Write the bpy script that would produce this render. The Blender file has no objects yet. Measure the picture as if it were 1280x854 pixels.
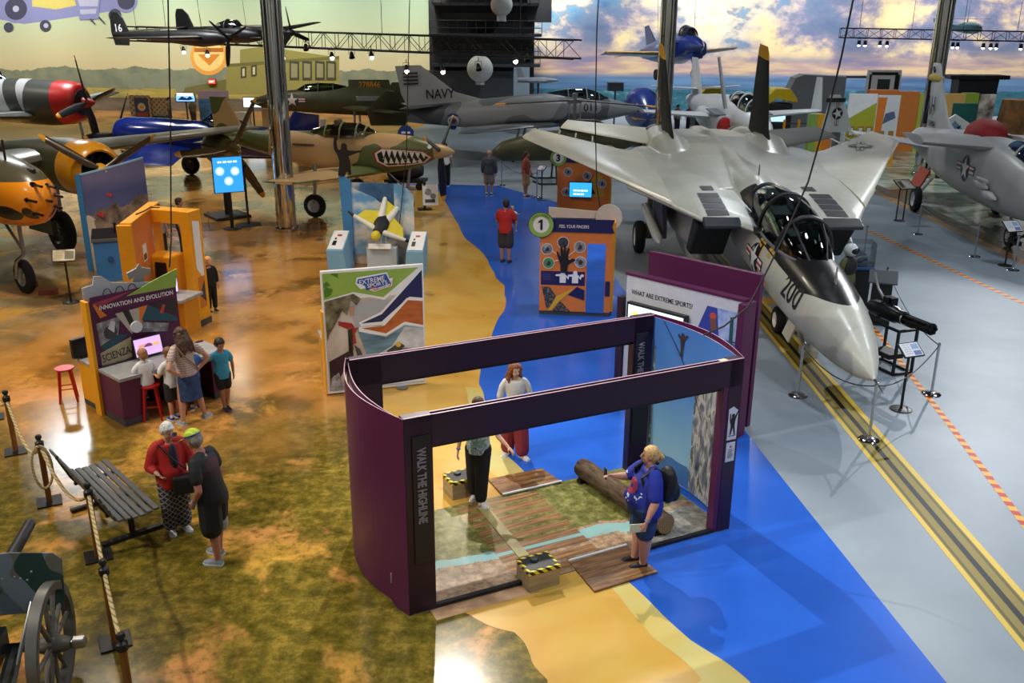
import bpy, bmesh, math, random
from math import sin, cos, pi, radians as R, tan, atan2, hypot
from mathutils import Vector as V, Matrix, noise as mnoise
from mathutils.bvhtree import BVHTree
random.seed(7)
SC = bpy.context.scene
COL = SC.collection
# ---------------------------------------------------------------- camera (solved from the booth's corners)
FPX, PITCH, ROLL, CAMH = 1166.7, 0.331805, 0.0065197, 6.4415
def G(u, v, z=0.0):
    """point of the place seen at photograph pixel u,v at height z"""
    c, s = cos(ROLL), sin(ROLL); x, y = u-640, v-427
    x, y = c*x+s*y, -s*x+c*y
    d = V((x/FPX, cos(PITCH)-y/FPX*sin(PITCH), -sin(PITCH)-y/FPX*cos(PITCH)))
    return V((0, 0, CAMH)) + d*((z-CAMH)/d.z)
def AT(u, v, Y):
    c, s = cos(ROLL), sin(ROLL); x, y = u-640, v-427
    x, y = c*x+s*y, -s*x+c*y
    d = V((x/FPX, cos(PITCH)-y/FPX*sin(PITCH), -sin(PITCH)-y/FPX*cos(PITCH)))
    return V((0, 0, CAMH)) + d*(Y/d.y)
cam = bpy.data.cameras.new('camera'); camo = bpy.data.objects.new('camera', cam); COL.objects.link(camo)
cam.sensor_width = 36; cam.lens = 36*FPX/1280; cam.clip_start = .1; cam.clip_end = 400
fw = V((0, cos(PITCH), -sin(PITCH))); up0 = V((0, sin(PITCH), cos(PITCH))); rt0 = V((1, 0, 0))
rt = rt0*cos(ROLL) + up0*sin(ROLL); up = up0*cos(ROLL) - rt0*sin(ROLL)
camo.matrix_world = Matrix(((rt.x, up.x, -fw.x, 0), (rt.y, up.y, -fw.y, 0), (rt.z, up.z, -fw.z, CAMH), (0, 0, 0, 1)))
SC.camera = camo
# ---------------------------------------------------------------- colours and materials
def srgb(h):
    if isinstance(h, str):
        h = h.lstrip('#'); c = [int(h[i:i+2], 16)/255 for i in (0, 2, 4)]
    else: c = list(h)
    return [(x/12.92 if x <= .04045 else ((x+.055)/1.055)**2.4) for x in c] + [1.0]
MATS = {}
class N:
    """a node socket with arithmetic"""
    def __init__(s, nt, sock): s.nt, s.k = nt, sock
    def _op(s, op, o=None, p=None, clamp=False):
        n = s.nt.nodes.new('ShaderNodeMath'); n.operation = op; n.use_clamp = clamp
        for i, a in enumerate((s, o, p)):
            if a is None: continue
            if isinstance(a, N): s.nt.links.new(a.k, n.inputs[i])
            else: n.inputs[i].default_value = a
        return N(s.nt, n.outputs[0])
    def __add__(s, o): return s._op('ADD', o)
    __radd__ = __add__
    def __rsub__(s, o): return s*-1.0 + o
    def __neg__(s): return s*-1.0
    def __sub__(s, o): return s._op('SUBTRACT', o)
    def __mul__(s, o): return s._op('MULTIPLY', o)
    __rmul__ = __mul__
    def __truediv__(s, o): return s._op('DIVIDE', o)
    def lt(s, o): return s._op('LESS_THAN', o)
    def gt(s, o): return s._op('GREATER_THAN', o)
    def abs(s): return s._op('ABSOLUTE')
    def sin(s): return s._op('SINE')
    def fract(s): return s._op('FRACT')
    def floor(s): return s._op('FLOOR')
    def sqrt(s): return s._op('SQRT')
    def min(s, o): return s._op('MINIMUM', o)
    def max(s, o): return s._op('MAXIMUM', o)
    def ss(s, a, b):
        n = s.nt.nodes.new('ShaderNodeMapRange'); n.interpolation_type = 'SMOOTHSTEP'
        s.nt.links.new(s.k, n.inputs[0]); n.inputs[1].default_value = a; n.inputs[2].default_value = b
        return N(s.nt, n.outputs[0])
class Mat:
    def __init__(s, name, rough=.5, metal=0.0, spec=.5, coat=0.0):
        s.m = bpy.data.materials.new(name); s.m.use_nodes = True; s.nt = s.m.node_tree
        s.b = s.nt.nodes['Principled BSDF']
        s.b.inputs['Roughness'].default_value = rough; s.b.inputs['Metallic'].default_value = metal
        s.b.inputs['Specular IOR Level'].default_value = spec
        if coat: s.b.inputs['Coat Weight'].default_value = coat; s.b.inputs['Coat Roughness'].default_value = .08
        MATS[name] = s.m; s._c = None
    def xyz(s, kind='Object'):
        if not s._c:
            t = s.nt.nodes.new('ShaderNodeTexCoord'); x = s.nt.nodes.new('ShaderNodeSeparateXYZ')
            s._t = t.outputs[kind]; s.nt.links.new(s._t, x.inputs[0])
            s._c = [N(s.nt, o) for o in x.outputs]
        return s._c
    def vec(s, x, y, z):
        n = s.nt.nodes.new('ShaderNodeCombineXYZ')
        for i, a in enumerate((x, y, z)):
            if isinstance(a, N): s.nt.links.new(a.k, n.inputs[i])
            else: n.inputs[i].default_value = a
        return n.outputs[0]
    def noise(s, scale, detail=3, rough=.55, vec=None, dist=0.0):
        s.xyz(); n = s.nt.nodes.new('ShaderNodeTexNoise')
        n.inputs['Scale'].default_value = scale; n.inputs['Detail'].default_value = detail
        n.inputs['Roughness'].default_value = rough; n.inputs['Distortion'].default_value = dist
        s.nt.links.new(vec if vec else s._t, n.inputs['Vector']); return N(s.nt, n.outputs[0])
    def ramp(s, f, stops, const=False):
        n = s.nt.nodes.new('ShaderNodeValToRGB'); e = n.color_ramp.elements
        if const: n.color_ramp.interpolation = 'CONSTANT'
        while len(e) < len(stops): e.new(.5)
        for i, (p, c) in enumerate(stops): e[i].position = p; e[i].color = srgb(c)
        s.nt.links.new(f.k, n.inputs[0]); return n.outputs[0]
    def mix(s, f, a, b, mode='MIX'):
        n = s.nt.nodes.new('ShaderNodeMix'); n.data_type = 'RGBA'; n.blend_type = mode
        if isinstance(f, N): s.nt.links.new(f.k, n.inputs[0])
        else: n.inputs[0].default_value = f
        for i, c in ((6, a), (7, b)):
            if isinstance(c, (str, tuple, list)): n.inputs[i].default_value = srgb(c)
            else: s.nt.links.new(c, n.inputs[i])
        return n.outputs[2]
    def col(s, c):
        if isinstance(c, (str, tuple, list)): s.b.inputs['Base Color'].default_value = srgb(c)
        else: s.nt.links.new(c, s.b.inputs['Base Color'])
        return s.m
    def bump(s, f, strength=.2, dist=.02):
        n = s.nt.nodes.new('ShaderNodeBump'); n.inputs['Strength'].default_value = strength; n.inputs['Distance'].default_value = dist
        s.nt.links.new(f.k, n.inputs['Height']); s.nt.links.new(n.outputs[0], s.b.inputs['Normal'])
def M(c, rough=.5, metal=0.0, name=None, var=.10, scale=6, coat=0.0):
    """plain paint, plastic, cloth or metal with slight procedural mottling"""
    name = name or 'paint_%s_%d_%d%s' % (str(c).lstrip('#'), int(rough*100), int(metal*100), '_c' if coat else '')
    if name in MATS: return MATS[name]
    a = Mat(name, rough, metal, coat=coat); f = a.noise(scale, 2)
    l = [max(0, min(1, x)) for x in srgb(c)[:3]]
    dk = a.nt.nodes.new('ShaderNodeMix'); dk.data_type = 'RGBA'
    dk.inputs[6].default_value = [x*(1-var) for x in l]+[1]; dk.inputs[7].default_value = [min(1, x*(1+var)) for x in l]+[1]
    a.nt.links.new(f.k, dk.inputs[0]); return a.col(dk.outputs[2])
def MN(name, stops, scale, rough=.5, detail=3, metal=0.0, const=False, dist=0.0, vec3=None, bump=0):
    if name in MATS: return MATS[name]
    a = Mat(name, rough, metal)
    if vec3:
        x, y, z = a.xyz(); f = a.noise(scale, detail, vec=a.vec(x*vec3[0], y*vec3[1], z*vec3[2]), dist=dist)
    else: f = a.noise(scale, detail, dist=dist)
    if bump: a.bump(f, bump)
    return a.col(a.ramp(f, stops, const))
def EM(c, s, name=None):
    name = name or 'glow_%s_%d' % (str(c).lstrip('#'), int(s*100))
    if name in MATS: return MATS[name]
    a = Mat(name, .3); a.col(c); a.b.inputs['Emission Color'].default_value = srgb(c); a.b.inputs['Emission Strength'].default_value = s
    return a.m
def GLASS(name, tint, refl=.12):
    if name in MATS: return MATS[name]
    a = Mat(name); nt = a.nt; t = nt.nodes.new('ShaderNodeBsdfTransparent'); t.inputs[0].default_value = srgb(tint)
    g = nt.nodes.new('ShaderNodeBsdfGlossy'); g.inputs['Roughness'].default_value = .04
    lw = nt.nodes.new('ShaderNodeLayerWeight'); lw.inputs[0].default_value = .35
    f = (N(nt, lw.outputs['Fresnel'])*.8 + refl)
    mx = nt.nodes.new('ShaderNodeMixShader'); nt.links.new(f.k, mx.inputs[0]); nt.links.new(t.outputs[0], mx.inputs[1]); nt.links.new(g.outputs[0], mx.inputs[2])
    nt.links.new(mx.outputs[0], nt.nodes['Material Output'].inputs[0]); return a.m
# ---------------------------------------------------------------- mesh builder
class MB:
    def __init__(s): s.v, s.f, s.m = [], [], []
    def add(s, vs, fs, mi=0):
        o = len(s.v); s.v += [V(p) for p in vs]; s.f += [[i+o for i in f] for f in fs]; s.m += [mi]*len(fs); return s
    def xf(s, mtx, start=0):
        for i in range(start, len(s.v)): s.v[i] = mtx @ s.v[i]
        return s
    def box(s, c, d, rz=0, mi=0, rx=0, ry=0):
        m = Matrix.Translation(V(c)) @ Matrix.Rotation(rz, 4, 'Z') @ Matrix.Rotation(rx, 4, 'X') @ Matrix.Rotation(ry, 4, 'Y')
        x, y, z = d[0]/2, d[1]/2, d[2]/2
        p = [m @ V(q) for q in ((-x,-y,-z),(x,-y,-z),(x,y,-z),(-x,y,-z),(-x,-y,z),(x,-y,z),(x,y,z),(-x,y,z))]
        return s.add(p, [(3,2,1,0),(4,5,6,7),(0,1,5,4),(1,2,6,5),(2,3,7,6),(3,0,4,7)], mi)
    def hexa(s, bot, top, mi=0):
        return s.add(list(bot)+list(top), [(3,2,1,0),(4,5,6,7),(0,1,5,4),(1,2,6,5),(2,3,7,6),(3,0,4,7)], mi)
    def prism(s, pts, o, ex, ey, n, th, mi=0):
        """outline pts (x,y) in frame o,ex,ey, thickened th along n"""
        o, ex, ey, n = V(o), V(ex), V(ey), V(n); k = len(pts)
        a = [o+ex*x+ey*y for x, y in pts]; b = [p+n*th for p in a]
        return s.add(a+b, [list(range(k))[::-1], list(range(k, 2*k))] + [(i, (i+1) % k, k+(i+1) % k, k+i) for i in range(k)], mi)
    def face(s, pts, F, z=0, mi=0):
        return s.add([F @ V((x, y, z)) for x, y in pts], [list(range(len(pts)))], mi)
    def rings(s, rings, cap=True, mi=0, closed=True):
        n = len(rings[0]); vs = [p for r in rings for p in r]; fs = []
        for i in range(len(rings)-1):
            for j in range(n if closed else n-1):
                a, b = i*n+j, i*n+(j+1) % n; fs.append((a, b, b+n, a+n))
        if cap: fs.append(list(range(n))[::-1]); fs.append([len(vs)-n+j for j in range(n)])
        return s.add(vs, fs, mi)
    def tube(s, path, r, n=8, mi=0, cap=True):
        path = [V(p) for p in path]; rs = r if isinstance(r, (list, tuple)) else [r]*len(path); rg = []
        u = None
        for i, p in enumerate(path):
            d = (path[min(i+1, len(path)-1)] - path[max(i-1, 0)])
            d = d.normalized() if d.length > 1e-9 else V((0, 0, 1))
            if u is None: u = d.orthogonal().normalized()
            u = (u - d*u.dot(d)); u = u.normalized() if u.length > 1e-6 else d.orthogonal().normalized()
            w = d.cross(u); rg.append([p + (u*cos(2*pi*k/n) + w*sin(2*pi*k/n))*rs[i] for k in range(n)])
        return s.rings(rg, cap, mi)
    def cyl(s, a, b, r, n=16, mi=0, r2=None): return s.tube([a, b], [r, r if r2 is None else r2], n, mi)
    def lathe(s, prof, o=(0,0,0), ax='Z', n=24, mi=0, cap=True):
        """prof: (radius, height) pairs"""
        q = {'Z': Matrix.Identity(3), 'X': Matrix(((0,0,1),(1,0,0),(0,1,0))), 'Y': Matrix(((1,0,0),(0,0,1),(0,-1,0)))}[ax] if isinstance(ax, str) else V((0,0,1)).rotation_difference(V(ax)).to_matrix()
        o = V(o); return s.rings([[o + q @ V((r*cos(2*pi*k/n), r*sin(2*pi*k/n), h)) for k in range(n)] for r, h in prof], cap, mi)
    def ell(s, c, r, mi=0, n=14, m=8, rot=None):
        c = V(c); rg = []
        for i in range(1, m):
            t = pi*i/m; rg.append([V((r[0]*sin(t)*cos(2*pi*k/n), r[1]*sin(t)*sin(2*pi*k/n), -r[2]*cos(t))) for k in range(n)])
        st = len(s.v); s.rings(rg, False, mi); o = len(s.v)
        s.v += [V((0, 0, -r[2])), V((0, 0, r[2]))]; e = st+(m-2)*n
        s.f += [[o, st+(k+1) % n, st+k] for k in range(n)] + [[o+1, e+k, e+(k+1) % n] for k in range(n)]; s.m += [mi]*2*n
        for i in range(st, len(s.v)): s.v[i] = c + ((rot @ s.v[i]) if rot else s.v[i])
        return s
    def cap(s, a, b, ra, rb, n=10, mi=0):
        """tapered capsule"""
        a, b = V(a), V(b); d = b-a
        if d.length < 1e-6: d = V((0, 0, 1e-4))
        d.normalize(); u = d.orthogonal().normalized(); w = d.cross(u); rg = []
        for t in (-1.45, -1.1, -.6, 0): rg.append((a + d*ra*sin(t), ra*cos(t)))
        for t in (0, .6, 1.1, 1.45): rg.append((b + d*rb*sin(t), rb*cos(t)))
        return s.rings([[p+(u*cos(2*pi*k/n)+w*sin(2*pi*k/n))*r for k in range(n)] for p, r in rg], True, mi)
    def loft(s, secs, n=24, mi=0, ax='Y', cap=True):
        """secs (t, a, zc, halfwidth, halfheight[, exponent]) along ax"""
        rg = []
        for q in secs:
            t, a, zc, w, h = q[:5]; e = q[5] if len(q) > 5 else 2.0; r = []
            for k in range(n):
                th = 2*pi*k/n; c, sn = cos(th), sin(th)
                x = a + w*math.copysign(abs(c)**(2/e), c); z = zc + h*math.copysign(abs(sn)**(2/e), sn)
                r.append(V((x, t, z)) if ax == 'Y' else V((t, x, z)) if ax == 'X' else V((x, z, t)))
            rg.append(r)
        return s.rings(rg, cap, mi)
    def wing(s, st, up=(0,0,1), mi=0):
        """stations (leading edge point, trailing edge point, thickness)"""
        prof = [(0,0),(.02,.35),(.08,.68),(.2,.95),(.35,1),(.6,.72),(.85,.3),(1,.04)]
        up = V(up); rg = []
        for le, te, t in st:
            le, te = V(le), V(te)
            r = [le+(te-le)*x+up*(t/2*y) for x, y in prof] + [le+(te-le)*x-up*(t/2*y) for x, y in prof[:0:-1]]
            rg.append(r)
        return s.rings(rg, True, mi)
    def mesh(s, name, mats, smooth=38):
        me = bpy.data.meshes.new(name); me.from_pydata([tuple(p) for p in s.v], [], s.f); me.update()
        for m in (mats if isinstance(mats, (list, tuple)) else [mats]): me.materials.append(m)
        if any(s.m): me.polygons.foreach_set('material_index', s.m)
        bm = bmesh.new(); bm.from_mesh(me); bmesh.ops.recalc_face_normals(bm, faces=bm.faces) if smooth is not None else None; bm.to_mesh(me); bm.free()
        if smooth:
            me.polygons.foreach_set('use_smooth', [True]*len(me.polygons)); me.set_sharp_from_angle(angle=R(smooth))
        return me
    def build(s, name, mats, parent=None, smooth=38, bevel=0):
        o = bpy.data.objects.new(name, s.mesh(name, mats, smooth)); COL.objects.link(o)
        if bevel:
            b = o.modifiers.new('bevel', 'BEVEL'); b.width = bevel; b.segments = 2; b.limit_method = 'ANGLE'; b.angle_limit = R(50)
        if parent: o.parent = parent
        return o
def tag(o, label=None, cat=None, group=None, kind=None):
    if label: o['label'] = label
    if cat: o['category'] = cat
    if group: o['group'] = group
    if kind: o['kind'] = kind
    return o
def thing(name, label, cat, loc=(0,0,0), rz=0, group=None, rx=0):
    o = bpy.data.objects.new(name, None); COL.objects.link(o); o.location = loc; o.rotation_euler = (rx, 0, rz); o.empty_display_size = .2
    return tag(o, label, cat, group)
def dup(o, loc=None, rz=None, label=None, group=None, parent=None):
    c = o.copy(); COL.objects.link(c)
    if parent: c.parent = parent
    if loc is not None: c.location = loc
    if rz is not None: c.rotation_euler.z = rz
    tag(c, label, None, group)
    for ch in list(o.children): dup(ch, parent=c)
    return c
def struct(name, mb, mats, smooth=None): return tag(mb.build(name, mats, None, smooth), kind='structure')
def remesh(mb, vox, smooth=4, fac=.5, sub=0):
    """fuse overlapping closed solids into one continuous skin"""
    me = bpy.data.meshes.new('t'); me.from_pydata([tuple(p) for p in mb.v], [], mb.f); me.update()
    bm = bmesh.new(); bm.from_mesh(me); bmesh.ops.recalc_face_normals(bm, faces=bm.faces); bm.to_mesh(me); bm.free()
    o = bpy.data.objects.new('t', me); COL.objects.link(o)
    r = o.modifiers.new('r', 'REMESH'); r.mode = 'VOXEL'; r.voxel_size = vox
    if smooth: q = o.modifiers.new('s', 'SMOOTH'); q.iterations = smooth; q.factor = fac
    dg = bpy.context.evaluated_depsgraph_get(); out = bpy.data.meshes.new_from_object(o.evaluated_get(dg)); out.materials.clear()
    bpy.data.objects.remove(o); bpy.data.meshes.remove(me)
    out.polygons.foreach_set('use_smooth', [True]*len(out.polygons)); return out
def mobj(name, me, mats, parent=None):
    me.name = name
    if not len(me.materials):
        for m in (mats if isinstance(mats, (list, tuple)) else [mats]): me.materials.append(m)
    o = bpy.data.objects.new(name, me); COL.objects.link(o)
    if parent: o.parent = parent
    return o
def frame(o, ex, ey):
    ex, ey = V(ex).normalized(), V(ey).normalized(); n = ex.cross(ey); o = V(o)
    return Matrix(((ex.x, ey.x, n.x, o.x), (ex.y, ey.y, n.y, o.y), (ex.z, ey.z, n.z, o.z), (0, 0, 0, 1)))
def text_mesh(s, size, align='LEFT', ext=0.0, bold=0.0, space=1.0):
    c = bpy.data.curves.new('txt', 'FONT'); c.body = s; c.size = size; c.align_x = align; c.extrude = ext; c.offset = bold; c.resolution_u = 3; c.space_character = space
    o = bpy.data.objects.new('txt', c); COL.objects.link(o)
    dg = bpy.context.evaluated_depsgraph_get(); me = bpy.data.meshes.new_from_object(o.evaluated_get(dg)); me.materials.clear()
    bpy.data.objects.remove(o); bpy.data.curves.remove(c); return me
def text(name, s, size, mat, parent, F, align='LEFT', ext=.002, bold=0.0, fit=None, space=1.0):
    """lettering lying on frame F; fit = overall width"""
    me = text_mesh(s, size, align, ext, bold, space)
    if fit:
        w = max(v.co.x for v in me.vertices)-min(v.co.x for v in me.vertices); me.transform(Matrix.Diagonal((fit/w, 1, 1, 1)))
    me.transform(F @ Matrix.Translation((0, 0, ext+.001))); return mobj(name, me, mat, parent)
def rect(x, y, w, h): return [(x, y), (x+w, y), (x+w, y+h), (x, y+h)]
def circ(x, y, r, n=28, ry=None): return [(x+r*cos(2*pi*k/n), y+(ry or r)*sin(2*pi*k/n)) for k in range(n)]
def starp(x, y, r): return [(x+(r if k % 2 == 0 else r*.4)*sin(pi*k/5), y+(r if k % 2 == 0 else r*.4)*cos(pi*k/5)) for k in range(10)]
def graphic(name, parent, F, shapes, step=.0006, base=.001):
    """flat print: (material, outline) shapes, later ones on top"""
    mb = MB(); mats = []
    for i, (m, pts) in enumerate(shapes):
        if m not in mats: mats.append(m)
        if sum(pts[k-1][0]*pts[k][1]-pts[k][0]*pts[k-1][1] for k in range(len(pts))) < 0: pts = pts[::-1]
        mb.face(pts, F, base+step*i, mats.index(m))
    return mb.build(name, mats, parent, smooth=None)
def decal(name, me, F, target, mat, parent, off=.008, maxlen=.08, reach=6.0):
    """lay a flat mesh (in frame F, facing +n) onto the surface of target (same space as parent)"""
    bm = bmesh.new(); bm.from_mesh(me)
    for _ in range(5):
        es = [e for e in bm.edges if e.calc_length() > maxlen]
        if not es: break
        bmesh.ops.subdivide_edges(bm, edges=es, cuts=1)
        bmesh.ops.triangulate(bm, faces=[f for f in bm.faces if len(f.verts) > 4])
    n = F.to_3x3() @ V((0, 0, 1)); tg = target if isinstance(target, list) else [target]
    for v in bm.verts:
        p = F @ v.co; best = None
        for t in tg:
            h, nn, i, d = t.ray_cast(p+n*reach/2, -n, reach)
            if h and (best is None or d < best[1]): best = (h, d, nn)
        v.co = best[0] + (best[2] if best[2].dot(n) > 0 else -best[2])*off if best else p
    bm.to_mesh(me); bm.free(); me.update(); return mobj(name, me, mat, parent)
def bvh(o):
    me = o.data; return BVHTree.FromPolygons([v.co.copy() for v in me.vertices], [tuple(p.vertices) for p in me.polygons])
def flat(shapes_list):
    """one flat mesh from outlines in the xy plane"""
    mb = MB()
    for p in shapes_list: mb.face(p, Matrix.Identity(4), 0)
    return mb.mesh('f', [], None)
def lerp(a, b, t): return V(a)+(V(b)-V(a))*t
def sag(a, b, drop, n=10):
    a, b = V(a), V(b); return [a+(b-a)*(i/n) - V((0, 0, drop*4*(i/n)*(1-i/n))) for i in range(n+1)]
# common materials
BLACK = M('#121214', .45); CHROME = M('#c9cbd0', .12, 1.0, 'chrome', .02); STEEL = M('#9a9ea3', .3, .9, 'steel'); WHITE = M('#e9e9ea', .45)
RUBBER = M('#161617', .75, 0, 'rubber'); DGREY = M('#3a3c40', .5); GREY = M('#8b8f94', .5); YEL = M('#e9a21b', .4, 0, 'yellow_panel')
PURP = M('#521443', .42, 0, 'purple_panel', .06); DPURP = M('#2a0f28', .38, 0, 'dark_purple_panel', .06); NAVY = M('#1d1f52', .45, 0, 'navy_panel'); ORANGE = M('#e07d2c', .45, 0, 'orange_panel')
# ================================================================ THE SETTING
WALLY = 70.0
def floor_mats():
    a = Mat('terrain_floor_paint', .16, coat=0); x, y, z = a.xyz()
    grass = a.ramp(a.noise(5, 8, .72), [(.3, '#3a370e'), (.48, '#61551d'), (.6, '#84702a'), (.74, '#a08438')])
    brown = a.ramp(a.noise(.55, 6, .55, dist=.3), [(.3, '#5a4420'), (.42, '#86602a'), (.5, '#b07c3a'), (.62, '#c08c4a'), (.75, '#c99858')])
    grey = a.ramp(a.noise(.45, 6, .55, dist=.8), [(.3, '#4f4632'), (.45, '#7d6c48'), (.58, '#9c8c66'), (.72, '#bcb59c')])
    sandp = a.ramp(a.noise(.8, 3), [(.35, '#c99a40'), (.6, '#cf9052')])
    edge = a.noise(.5, 4)
    fy = (y + edge*7).ss(15.5, 20)
    ground = a.mix(fy, grass, brown)
    fg = ((x*-1) + y*.12 + edge*6 - 3).ss(11.5, 15) * (y+edge*10).lt(34)
    ground = a.mix(fg, ground, grey)
    patch = a.noise(.62, 5, .6, vec=a.vec(x*.8+y*.35, y*.8-x*.3, 0), dist=.5).ss(.52, .6)
    rag = a.noise(7, 5, .7).ss(.25, .6)
    ground = a.mix(patch*rag*.95, ground, sandp)
    cl = a.col(ground)
    b = Mat('sand_floor_paint', .2); x, y, z = b.xyz()
    s_ = b.ramp(b.noise(.7, 4, dist=.5), [(.3, '#b98a35'), (.5, '#c79c47'), (.7, '#c8a654')])
    spots = b.noise(1.1, 3).ss(.66, .72)
    b.col(b.mix(spots*.6, s_, '#6b4f22'))
    c = Mat('blue_floor_paint', .2); c.col(c.ramp(c.noise(.5, 5, .6), [(.3, '#2154b6'), (.7, '#2a63cc')]))
    d = Mat('grey_floor_paint', .45, spec=.2); d.col(d.ramp(d.noise(.35, 5, .6), [(.3, '#7c8791'), (.7, '#8f9ba5')]))
    e = Mat('track_floor_paint', .5, spec=.2); x, y, z = e.xyz()
    u = (x - 5.85).abs()
    t = e.mix(u.gt(.205), '#8a7a34', '#d9b849'); t = e.mix((u-.17).abs().lt(.02), t, '#5f5424'); t = e.mix((u-.02).abs().lt(.022), t, '#17171a'); e.col(t)
    f = Mat('hazard_floor_paint', .5, spec=.2); x, y, z = f.xyz(); f.col(f.mix(((y+x*.35)*3.6).fract().lt(.5), '#dfa52a', '#b6321f'))
    g = Mat('river_floor_paint', .2); g.col(g.ramp(g.noise(.55, 5, .55, dist=1.2), [(.3, '#3f5a4c'), (.45, '#7e8f7a'), (.55, '#a9b3a0'), (.7, '#c9cfc4')]))
    h = M('#a5793a', .25, name='orange_line_floor_paint'); k = M('#59592a', .25, name='olive_line_floor_paint')
    w = Mat('sand_edge_paint', .2); w.col(w.ramp(w.noise(1.2, 4), [(.35, '#c6ad5a'), (.65, '#c2b878')]))
    return [a.m, b.m, c.m, d.m, e.m, f.m, g.m, h, k, w.m]
bluL = [(936,854),(900,824),(865,800),(825,765),(790,730),(720,655),(656,590),(636,570),(605,500),(599,480),(601,455),(610,428),(616,414),(628,390),(633,373),(630,357),(621,348),(606,318),(592,306),(583,300),(574,284),(566,270),(558,254),(550,240),(520,232),(490,228)]
bluL = [G(*q) for q in bluL]; bluL = [lerp(bluL[0], (1.2, 6.2, 0), 1)] + bluL
bluR = [V((4.75,6.2,0)), G(1180,850), G(1011,640), G(924,530), V((2.9,22,0)), V((1.75,34.6,0)), V((-.6,38.3,0)), V((-4.6,38.8,0))]
sandL = [(690,854),(672,820),(640,790),(600,775),(560,760),(520,700),(470,600),(440,440),(455,390),(480,340),(500,300),(496,262),(488,240)]
sandL = [V((.1,6.2,0))] + [G(*q) for q in sandL]
def wob(ps, k=4, a=.05):
    r = []
    for i in range(len(ps)-1):
        for j in range(k):
            p = lerp(ps[i], ps[i+1], j/k); q = mnoise.noise_vector(p*1.3)*a; r.append(V((p.x+q.x, p.y+q.y, 0)))
    return r+[ps[-1]]
bl = wob(bluL); sl = wob(sandL, 6, .16)
fl = MB()
def region(pts, lvl, mi): fl.add([V((p[0], p[1], .0015*lvl)) for p in pts], [list(range(len(pts)))], mi)
fl.add([(-60,-6,0),(60,-6,0),(60,WALLY,0),(-60,WALLY,0)], [(0,1,2,3)], 0)
region([V((4.3,-6,0)), V((60,-6,0)), V((60,WALLY,0)), V((-4,WALLY,0)), V((-7.5,52,0)), V((-5.5,42,0)), V((-4.6,38.6,0)), V((-.6,38,0)), V((1.5,34.6,0)), V((2.7,22,0)), G(924,530), V((4,11.5,0))], 1, 3)
region(sl + bl[::-1], 1.3, 1)
edge_in = [p + V((-.42-.12*sin(p.y*1.1), .05, 0)) for p in bl[:40]]
region(edge_in + bl[:40][::-1], 1.8, 9)
region([p for p in bl] + bluR[::-1], 2.2, 2)
region([(5.57,2,0),(6.14,2,0),(6.14,48,0),(5.57,48,0)], 2.6, 4)
tp = [V((6.55,7,0)), G(1280,655), G(1190,535), G(1100,420), V((8.35,24,0)), V((8.9,30,0))]
region([p+V((-.055,0,0)) for p in tp]+[p+V((.055,0,0)) for p in tp[::-1]], 2.6, 5)
tq = [G(1290,385), G(1180,333), G(1085,288)]
region([p+V((-.06,-.06,0)) for p in tq]+[p+V((.06,.06,0)) for p in tq[::-1]], 2.6, 5)
region([(15.1,10,0),(60,10,0),(60,50,0),(15.1,50,0)], 2, 6)
region([(14.75,10,0),(15.3,10,0),(15.3,50,0),(14.75,50,0)], 2.4, 8)
region([(14.4,10,0),(14.72,10,0),(14.72,50,0),(14.4,50,0)], 2.6, 7)
struct('floor', fl, floor_mats())
# back wall with its painted landscape and sky
w = Mat('mural_wall_paint', .85); x, y, z = w.xyz()
nz = w.noise(.24, 9, .6, vec=w.vec(x, 3.7, z*1.6), dist=.12); nb = w.noise(.07, 4, .5, vec=w.vec(x+40, 0, z*1.3))
left = w.ramp((z+nb*3)/14, [(.18, '#c6bb90'), (.36, '#c9c4a0'), (.55, '#b4c4a8'), (.8, '#86b0a0')])
trees = (z - w.noise(.35, 5, .6, vec=w.vec(x, 0, 0))*1.6).lt(2.15)
left = w.mix(trees, left, w.ramp(w.noise(.8, 4), [(.3, '#6d7a6c'), (.7, '#8d9580')]))
left = w.mix((z+nb*.8).lt(2.0), left, w.ramp(w.noise(.3, 4, vec=w.vec(x, 0, z*6)), [(.3, '#8e8a3c'), (.5, '#b7a65a'), (.7, '#7d8450')]))
left = w.mix((z+nb*.5).lt(1.2), left, w.ramp(w.noise(.3, 4, vec=w.vec(x, 0, z*5)), [(.3, '#4c4434'), (.7, '#7b7062')]))
sky = w.ramp(nz, [(.34, '#3f7fb0'), (.44, '#76abc6'), (.465, '#8f98a6'), (.485, '#c9c2b0'), (.53, '#e9e0c6'), (.6, '#e2d2ac'), (.68, '#c4a49c'), (.76, '#8f86a0')])
sky2 = w.ramp(nz, [(.34, '#4d5f80'), (.45, '#5e6884'), (.5, '#79778f'), (.54, '#a39692'), (.6, '#d2bf90'), (.68, '#dccb9c')])
right = w.mix(((x*.09) - z*.22 + nb*5.5).ss(1.6, 3.4), sky, sky2)
low = w.ramp(w.noise(.3, 5, vec=w.vec(x*.5, 0, z*4)), [(.35, '#77708c'), (.48, '#a98f8a'), (.58, '#cdb28a'), (.72, '#7e7490')])
right = w.mix((z*-1 + nb*1.5).ss(-4.2, -2.6), right, low)
right = w.mix((z*-1).ss(-3.0, -2.5), right, w.ramp(w.noise(.4, 4, vec=w.vec(x*.3, 0, z*6)), [(.3, '#34507a'), (.7, '#5f86aa')]))
right = w.mix(z.lt(1.75), right, w.ramp(w.noise(.8, 6, .7, vec=w.vec(x, 0, z*3)), [(.35, '#16455c'), (.55, '#2a6474'), (.72, '#7fa3a6')]))
w.col(w.mix(x.gt(-3.5), left, right))
struct('wall_back', MB().box((0, WALLY+.2, 6), (120, .4, 14)), w.m)
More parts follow.
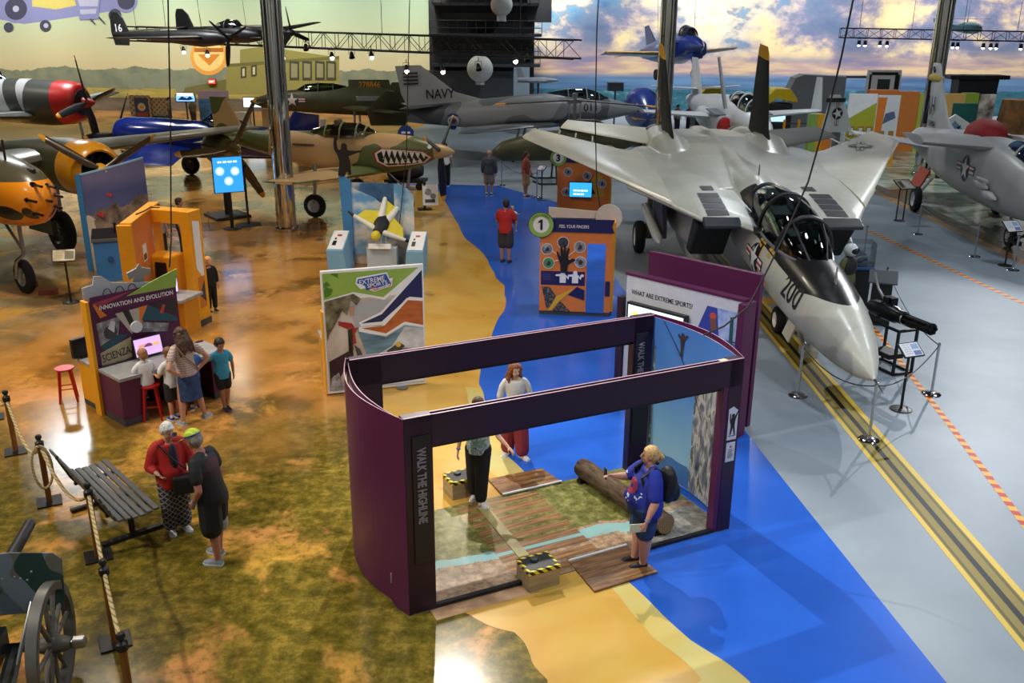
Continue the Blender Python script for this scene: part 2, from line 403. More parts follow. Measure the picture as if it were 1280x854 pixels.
struct('ceiling', MB().box((0, 32, 13.2), (120, 78, .4)), M('#3a3c42', .9, name='dark_ceiling_paint'))
sidew = MN('side_wall_paint', [(.32, '#2e3338'), (.42, '#7f8a92'), (.5, '#d8d2c0'), (.58, '#5c7fae'), (.68, '#c9b890')], .22, .8, 4, vec3=(1, 1, .15))
struct('wall_left', MB().box((-48.2, 32, 6), (.4, 78, 14)), sidew); struct('wall_right', MB().box((48.2, 32, 6), (.4, 78, 14)), sidew)
struct('wall_front', MB().box((0, -6.2, 6), (96, .4, 14)), sidew)
# polished columns
cm = Mat('polished_column_metal', .06, 1.0); x, y, z = cm.xyz(); cm.col(cm.ramp(cm.noise(2, 2, vec=cm.vec(x*3, y*3, z*.3)), [(.3, '#b9b6ae'), (.7, '#dedcd6')]))
for i, (px, py, Y, r_) in enumerate([(357, 262, 29.5, .31), (829, 130, 42, .33), (1161, 150, 42, .33)]):
    p = AT(px, py, Y); mb = MB().lathe([(r_*1.25, 0), (r_*1.25, .12), (r_, .16), (r_, .25), (r_, 3), (r_, 6), (r_, 9), (r_, 13)], (p.x, Y, 0), n=32)
    # two slim service pipes running up the column
    mb.cyl((p.x+r_*.96, Y-.12, .1), (p.x+r_*.96, Y-.12, 13), .04, 10, 1)
    tag(mb.build('column', [cm.m, STEEL], None, 30), kind='structure')
# ---------------------------------------------------------------- light
SC.world = bpy.data.worlds.new('world'); SC.world.use_nodes = True
wb = SC.world.node_tree.nodes['Background']; wb.inputs[0].default_value = (.62, .7, .85, 1); wb.inputs[1].default_value = .25
def area(loc, tgt, size, power, col=(1, .93, .84), sy=None, spread=150):
    l = bpy.data.lights.new('ceiling_or_fill_lamp', 'AREA'); l.energy = power; l.color = col; l.size = size; l.spread = R(spread)
    if sy: l.shape = 'RECTANGLE'; l.size_y = sy
    o = bpy.data.objects.new('ceiling_or_fill_lamp', l); COL.objects.link(o); o.location = loc
    o.rotation_euler = (V(tgt)-V(loc)).to_track_quat('-Z', 'Y').to_euler(); return o
def spot(loc, tgt, power, ang=50, col=(1, .9, .76), r=.15, blend=.4):
    l = bpy.data.lights.new('spot_lamp', 'SPOT'); l.energy = power; l.color = col; l.spot_size = R(ang); l.spot_blend = blend; l.shadow_soft_size = r
    o = bpy.data.objects.new('spot_lamp', l); COL.objects.link(o); o.location = loc
    o.rotation_euler = (V(tgt)-V(loc)).to_track_quat('-Z', 'Y').to_euler(); return o
cool = (.86, .93, 1.0); warm = (1, .86, .68)
# high-bay lamps
for lx, ly, pw, c in [(-14, 10, 900, warm), (-6, 16, 800, warm), (-11, 21, 1000, warm), (4, 6, 1100, cool), (11, 11, 1200, cool), (15, 21, 900, cool), (4, 21, 700, cool), (4.7, 53.6, 1400, cool), (-15.4, 49, 800, warm), (-28, 34, 900, warm), (10, 40, 1300, cool), (22, 40, 1500, cool), (-24, 56, 350, warm), (-8, 60, 350, warm), (20, 60, 1000, cool), (-2, 34, 900, warm)]:
    area((lx, ly, 12.6), (lx, ly, 0), 1.1, pw*.34, c)
area((-19.5, 39, 12.5), (-19.5, 39, 0), 3.2, 1400, (.95, .97, 1), 3.2)
# track spots
spot((-1.5, 20, 11), (.6, 11.0, 0), 5200, 34, (1, .93, .82), .08)
spot((-6, 9, 12), (2, 11, 0), 1500, 50, (.85, .92, 1), .1)
spot((-13, 6, 12.4), (-4, 11.5, 0), 3600, 56, (1, .9, .75), .12)
spot((20, 36, 12.4), (5.2, 13.5, 0), 7500, 36, (.97, .98, 1), .15)
spot((14, 6, 12.4), (6.5, 17, 1.5), 1700, 58, (.95, .97, 1), .15)
spot((-10, 18, 12.4), (-7, 20, 0), 1800, 66, (1, .86, .66), .15)
for lx in (-30, -10, 10, 30): area((lx, -1.2, 12.6), (lx, -6, 6), 1.5, 420, (1, .96, .9))  # added lamps washing the unseen front wall, for column reflections and fill
for lx in (-42, 42): area((lx, 25, 12.6), (lx*1.2, 25, 6), 1.5, 700, (1, .96, .9), 8)  # added lamps brightening the unseen side walls for the column reflections
# wall washers along the mural
for lx in range(-42, 48, 9):
    area((lx, WALLY-6, 12.4), (lx, WALLY, 3.2), 1.2, 480 if lx < -3 else 640, (1, .95, .82) if lx < -3 else (1, .98, .95), spread=120)
vs = SC.view_settings; vs.view_transform = 'Standard'; vs.look = 'None'; vs.exposure = 0.25; vs.gamma = 1.0; vs.use_curve_mapping = False
SC.cycles.use_denoising = True; SC.cycles.max_bounces = 8; SC.cycles.transparent_max_bounces = 12; SC.cycles.sample_clamp_indirect = 6
# ================================================================ THE BOOTH (walk the highline)
BY = 0.45247; L, W, H = 4.53, 2.135, 2.44
booth = thing('highline_booth', 'dark purple walk-through photo booth with rounded ends, open front and no roof', 'exhibit booth', (-1.147, 9.047, 0), BY)
bx = lambda x, y, z=0: V((x, y, z))
def arc(x0, sgn, off=0.0, n=14, bulge=.25):
    """rounded end: from front corner to back corner"""
    return [V((x0+sgn*(bulge-off)*sin(pi*i/n), W*(i/n)+off*(1-2*i/n), 0)) for i in range(n+1)]
bluesky = Mat('sky_backdrop_print', .6); x, y, z = bluesky.xyz()
bluesky.col(bluesky.ramp((z + bluesky.noise(.8, 4)*.5)/2.9, [(.1, '#a9d4e6'), (.35, '#86bce2'), (.6, '#5590dc'), (.95, '#3f7ad0')]))
def curved_wall(name, x0, sgn, inner_mat, notch):
    n = 20; o_ = arc(x0, sgn, 0, n); i_ = arc(x0, sgn, .11, n)
    mb = MB(); z0 = [.0 if (k <= 2 or k >= n-2 or not notch) else .06 for k in range(n+1)]
    for k in range(n):
        a, b, c, d = o_[k], o_[k+1], i_[k+1], i_[k]
        up_ = lambda p, zz: V((p.x, p.y, zz))
        mb.add([up_(a, z0[k]), up_(b, z0[k+1]), up_(b, H), up_(a, H)], [(0,1,2,3)], 0)
        mb.add([up_(d, z0[k]), up_(c, z0[k+1]), up_(c, H-.03), up_(d, H-.03)], [(3,2,1,0)], 1)
        mb.add([up_(a, H), up_(b, H), up_(lerp(b, c, .12), H), up_(lerp(a, d, .12), H)], [(0,1,2,3)], 2)
        mb.add([up_(lerp(a, d, .88), H-.03), up_(lerp(b, c, .88), H-.03), up_(c, H-.03), up_(d, H-.03)], [(0,1,2,3)], 2)
        mb.add([up_(lerp(a, d, .12), H), up_(lerp(b, c, .12), H), up_(lerp(b, c, .14), H-.14), up_(lerp(a, d, .14), H-.14)], [(0,1,2,3)], 0)
        mb.add([up_(lerp(a, d, .88), H-.03), up_(lerp(b, c, .88), H-.03), up_(lerp(b, c, .86), H-.14), up_(lerp(a, d, .86), H-.14)], [(0,1,2,3)], 0)
        mb.add([up_(lerp(a, d, .14), H-.14), up_(lerp(b, c, .14), H-.14), up_(lerp(b, c, .86), H-.14), up_(lerp(a, d, .86), H-.14)], [(0,1,2,3)], 3)
        mb.add([up_(a, z0[k]), up_(b, z0[k+1]), up_(c, z0[k+1]), up_(d, z0[k])], [(3,2,1,0)], 0)
    for e in (0, n):
        a, d = o_[e], i_[e]; mb.add([V((a.x, a.y, 0)), V((d.x, d.y, 0)), V((d.x, d.y, H-.1)), V((a.x, a.y, H-.1))], [(0,1,2,3)], 0)
    mb2 = mb; me = mb2.mesh(name, [PURP, inner_mat, M('#b48fa0', .4, name='pale_panel_edge'), M('#c9b29a', .6, name='raw_board')], None)
    return mobj(name, me, [PURP, inner_mat, MATS['pale_panel_edge'], MATS['raw_board']], booth)
curved_wall('curved_end_wall', 0, -1, PURP, True)
cw = curved_wall('curved_end_wall', L, 1, bluesky.m, False); cw['label'] = 'rounded end wall with a blue sky print inside'
def bpost(x0, x1, y0, y1, mi=DPURP, z1=H): return MB().box(((x0+x1)/2, (y0+y1)/2, z1/2), (x1-x0, y1-y0, z1)).build('post', mi, booth, None, .006)
bpost(0, .33, 0, .14); bpost(L-.21, L, 0, .14); bpost(.02, .42, W-.14, W); bpost(L-.34, L-.02, W-.14, W)
# the lighter purple return of the right post
MB().box((L-.245, .07, H/2-.14), (.07, .13, H-.28)).build('post_return', PURP, booth, None)
edgem = MATS['pale_panel_edge']
for y0, nm in ((0, 'header_beam'), (W-.14, 'header_beam')):
    mb = MB(); z0 = H-.36
    mb.box((L/2, y0+.012, z0+.18), (L-.02, .024, .36), 0, 0); mb.box((L/2, y0+.128, z0+.17), (L-.02, .024, .34), 0, 0)
    mb.box((L/2, y0+.07, z0+.01), (L-.02, .1, .02), 0, 0)
    mb.box((L/2, y0+.012, H+.002), (L-.02, .022, .004), 0, 1); mb.box((L/2, y0+.128, H-.018), (L-.02, .022, .004), 0, 1)
    mb.box((L/2, y0+.07, z0-.025), (L-.6, .05, .05), 0, 2)
    mb.box((.2, y0+.07, H-.02), (.26, .1, .02), 0, 3); mb.box((L-.2, y0+.07, H-.02), (.24, .1, .02), 0, 3)
    mb.build(nm, [DPURP, edgem, BLACK, M('#d8c49a', .6, name='pale_wood_block')], booth, None)
# vertical sign panels
signm = M('#1a171f', .5, name='sign_black')
def hl_sign(x0, w_, y0, ny, zt, zb, flip=False):
    ex = V((0, 0, -1)); nrm = V((0, ny, 0)); ey = nrm.cross(ex)
    pn = MB().box((x0+w_/2, y0+ny*.008, (zt+zb)/2), (w_, .016, zt-zb)).build('sign_panel', signm, booth, None, .003)
    F = frame(V((x0+w_/2, y0+ny*.017, zt-.14)) - ey*.05, ex, ey)
    text('lettering', 'WALK THE HIGHLINE', .14, M('#8f8a94', .4, name='sign_grey_letters'), pn, F, 'LEFT', .002, .004, fit=.92)
hl_sign(.085, .215, 0, -1, 2.22, .66); hl_sign(L-.31, .2, W-.14, -1, 2.2, .5)
# notices on the right post
nf = lambda xx, zz, y0=-.004: frame((L-.105+xx, y0, zz), (1,0,0), (0,0,1))
q = MB().prism([(-.075, 0), (.075, 0), (.075, .4), (-.0, .46), (-.075, .43)], (L-.105, 0, 1.34), (1,0,0), (0,0,1), (0,-1,0), .008).build('notice_sign', M('#c9cad6', .5, name='notice_white'), booth, None)
graphic('pictogram', q, nf(0, 1.34, -.009), [(BLACK, circ(.0, .34, .025)), (BLACK, [(-.02,.32),(.02,.32),(.07,.4),(.08,.39),(.035,.27),(.03,.2),(.045,.1),(.05,.07),(.03,.07),(.005,.17),(-.02,.08),(-.04,.07),(-.03,.2),(-.05,.27),(-.055,.37),(-.04,.37),(-.03,.29)]), (BLACK, rect(-.06,.055,.12,.008))])
q = MB().prism(rect(-.07, 0, .14, .27), (L-.105, 0, 1.03), (1,0,0), (0,0,1), (0,-1,0), .008).build('notice_sign', MATS['notice_white'], booth, None)
graphic('print', q, nf(0, 1.03, -.009), [(M('#b4232a', .5), [(-.02,.2),(.02,.2),(0,.235)])] + [(M('#6d6d78', .5), rect(-.045, .165-i*.022, .09-.02*(i % 3 == 2), .008)) for i in range(6)])
MB().box((-.098, .33, .36), (.012, .09, .13), R(-15)).build('wall_socket', M('#c8c8ca', .4), booth, None, .004)
# backdrop pictures on the right end: rock face, highline and walker
def endwall_pt(t, z, off=.125):
    k = arc(L, 1, off, 40); i = t*40; j = min(int(i), 39); p = lerp(k[j], k[j+1], i-j); return V((p.x, p.y, z))
def wallprint(name, mat, pts, off=.118):
    mb = MB(); mb.add([endwall_pt(t, z, off) for t, z in pts], [list(range(len(pts)))]); bm = bmesh.new()
    o = mb.build(name, mat, booth, None); return o
rockm = MN('limestone_print', [(.3, '#2d3c54'), (.45, '#7b8088'), (.55, '#c9c8c2'), (.62, '#4c5240'), (.75, '#8d9096')], 3.2, .7, 6, vec3=(3, 3, .9), dist=.5)
def rock(t0, t1, top, seed):
    rnd = random.Random(seed); n = 10; mb = MB(); rows = 24
    for i in range(n):
        ta, tb = t0+(t1-t0)*i/n, t0+(t1-t0)*(i+1)/n; za = top-.9*max(0, i/n-.45)-rnd.random()*.16
        a = [endwall_pt(ta, .02), endwall_pt(tb, .02), endwall_pt(tb, za), endwall_pt(ta, za)]; mb.add(a, [(0,1,2,3)])
    return mb.build('rock_print', rockm, booth, None)
rock(.02, .52, 2.05, 3)
rock(.965, .995, 2.1, 5)
mb = MB()
for a, b in zip([(.9, 2.4), (.7, 1.95), (.52, 1.5)], [(.7, 1.95), (.52, 1.5), (.42, 1.2)]):
    pa, pb = endwall_pt(*a), endwall_pt(*b)
    for k in range(4): mb.cyl(endwall_pt(a[0]+(b[0]-a[0])*k/4, a[1]+(b[1]-a[1])*k/4), endwall_pt(a[0]+(b[0]-a[0])*(k+1)/4, a[1]+(b[1]-a[1])*(k+1)/4), .006, 5)
mb.build('highline_print', M('#2b3556', .6), booth)
wk = lambda dx, dz: (.7+dx, 1.96+dz)
fig = [wk(-.006,0), wk(.012,0), wk(.01,.12), wk(.022,.25), wk(.05,.3), wk(.045,.33), wk(.012,.3), wk(.01,.36), wk(-.012,.36), wk(-.012,.3), wk(-.05,.36), wk(-.055,.33), wk(-.018,.25), wk(-.012,.12)]
wallprint('walker_print', M('#3b2f33', .6), fig, .13)
mtn = [(.03,.02)] + [(.03+.94*i/16, .35+.16*mnoise.noise(V((i*.7, 3, 0)))) for i in range(17)] + [(.97,.02)]
mb = MB()
for i in range(1, 17): mb.add([endwall_pt(mtn[i][0], .02, .12), endwall_pt(mtn[i+1][0], .02, .12), endwall_pt(mtn[i+1][0], mtn[i+1][1], .12), endwall_pt(mtn[i][0], mtn[i][1], .12)], [(0,1,2,3)])
mb.build('mountain_print', MN('distant_hills_print', [(.3, '#3c6ca8'), (.7, '#4c7fb8')], 2, .7), booth)
# printed floor of the booth
fm = Mat('canyon_floor_print', .22); x, y, z = fm.xyz(); n1 = fm.noise(1.6, 6, .6, dist=.4); n2 = fm.noise(7, 6, .7)
forest = fm.ramp(n2, [(.3, '#454620'), (.5, '#70703a'), (.7, '#a39a62')]); stone = fm.ramp(n2, [(.3, '#5f5548'), (.5, '#a08468'), (.62, '#b9a184'), (.75, '#8c8880')])
v = y + n1*.55 - .28; base = fm.mix((v-.72+(x-2)*.05).abs().lt(.1), stone, '#8fb7b4'); base = fm.mix(v.gt(.84), base, forest)
base = fm.mix((x-3.3+n1*.6).gt(.4)*(v.lt(.7)), base, fm.ramp(n2, [(.3, '#54524c'), (.55, '#8d8a80'), (.7, '#b0aca0')]))
pl = (y*4.4).fract(); wood = fm.ramp(fm.noise(3, 5, .6, vec=fm.vec(x*.6, y*7, 0)), [(.3, '#5d4026'), (.5, '#8d6440'), (.7, '#b08a60')])
inb = (x-2.05).abs().lt(.62) * pl.gt(.3); fm.col(fm.mix(inb*.92, base, wood))
MB().box((L/2, W/2, .006), (L-.04, W, .012)).build('printed_floor', fm.m, booth, None)
MB().box((1.05, .03, .03), (1.45, .06, .05)).build('threshold_rail', BLACK, booth, None, .004); MB().box((3.75, .03, .03), (1.1, .06, .05)).build('threshold_rail', BLACK, booth, None, .004)
MB().box((.9, -.09, .002), (1.3, .24, .004)).build('threshold_strip', MN('threshold_print', [(.3, '#a07a58'), (.7, '#c7a07c')], 5, .4), booth, None)
# narrow painted beam across the floor and cable covers
bmb = MB(); pA, pB = G(597, 628), G(655, 697); mw = booth.location
inv = (Matrix.Translation(mw) @ Matrix.Rotation(BY, 4, 'Z')).inverted(); pA, pB = inv @ pA, inv @ pB
d = (pB-pA).normalized(); s_ = V((-d.y, d.x, 0))*.075
bmb.hexa([pA-s_, pB-s_, pB+s_, pA+s_], [p+V((0,0,.022)) for p in (pA-s_, pB-s_, pB+s_, pA+s_)])
tag(bmb.build('balance_beam', MN('beam_print', [(.3, '#7a6a3e'), (.7, '#a09660')], 4, .35), booth, None, .003), 'narrow greenish printed beam on the booth floor')
# plank ramps before and behind the booth
woodm = Mat('plank_print', .35); x, y, z = woodm.xyz(); gr = woodm.noise(2.2, 6, .6, vec=woodm.vec(x*.7, y*6, 0), dist=.6)
wc = woodm.ramp(gr, [(.28, '#3a2614'), (.45, '#6b4626'), (.58, '#936a3e'), (.75, '#b08d58')]); kn = woodm.noise(1.7, 2).ss(.68, .76)
woodm.col(woodm.mix(((y*7.1).fract()).lt(.05), woodm.mix(kn, wc, '#20140a'), '#1d120a'))
def ramp(name, lab, px, edge):
    P = [G(*q) for q in px]; c = sum(P, V())/4; t = thing(name, lab, 'ramp', c, BY); m_ = (Matrix.Translation(c) @ Matrix.Rotation(BY, 4, 'Z')).inverted()
    Q = [m_ @ p for p in P]; MB().hexa([V((q.x, q.y, 0.006)) for q in Q], [V((q.x, q.y, .028)) for q in Q]).build('deck', woodm.m, t, None, .003)
    a, b = Q[edge[0]], Q[edge[1]]; MB().tube([V((a.x, a.y, .034)), V((b.x, b.y, .034))], .018, 8).build('white_strip', WHITE, t)
    return t
ramp('plank_ramp', 'wood-print plank ramp lying in front of the booth under the woman with the backpack', [(743,741.5),(822,717),(783,684),(711,704)], (2, 3))
ramp('plank_ramp', 'wood-print plank ramp lying behind the booth beside the boy in black trousers', [(628,621),(702,604),(677,587),(610,601)], (0, 1))
# log bench
lg0, lg1 = G(727, 583, .2), G(833, 655, .2)
lt = thing('log_bench', 'round brown log lying across the booth floor', 'log', ((lg0.x+lg1.x)/2, (lg0.y+lg1.y)/2, 0), atan2(lg1.y-lg0.y, lg1.x-lg0.x))
Lh = (lg1-lg0).length/2; bark = MN('log_bark', [(.3, '#2e2016'), (.5, '#54412c'), (.7, '#6e5a42')], 9, .85, 5, vec3=(.6, 2, 2), bump=.6)
prof = [(.0, -Lh), (.135, -Lh), (.14, -Lh+.02)] + [(.142+.006*sin(i*1.7), -Lh+.05+(2*Lh-.1)*i/14) for i in range(15)] + [(.14, Lh-.02), (.135, Lh)]
MB().lathe(prof, (0, 0, .19), 'X', 28).build('log', bark, lt)
gr = Mat('log_end_grain', .7); x, y, z = gr.xyz(); rr = ((y*y) + (z-.19)*(z-.19)).sqrt(); gr.col(gr.mix((rr*34 + gr.noise(9)*1.2).fract().lt(.35), '#9c7f56', '#6d5232'))
MB().lathe([(.134, 0), (.134, .006), (0, .007)], (Lh-.002, 0, .19), 'X', 28).build('cut_end', gr.m, lt)
for sx in (-Lh+.12, Lh-.12): MB().box((sx, 0, .03), (.1, .26, .06)).box((sx, .1, .07), (.06, .04, .08)).box((sx, -.1, .07), (.06, .04, .08)).build('cradle', BLACK, lt, None, .004)
# sensor boxes
hz = Mat('hazard_tape', .4); x, y, z = hz.xyz(); hz.col(hz.mix(((x+y+z)*9).fract().lt(.5), '#e5d32e', '#141414'))
def cue_box(lab, c, rz, d=(.42, .33, .27)):
    t = thing('sensor_box', lab, 'box', c, rz)
    MB().box((0, 0, d[2]/2), d).build('body', MN('raw_plywood', [(.3, '#9a8762'), (.7, '#b6a37c')], 3, .6, vec3=(1, 1, 6)), t, None, .006)
    e = .03; MB().box((0, -d[1]/2+e/2, d[2]+.004), (d[0]+.01, e, .012)).box((0, d[1]/2-e/2, d[2]+.004), (d[0]+.01, e, .012)).box((-d[0]/2+e/2, 0, d[2]+.0035), (e, d[1]+.009, .011)).box((d[0]/2-e/2, 0, d[2]+.0035), (e, d[1]+.009, .011)).box((0, -d[1]/2-.002, d[2]-.018), (d[0]+.008, .006, .04)).box((-d[0]/2-.002, 0, d[2]-.018), (.006, d[1]+.008, .04)).build('hazard_tape', hz.m, t, None)
    MB().box((0, 0, d[2]+.006), (d[0]-2*e, d[1]-2*e, .012)).build('top_pad', BLACK, t, None)
    k = MB().lathe([(0, 0), (.055, 0), (.055, .012), (.045, .03), (0, .032)], (-.03, .05, d[2]+.012)).build('push_button', DGREY, t)
cb = (G(660,742)+G(700,732))/2 + V((-.07, .16, 0))
cue_box('plywood sensor box with hazard-taped black top at the front edge of the booth', (cb.x, cb.y, .0), BY+.02)
cue_box('plywood sensor box with hazard-taped black top behind the boy in black trousers', (-.72, 12.0, .0), BY+.05)
# ================================================================ THE GREY NAVAL FIGHTER (nose towards the camera, nose down on its strut)
FY, FA = 12.4, R(4.9)
jet = thing('naval_fighter_jet', 'large pale grey twin-tail naval fighter jet with black nose panel and number 200', 'fighter jet', (6.2, 14.45+FY, 0), R(-1.0), None, FA)
def jl(x, y, z): return V((x, y-FY, z))
jm = Mat('jet_skin', .3, coat=.12); x, y, z = jm.xyz(); yy = y+FY
base = jm.ramp(jm.noise(.8, 5, .6), [(.3, '#a9aba0'), (.5, '#b7b8ad'), (.7, '#c3c4ba')])
base = jm.mix(((yy*.9).fract().lt(.012)).max((x.abs()*.93+.2).fract().lt(.012))*.22, base, '#6f7068')
hw = (yy-1.75)._op('MULTIPLY', 1.6, None).max(0.0).sqrt()*.42
blk = x.abs().lt(hw.min(.56)) * yy.gt(1.75) * yy.lt(4.2) * z.gt(2.35)
rail = z.gt((yy-3.2)*.02+2.43) * yy.gt(3.2) * yy.lt(8.6) * x.abs().gt(.2) * x.abs().lt(.79-(yy-5.5)._op('MAXIMUM',0.0)*.07)
band = (yy-5.5+(z-2.1)*-.25).abs(); bnd = band.lt(.13)*z.gt(1.9)*x.abs().gt(.45)*yy.lt(6.5)
bnd_y = band.lt(.19)*z.gt(1.85)*x.abs().gt(.45)*yy.lt(6.5)
c_ = jm.mix(bnd_y, base, '#d9a22a'); c_ = jm.mix(bnd, c_, '#1a1b1e'); c_ = jm.mix(blk.max(rail), c_, '#121316'); jm.col(c_)
JM = jm.m
# forward fuselage, spine, pancake and nacelles fused into one skin
mb = MB()
sec = [(0, .015, .015, 1.93), (.25, .13, .14, 1.94), (.6, .26, .28, 1.96), (1.1, .40, .42, 1.99), (1.7, .52, .54, 2.02), (2.4, .61, .62, 2.05), (3.2, .68, .68, 2.06), (4.2, .74, .72, 2.06), (5.5, .78, .76, 2.06), (7, .8, .82, 2.08), (8.2, .82, .92, 2.14), (9.2, .8, .88, 2.22), (10.5, .7, .62, 2.36), (12, .55, .4, 2.5), (14, .5, .3, 2.52), (16.5, .4, .25, 2.55), (18.4, .3, .12, 2.45)]
mb.loft([(t-FY, 0, zc, w, h) for t, w, h, zc in sec], 40)
for sx in (-1, 1):
    ns = [(7.2, 1.36, 2.06, .36, .54, 6), (7.4, 1.36, 2.03, .39, .6, 6), (8.9, 1.4, 2.0, .48, .7, 5), (10, 1.44, 2.0, .56, .72, 4), (12, 1.46, 2.0, .64, .72, 3), (14, 1.5, 2.02, .68, .7, 2.6), (16, 1.42, 2.1, .64, .64, 2.2), (17.4, 1.4, 2.12, .58, .58, 2), (18.0, 1.4, 2.12, .52, .52, 2)]
    st = len(mb.v); mb.loft([(t-FY, sx*xc, zc, w, h, e) for t, xc, zc, w, h, e in ns], 32)
    for i in range(st, len(mb.v)):
        q = mb.v[i]; q.y += max(0, 2.62-q.z)*.95*max(0, 1-(q.y+FY-7.2)/4.0)
    # glove: thick swept plate between body and wing
    mb.wing([(jl(sx*.6, 5.9, 2.58), jl(sx*.6, 15, 2.62), .34), (jl(sx*1.1, 6.5, 2.62), jl(sx*1.1, 15.3, 2.66), .36), (jl(sx*1.78, 6.7, 2.62), jl(sx*1.78, 15.2, 2.66), .34), (jl(sx*2.5, 8.35, 2.6), jl(sx*2.5, 14.6, 2.62), .3), (jl(sx*3.2, 9.8, 2.58), jl(sx*3.2, 13.6, 2.6), .2)])
    # raised fairing ahead of each fin
    mb.loft([(12.4-FY, sx*1.45, 2.62, .12, .06), (13.4-FY, sx*1.45, 2.66, .45, .2), (14.8-FY, sx*1.5, 2.66, .58, .36), (15.8-FY, sx*1.5, 2.64, .5, .26), (16.6-FY, sx*1.45, 2.6, .2, .1)], 20)
mb.loft([(9-FY, 0, 2.62, 1.6, .2, 3), (12-FY, 0, 2.62, 2.0, .22, 3), (15.5-FY, 0, 2.6, 1.6, .2, 3), (17.8-FY, 0, 2.5, 1.0, .08, 3)], 32)
me = remesh(mb, .035, 6, .5); body = mobj('fuselage', me, JM, jet); BT = bvh(body)
pale = MN('wing_paint', [(.3, '#bdbdb0'), (.7, '#cbcabd')], 1.2, .26)
def wingp(sx):
    m = MB().wing([(jl(sx*2.3, 7.9, 2.66), jl(sx*2.3, 13.6, 2.66), .24), (jl(sx*3.2, 9.9, 2.66), jl(sx*3.1, 14.2, 2.66), .22), (jl(sx*4.6, 13.0, 2.63), jl(sx*4.3, 15.8, 2.63), .15), (jl(sx*5.9, 15.75, 2.6), jl(sx*5.55, 17.45, 2.6), .09), (jl(sx*5.98, 16.1, 2.6), jl(sx*5.6, 17.5, 2.6), .03)])
    w_ = m.build('wing', pale, jet); return w_
WL, WR = wingp(-1), wingp(1)
for sx, w_ in ((-1, WL), (1, WR)):
    for t in (.25, .5, .75): MB().tube([jl(sx*(3.3+2*t), 14.3+2.6*t, 2.72-.06*t), jl(sx*(3.25+2*t), 15.2+2.1*t, 2.71-.06*t)], .03, 6).build('hinge_fairing', pale, w_)
MB().wing([(jl(-1.5, 15.6, 2.42), jl(-1.5, 18.6, 2.42), .16), (jl(-4.7, 18.1, 2.5), jl(-4.4, 19.6, 2.5), .05)]).build('tailplane', MN('tailplane_paint', [(.3, '#c9c8b8'), (.7, '#d6d5c6')], 1.2, .35), jet)
o = MB().wing([(jl(1.5, 15.6, 2.3), jl(1.5, 18.6, 2.3), .16), (jl(4.7, 18.1, 2.25), jl(4.4, 19.6, 2.35), .05)]).build('tailplane', MN('dark_tailplane_tone', [(.3, '#44463f'), (.7, '#525449')], 1.2, .5), jet); o['label'] = 'dark grey tailplane'  # right tailplane coloured much darker than the left one
finm = Mat('fin_paint', .6, spec=.2); x, y, z = finm.xyz(); finm.col(finm.mix(z.gt(5.02+0), finm.ramp(finm.noise(1.5, 3), [(.3, '#17181a'), (.7, '#232427')]), '#d8a021'))
for sx in (-1, 1):
    f = MB().wing([(jl(sx*1.42, 13.9, 2.75), jl(sx*1.42, 17.0, 2.75), .2), (jl(sx*1.46, 14.6, 3.2), jl(sx*1.46, 17.1, 3.2), .16), (jl(sx*1.6, 16.1, 5.2), jl(sx*1.6, 17.5, 5.2), .09), (jl(sx*1.62, 16.4, 5.38), jl(sx*1.62, 17.5, 5.36), .04)], (1, 0, 0)).build('tail_fin', finm.m, jet); f['label'] = 'black tail fin with a yellow tip'
    if sx < 0: graphic('white_marking', f, frame(jl(-1.56-.09, 16.6, 3.9), (0, -1, 0), (-.07, 0, 1)), [(WHITE, circ(0, .35, .13, 16, .2)), (WHITE, circ(.08, .0, .11, 16, .16)), (WHITE, [(-.2, -.4), (.2, -.12), (.24, -.2), (-.14, -.48)]), (WHITE, [(.2, -.45), (-.14, -.14), (-.2, -.2), (.12, -.52)])], .001, .03)
    MB().lathe([(.5, 0), (.5, .5), (.42, .75), (.36, .74), (.38, .1), (0, .05)], jl(sx*1.4, 17.9, 2.12), 'Y', 28).build('exhaust_nozzle', M('#4b4844', .35, .8), jet)
    # intake: dark ramp lip, black blanking cover and bleed louvres
    MB().hexa([jl(sx*1.36-.42, 6.36, 2.55), jl(sx*1.36+.42, 6.4, 2.55), jl(sx*1.36+.42, 6.74, 2.57), jl(sx*1.36-.42, 6.74, 2.57)], [jl(sx*1.36-.42, 6.37, 2.64), jl(sx*1.36+.42, 6.41, 2.64), jl(sx*1.36+.42, 6.74, 2.735), jl(sx*1.36-.42, 6.74, 2.735)]).build('intake_lip', M('#34373c', .4, .3), jet, None, .02)
    MB().hexa([jl(sx*1.42-.42, 7.75, 1.5), jl(sx*1.42+.42, 7.75, 1.5), jl(sx*1.42+.42, 8.3, 1.45), jl(sx*1.42-.42, 8.3, 1.45)], [jl(sx*1.42-.42, 7.0, 2.42), jl(sx*1.42+.42, 7.0, 2.42), jl(sx*1.42+.42, 7.6, 2.5), jl(sx*1.42-.42, 7.6, 2.5)]).build('intake_cover', M('#17181a', .6), jet, None, .05)
    F = frame(jl(sx*1.36, 0, 4), (1, 0, 0), (0, 1, 0)); sh = []
    for q in range(4): sh.append(rect(-.27, 6.92+q*.42-FY+FY, .5, .36))
    sh.append(rect(-.1 if sx < 0 else -.3, 8.8, .3, .4))
    for q_ in sh: decal('bleed_louvre', flat([q_]), F, BT, M('#2b2f35', .4, .3), jet, .012, .25)
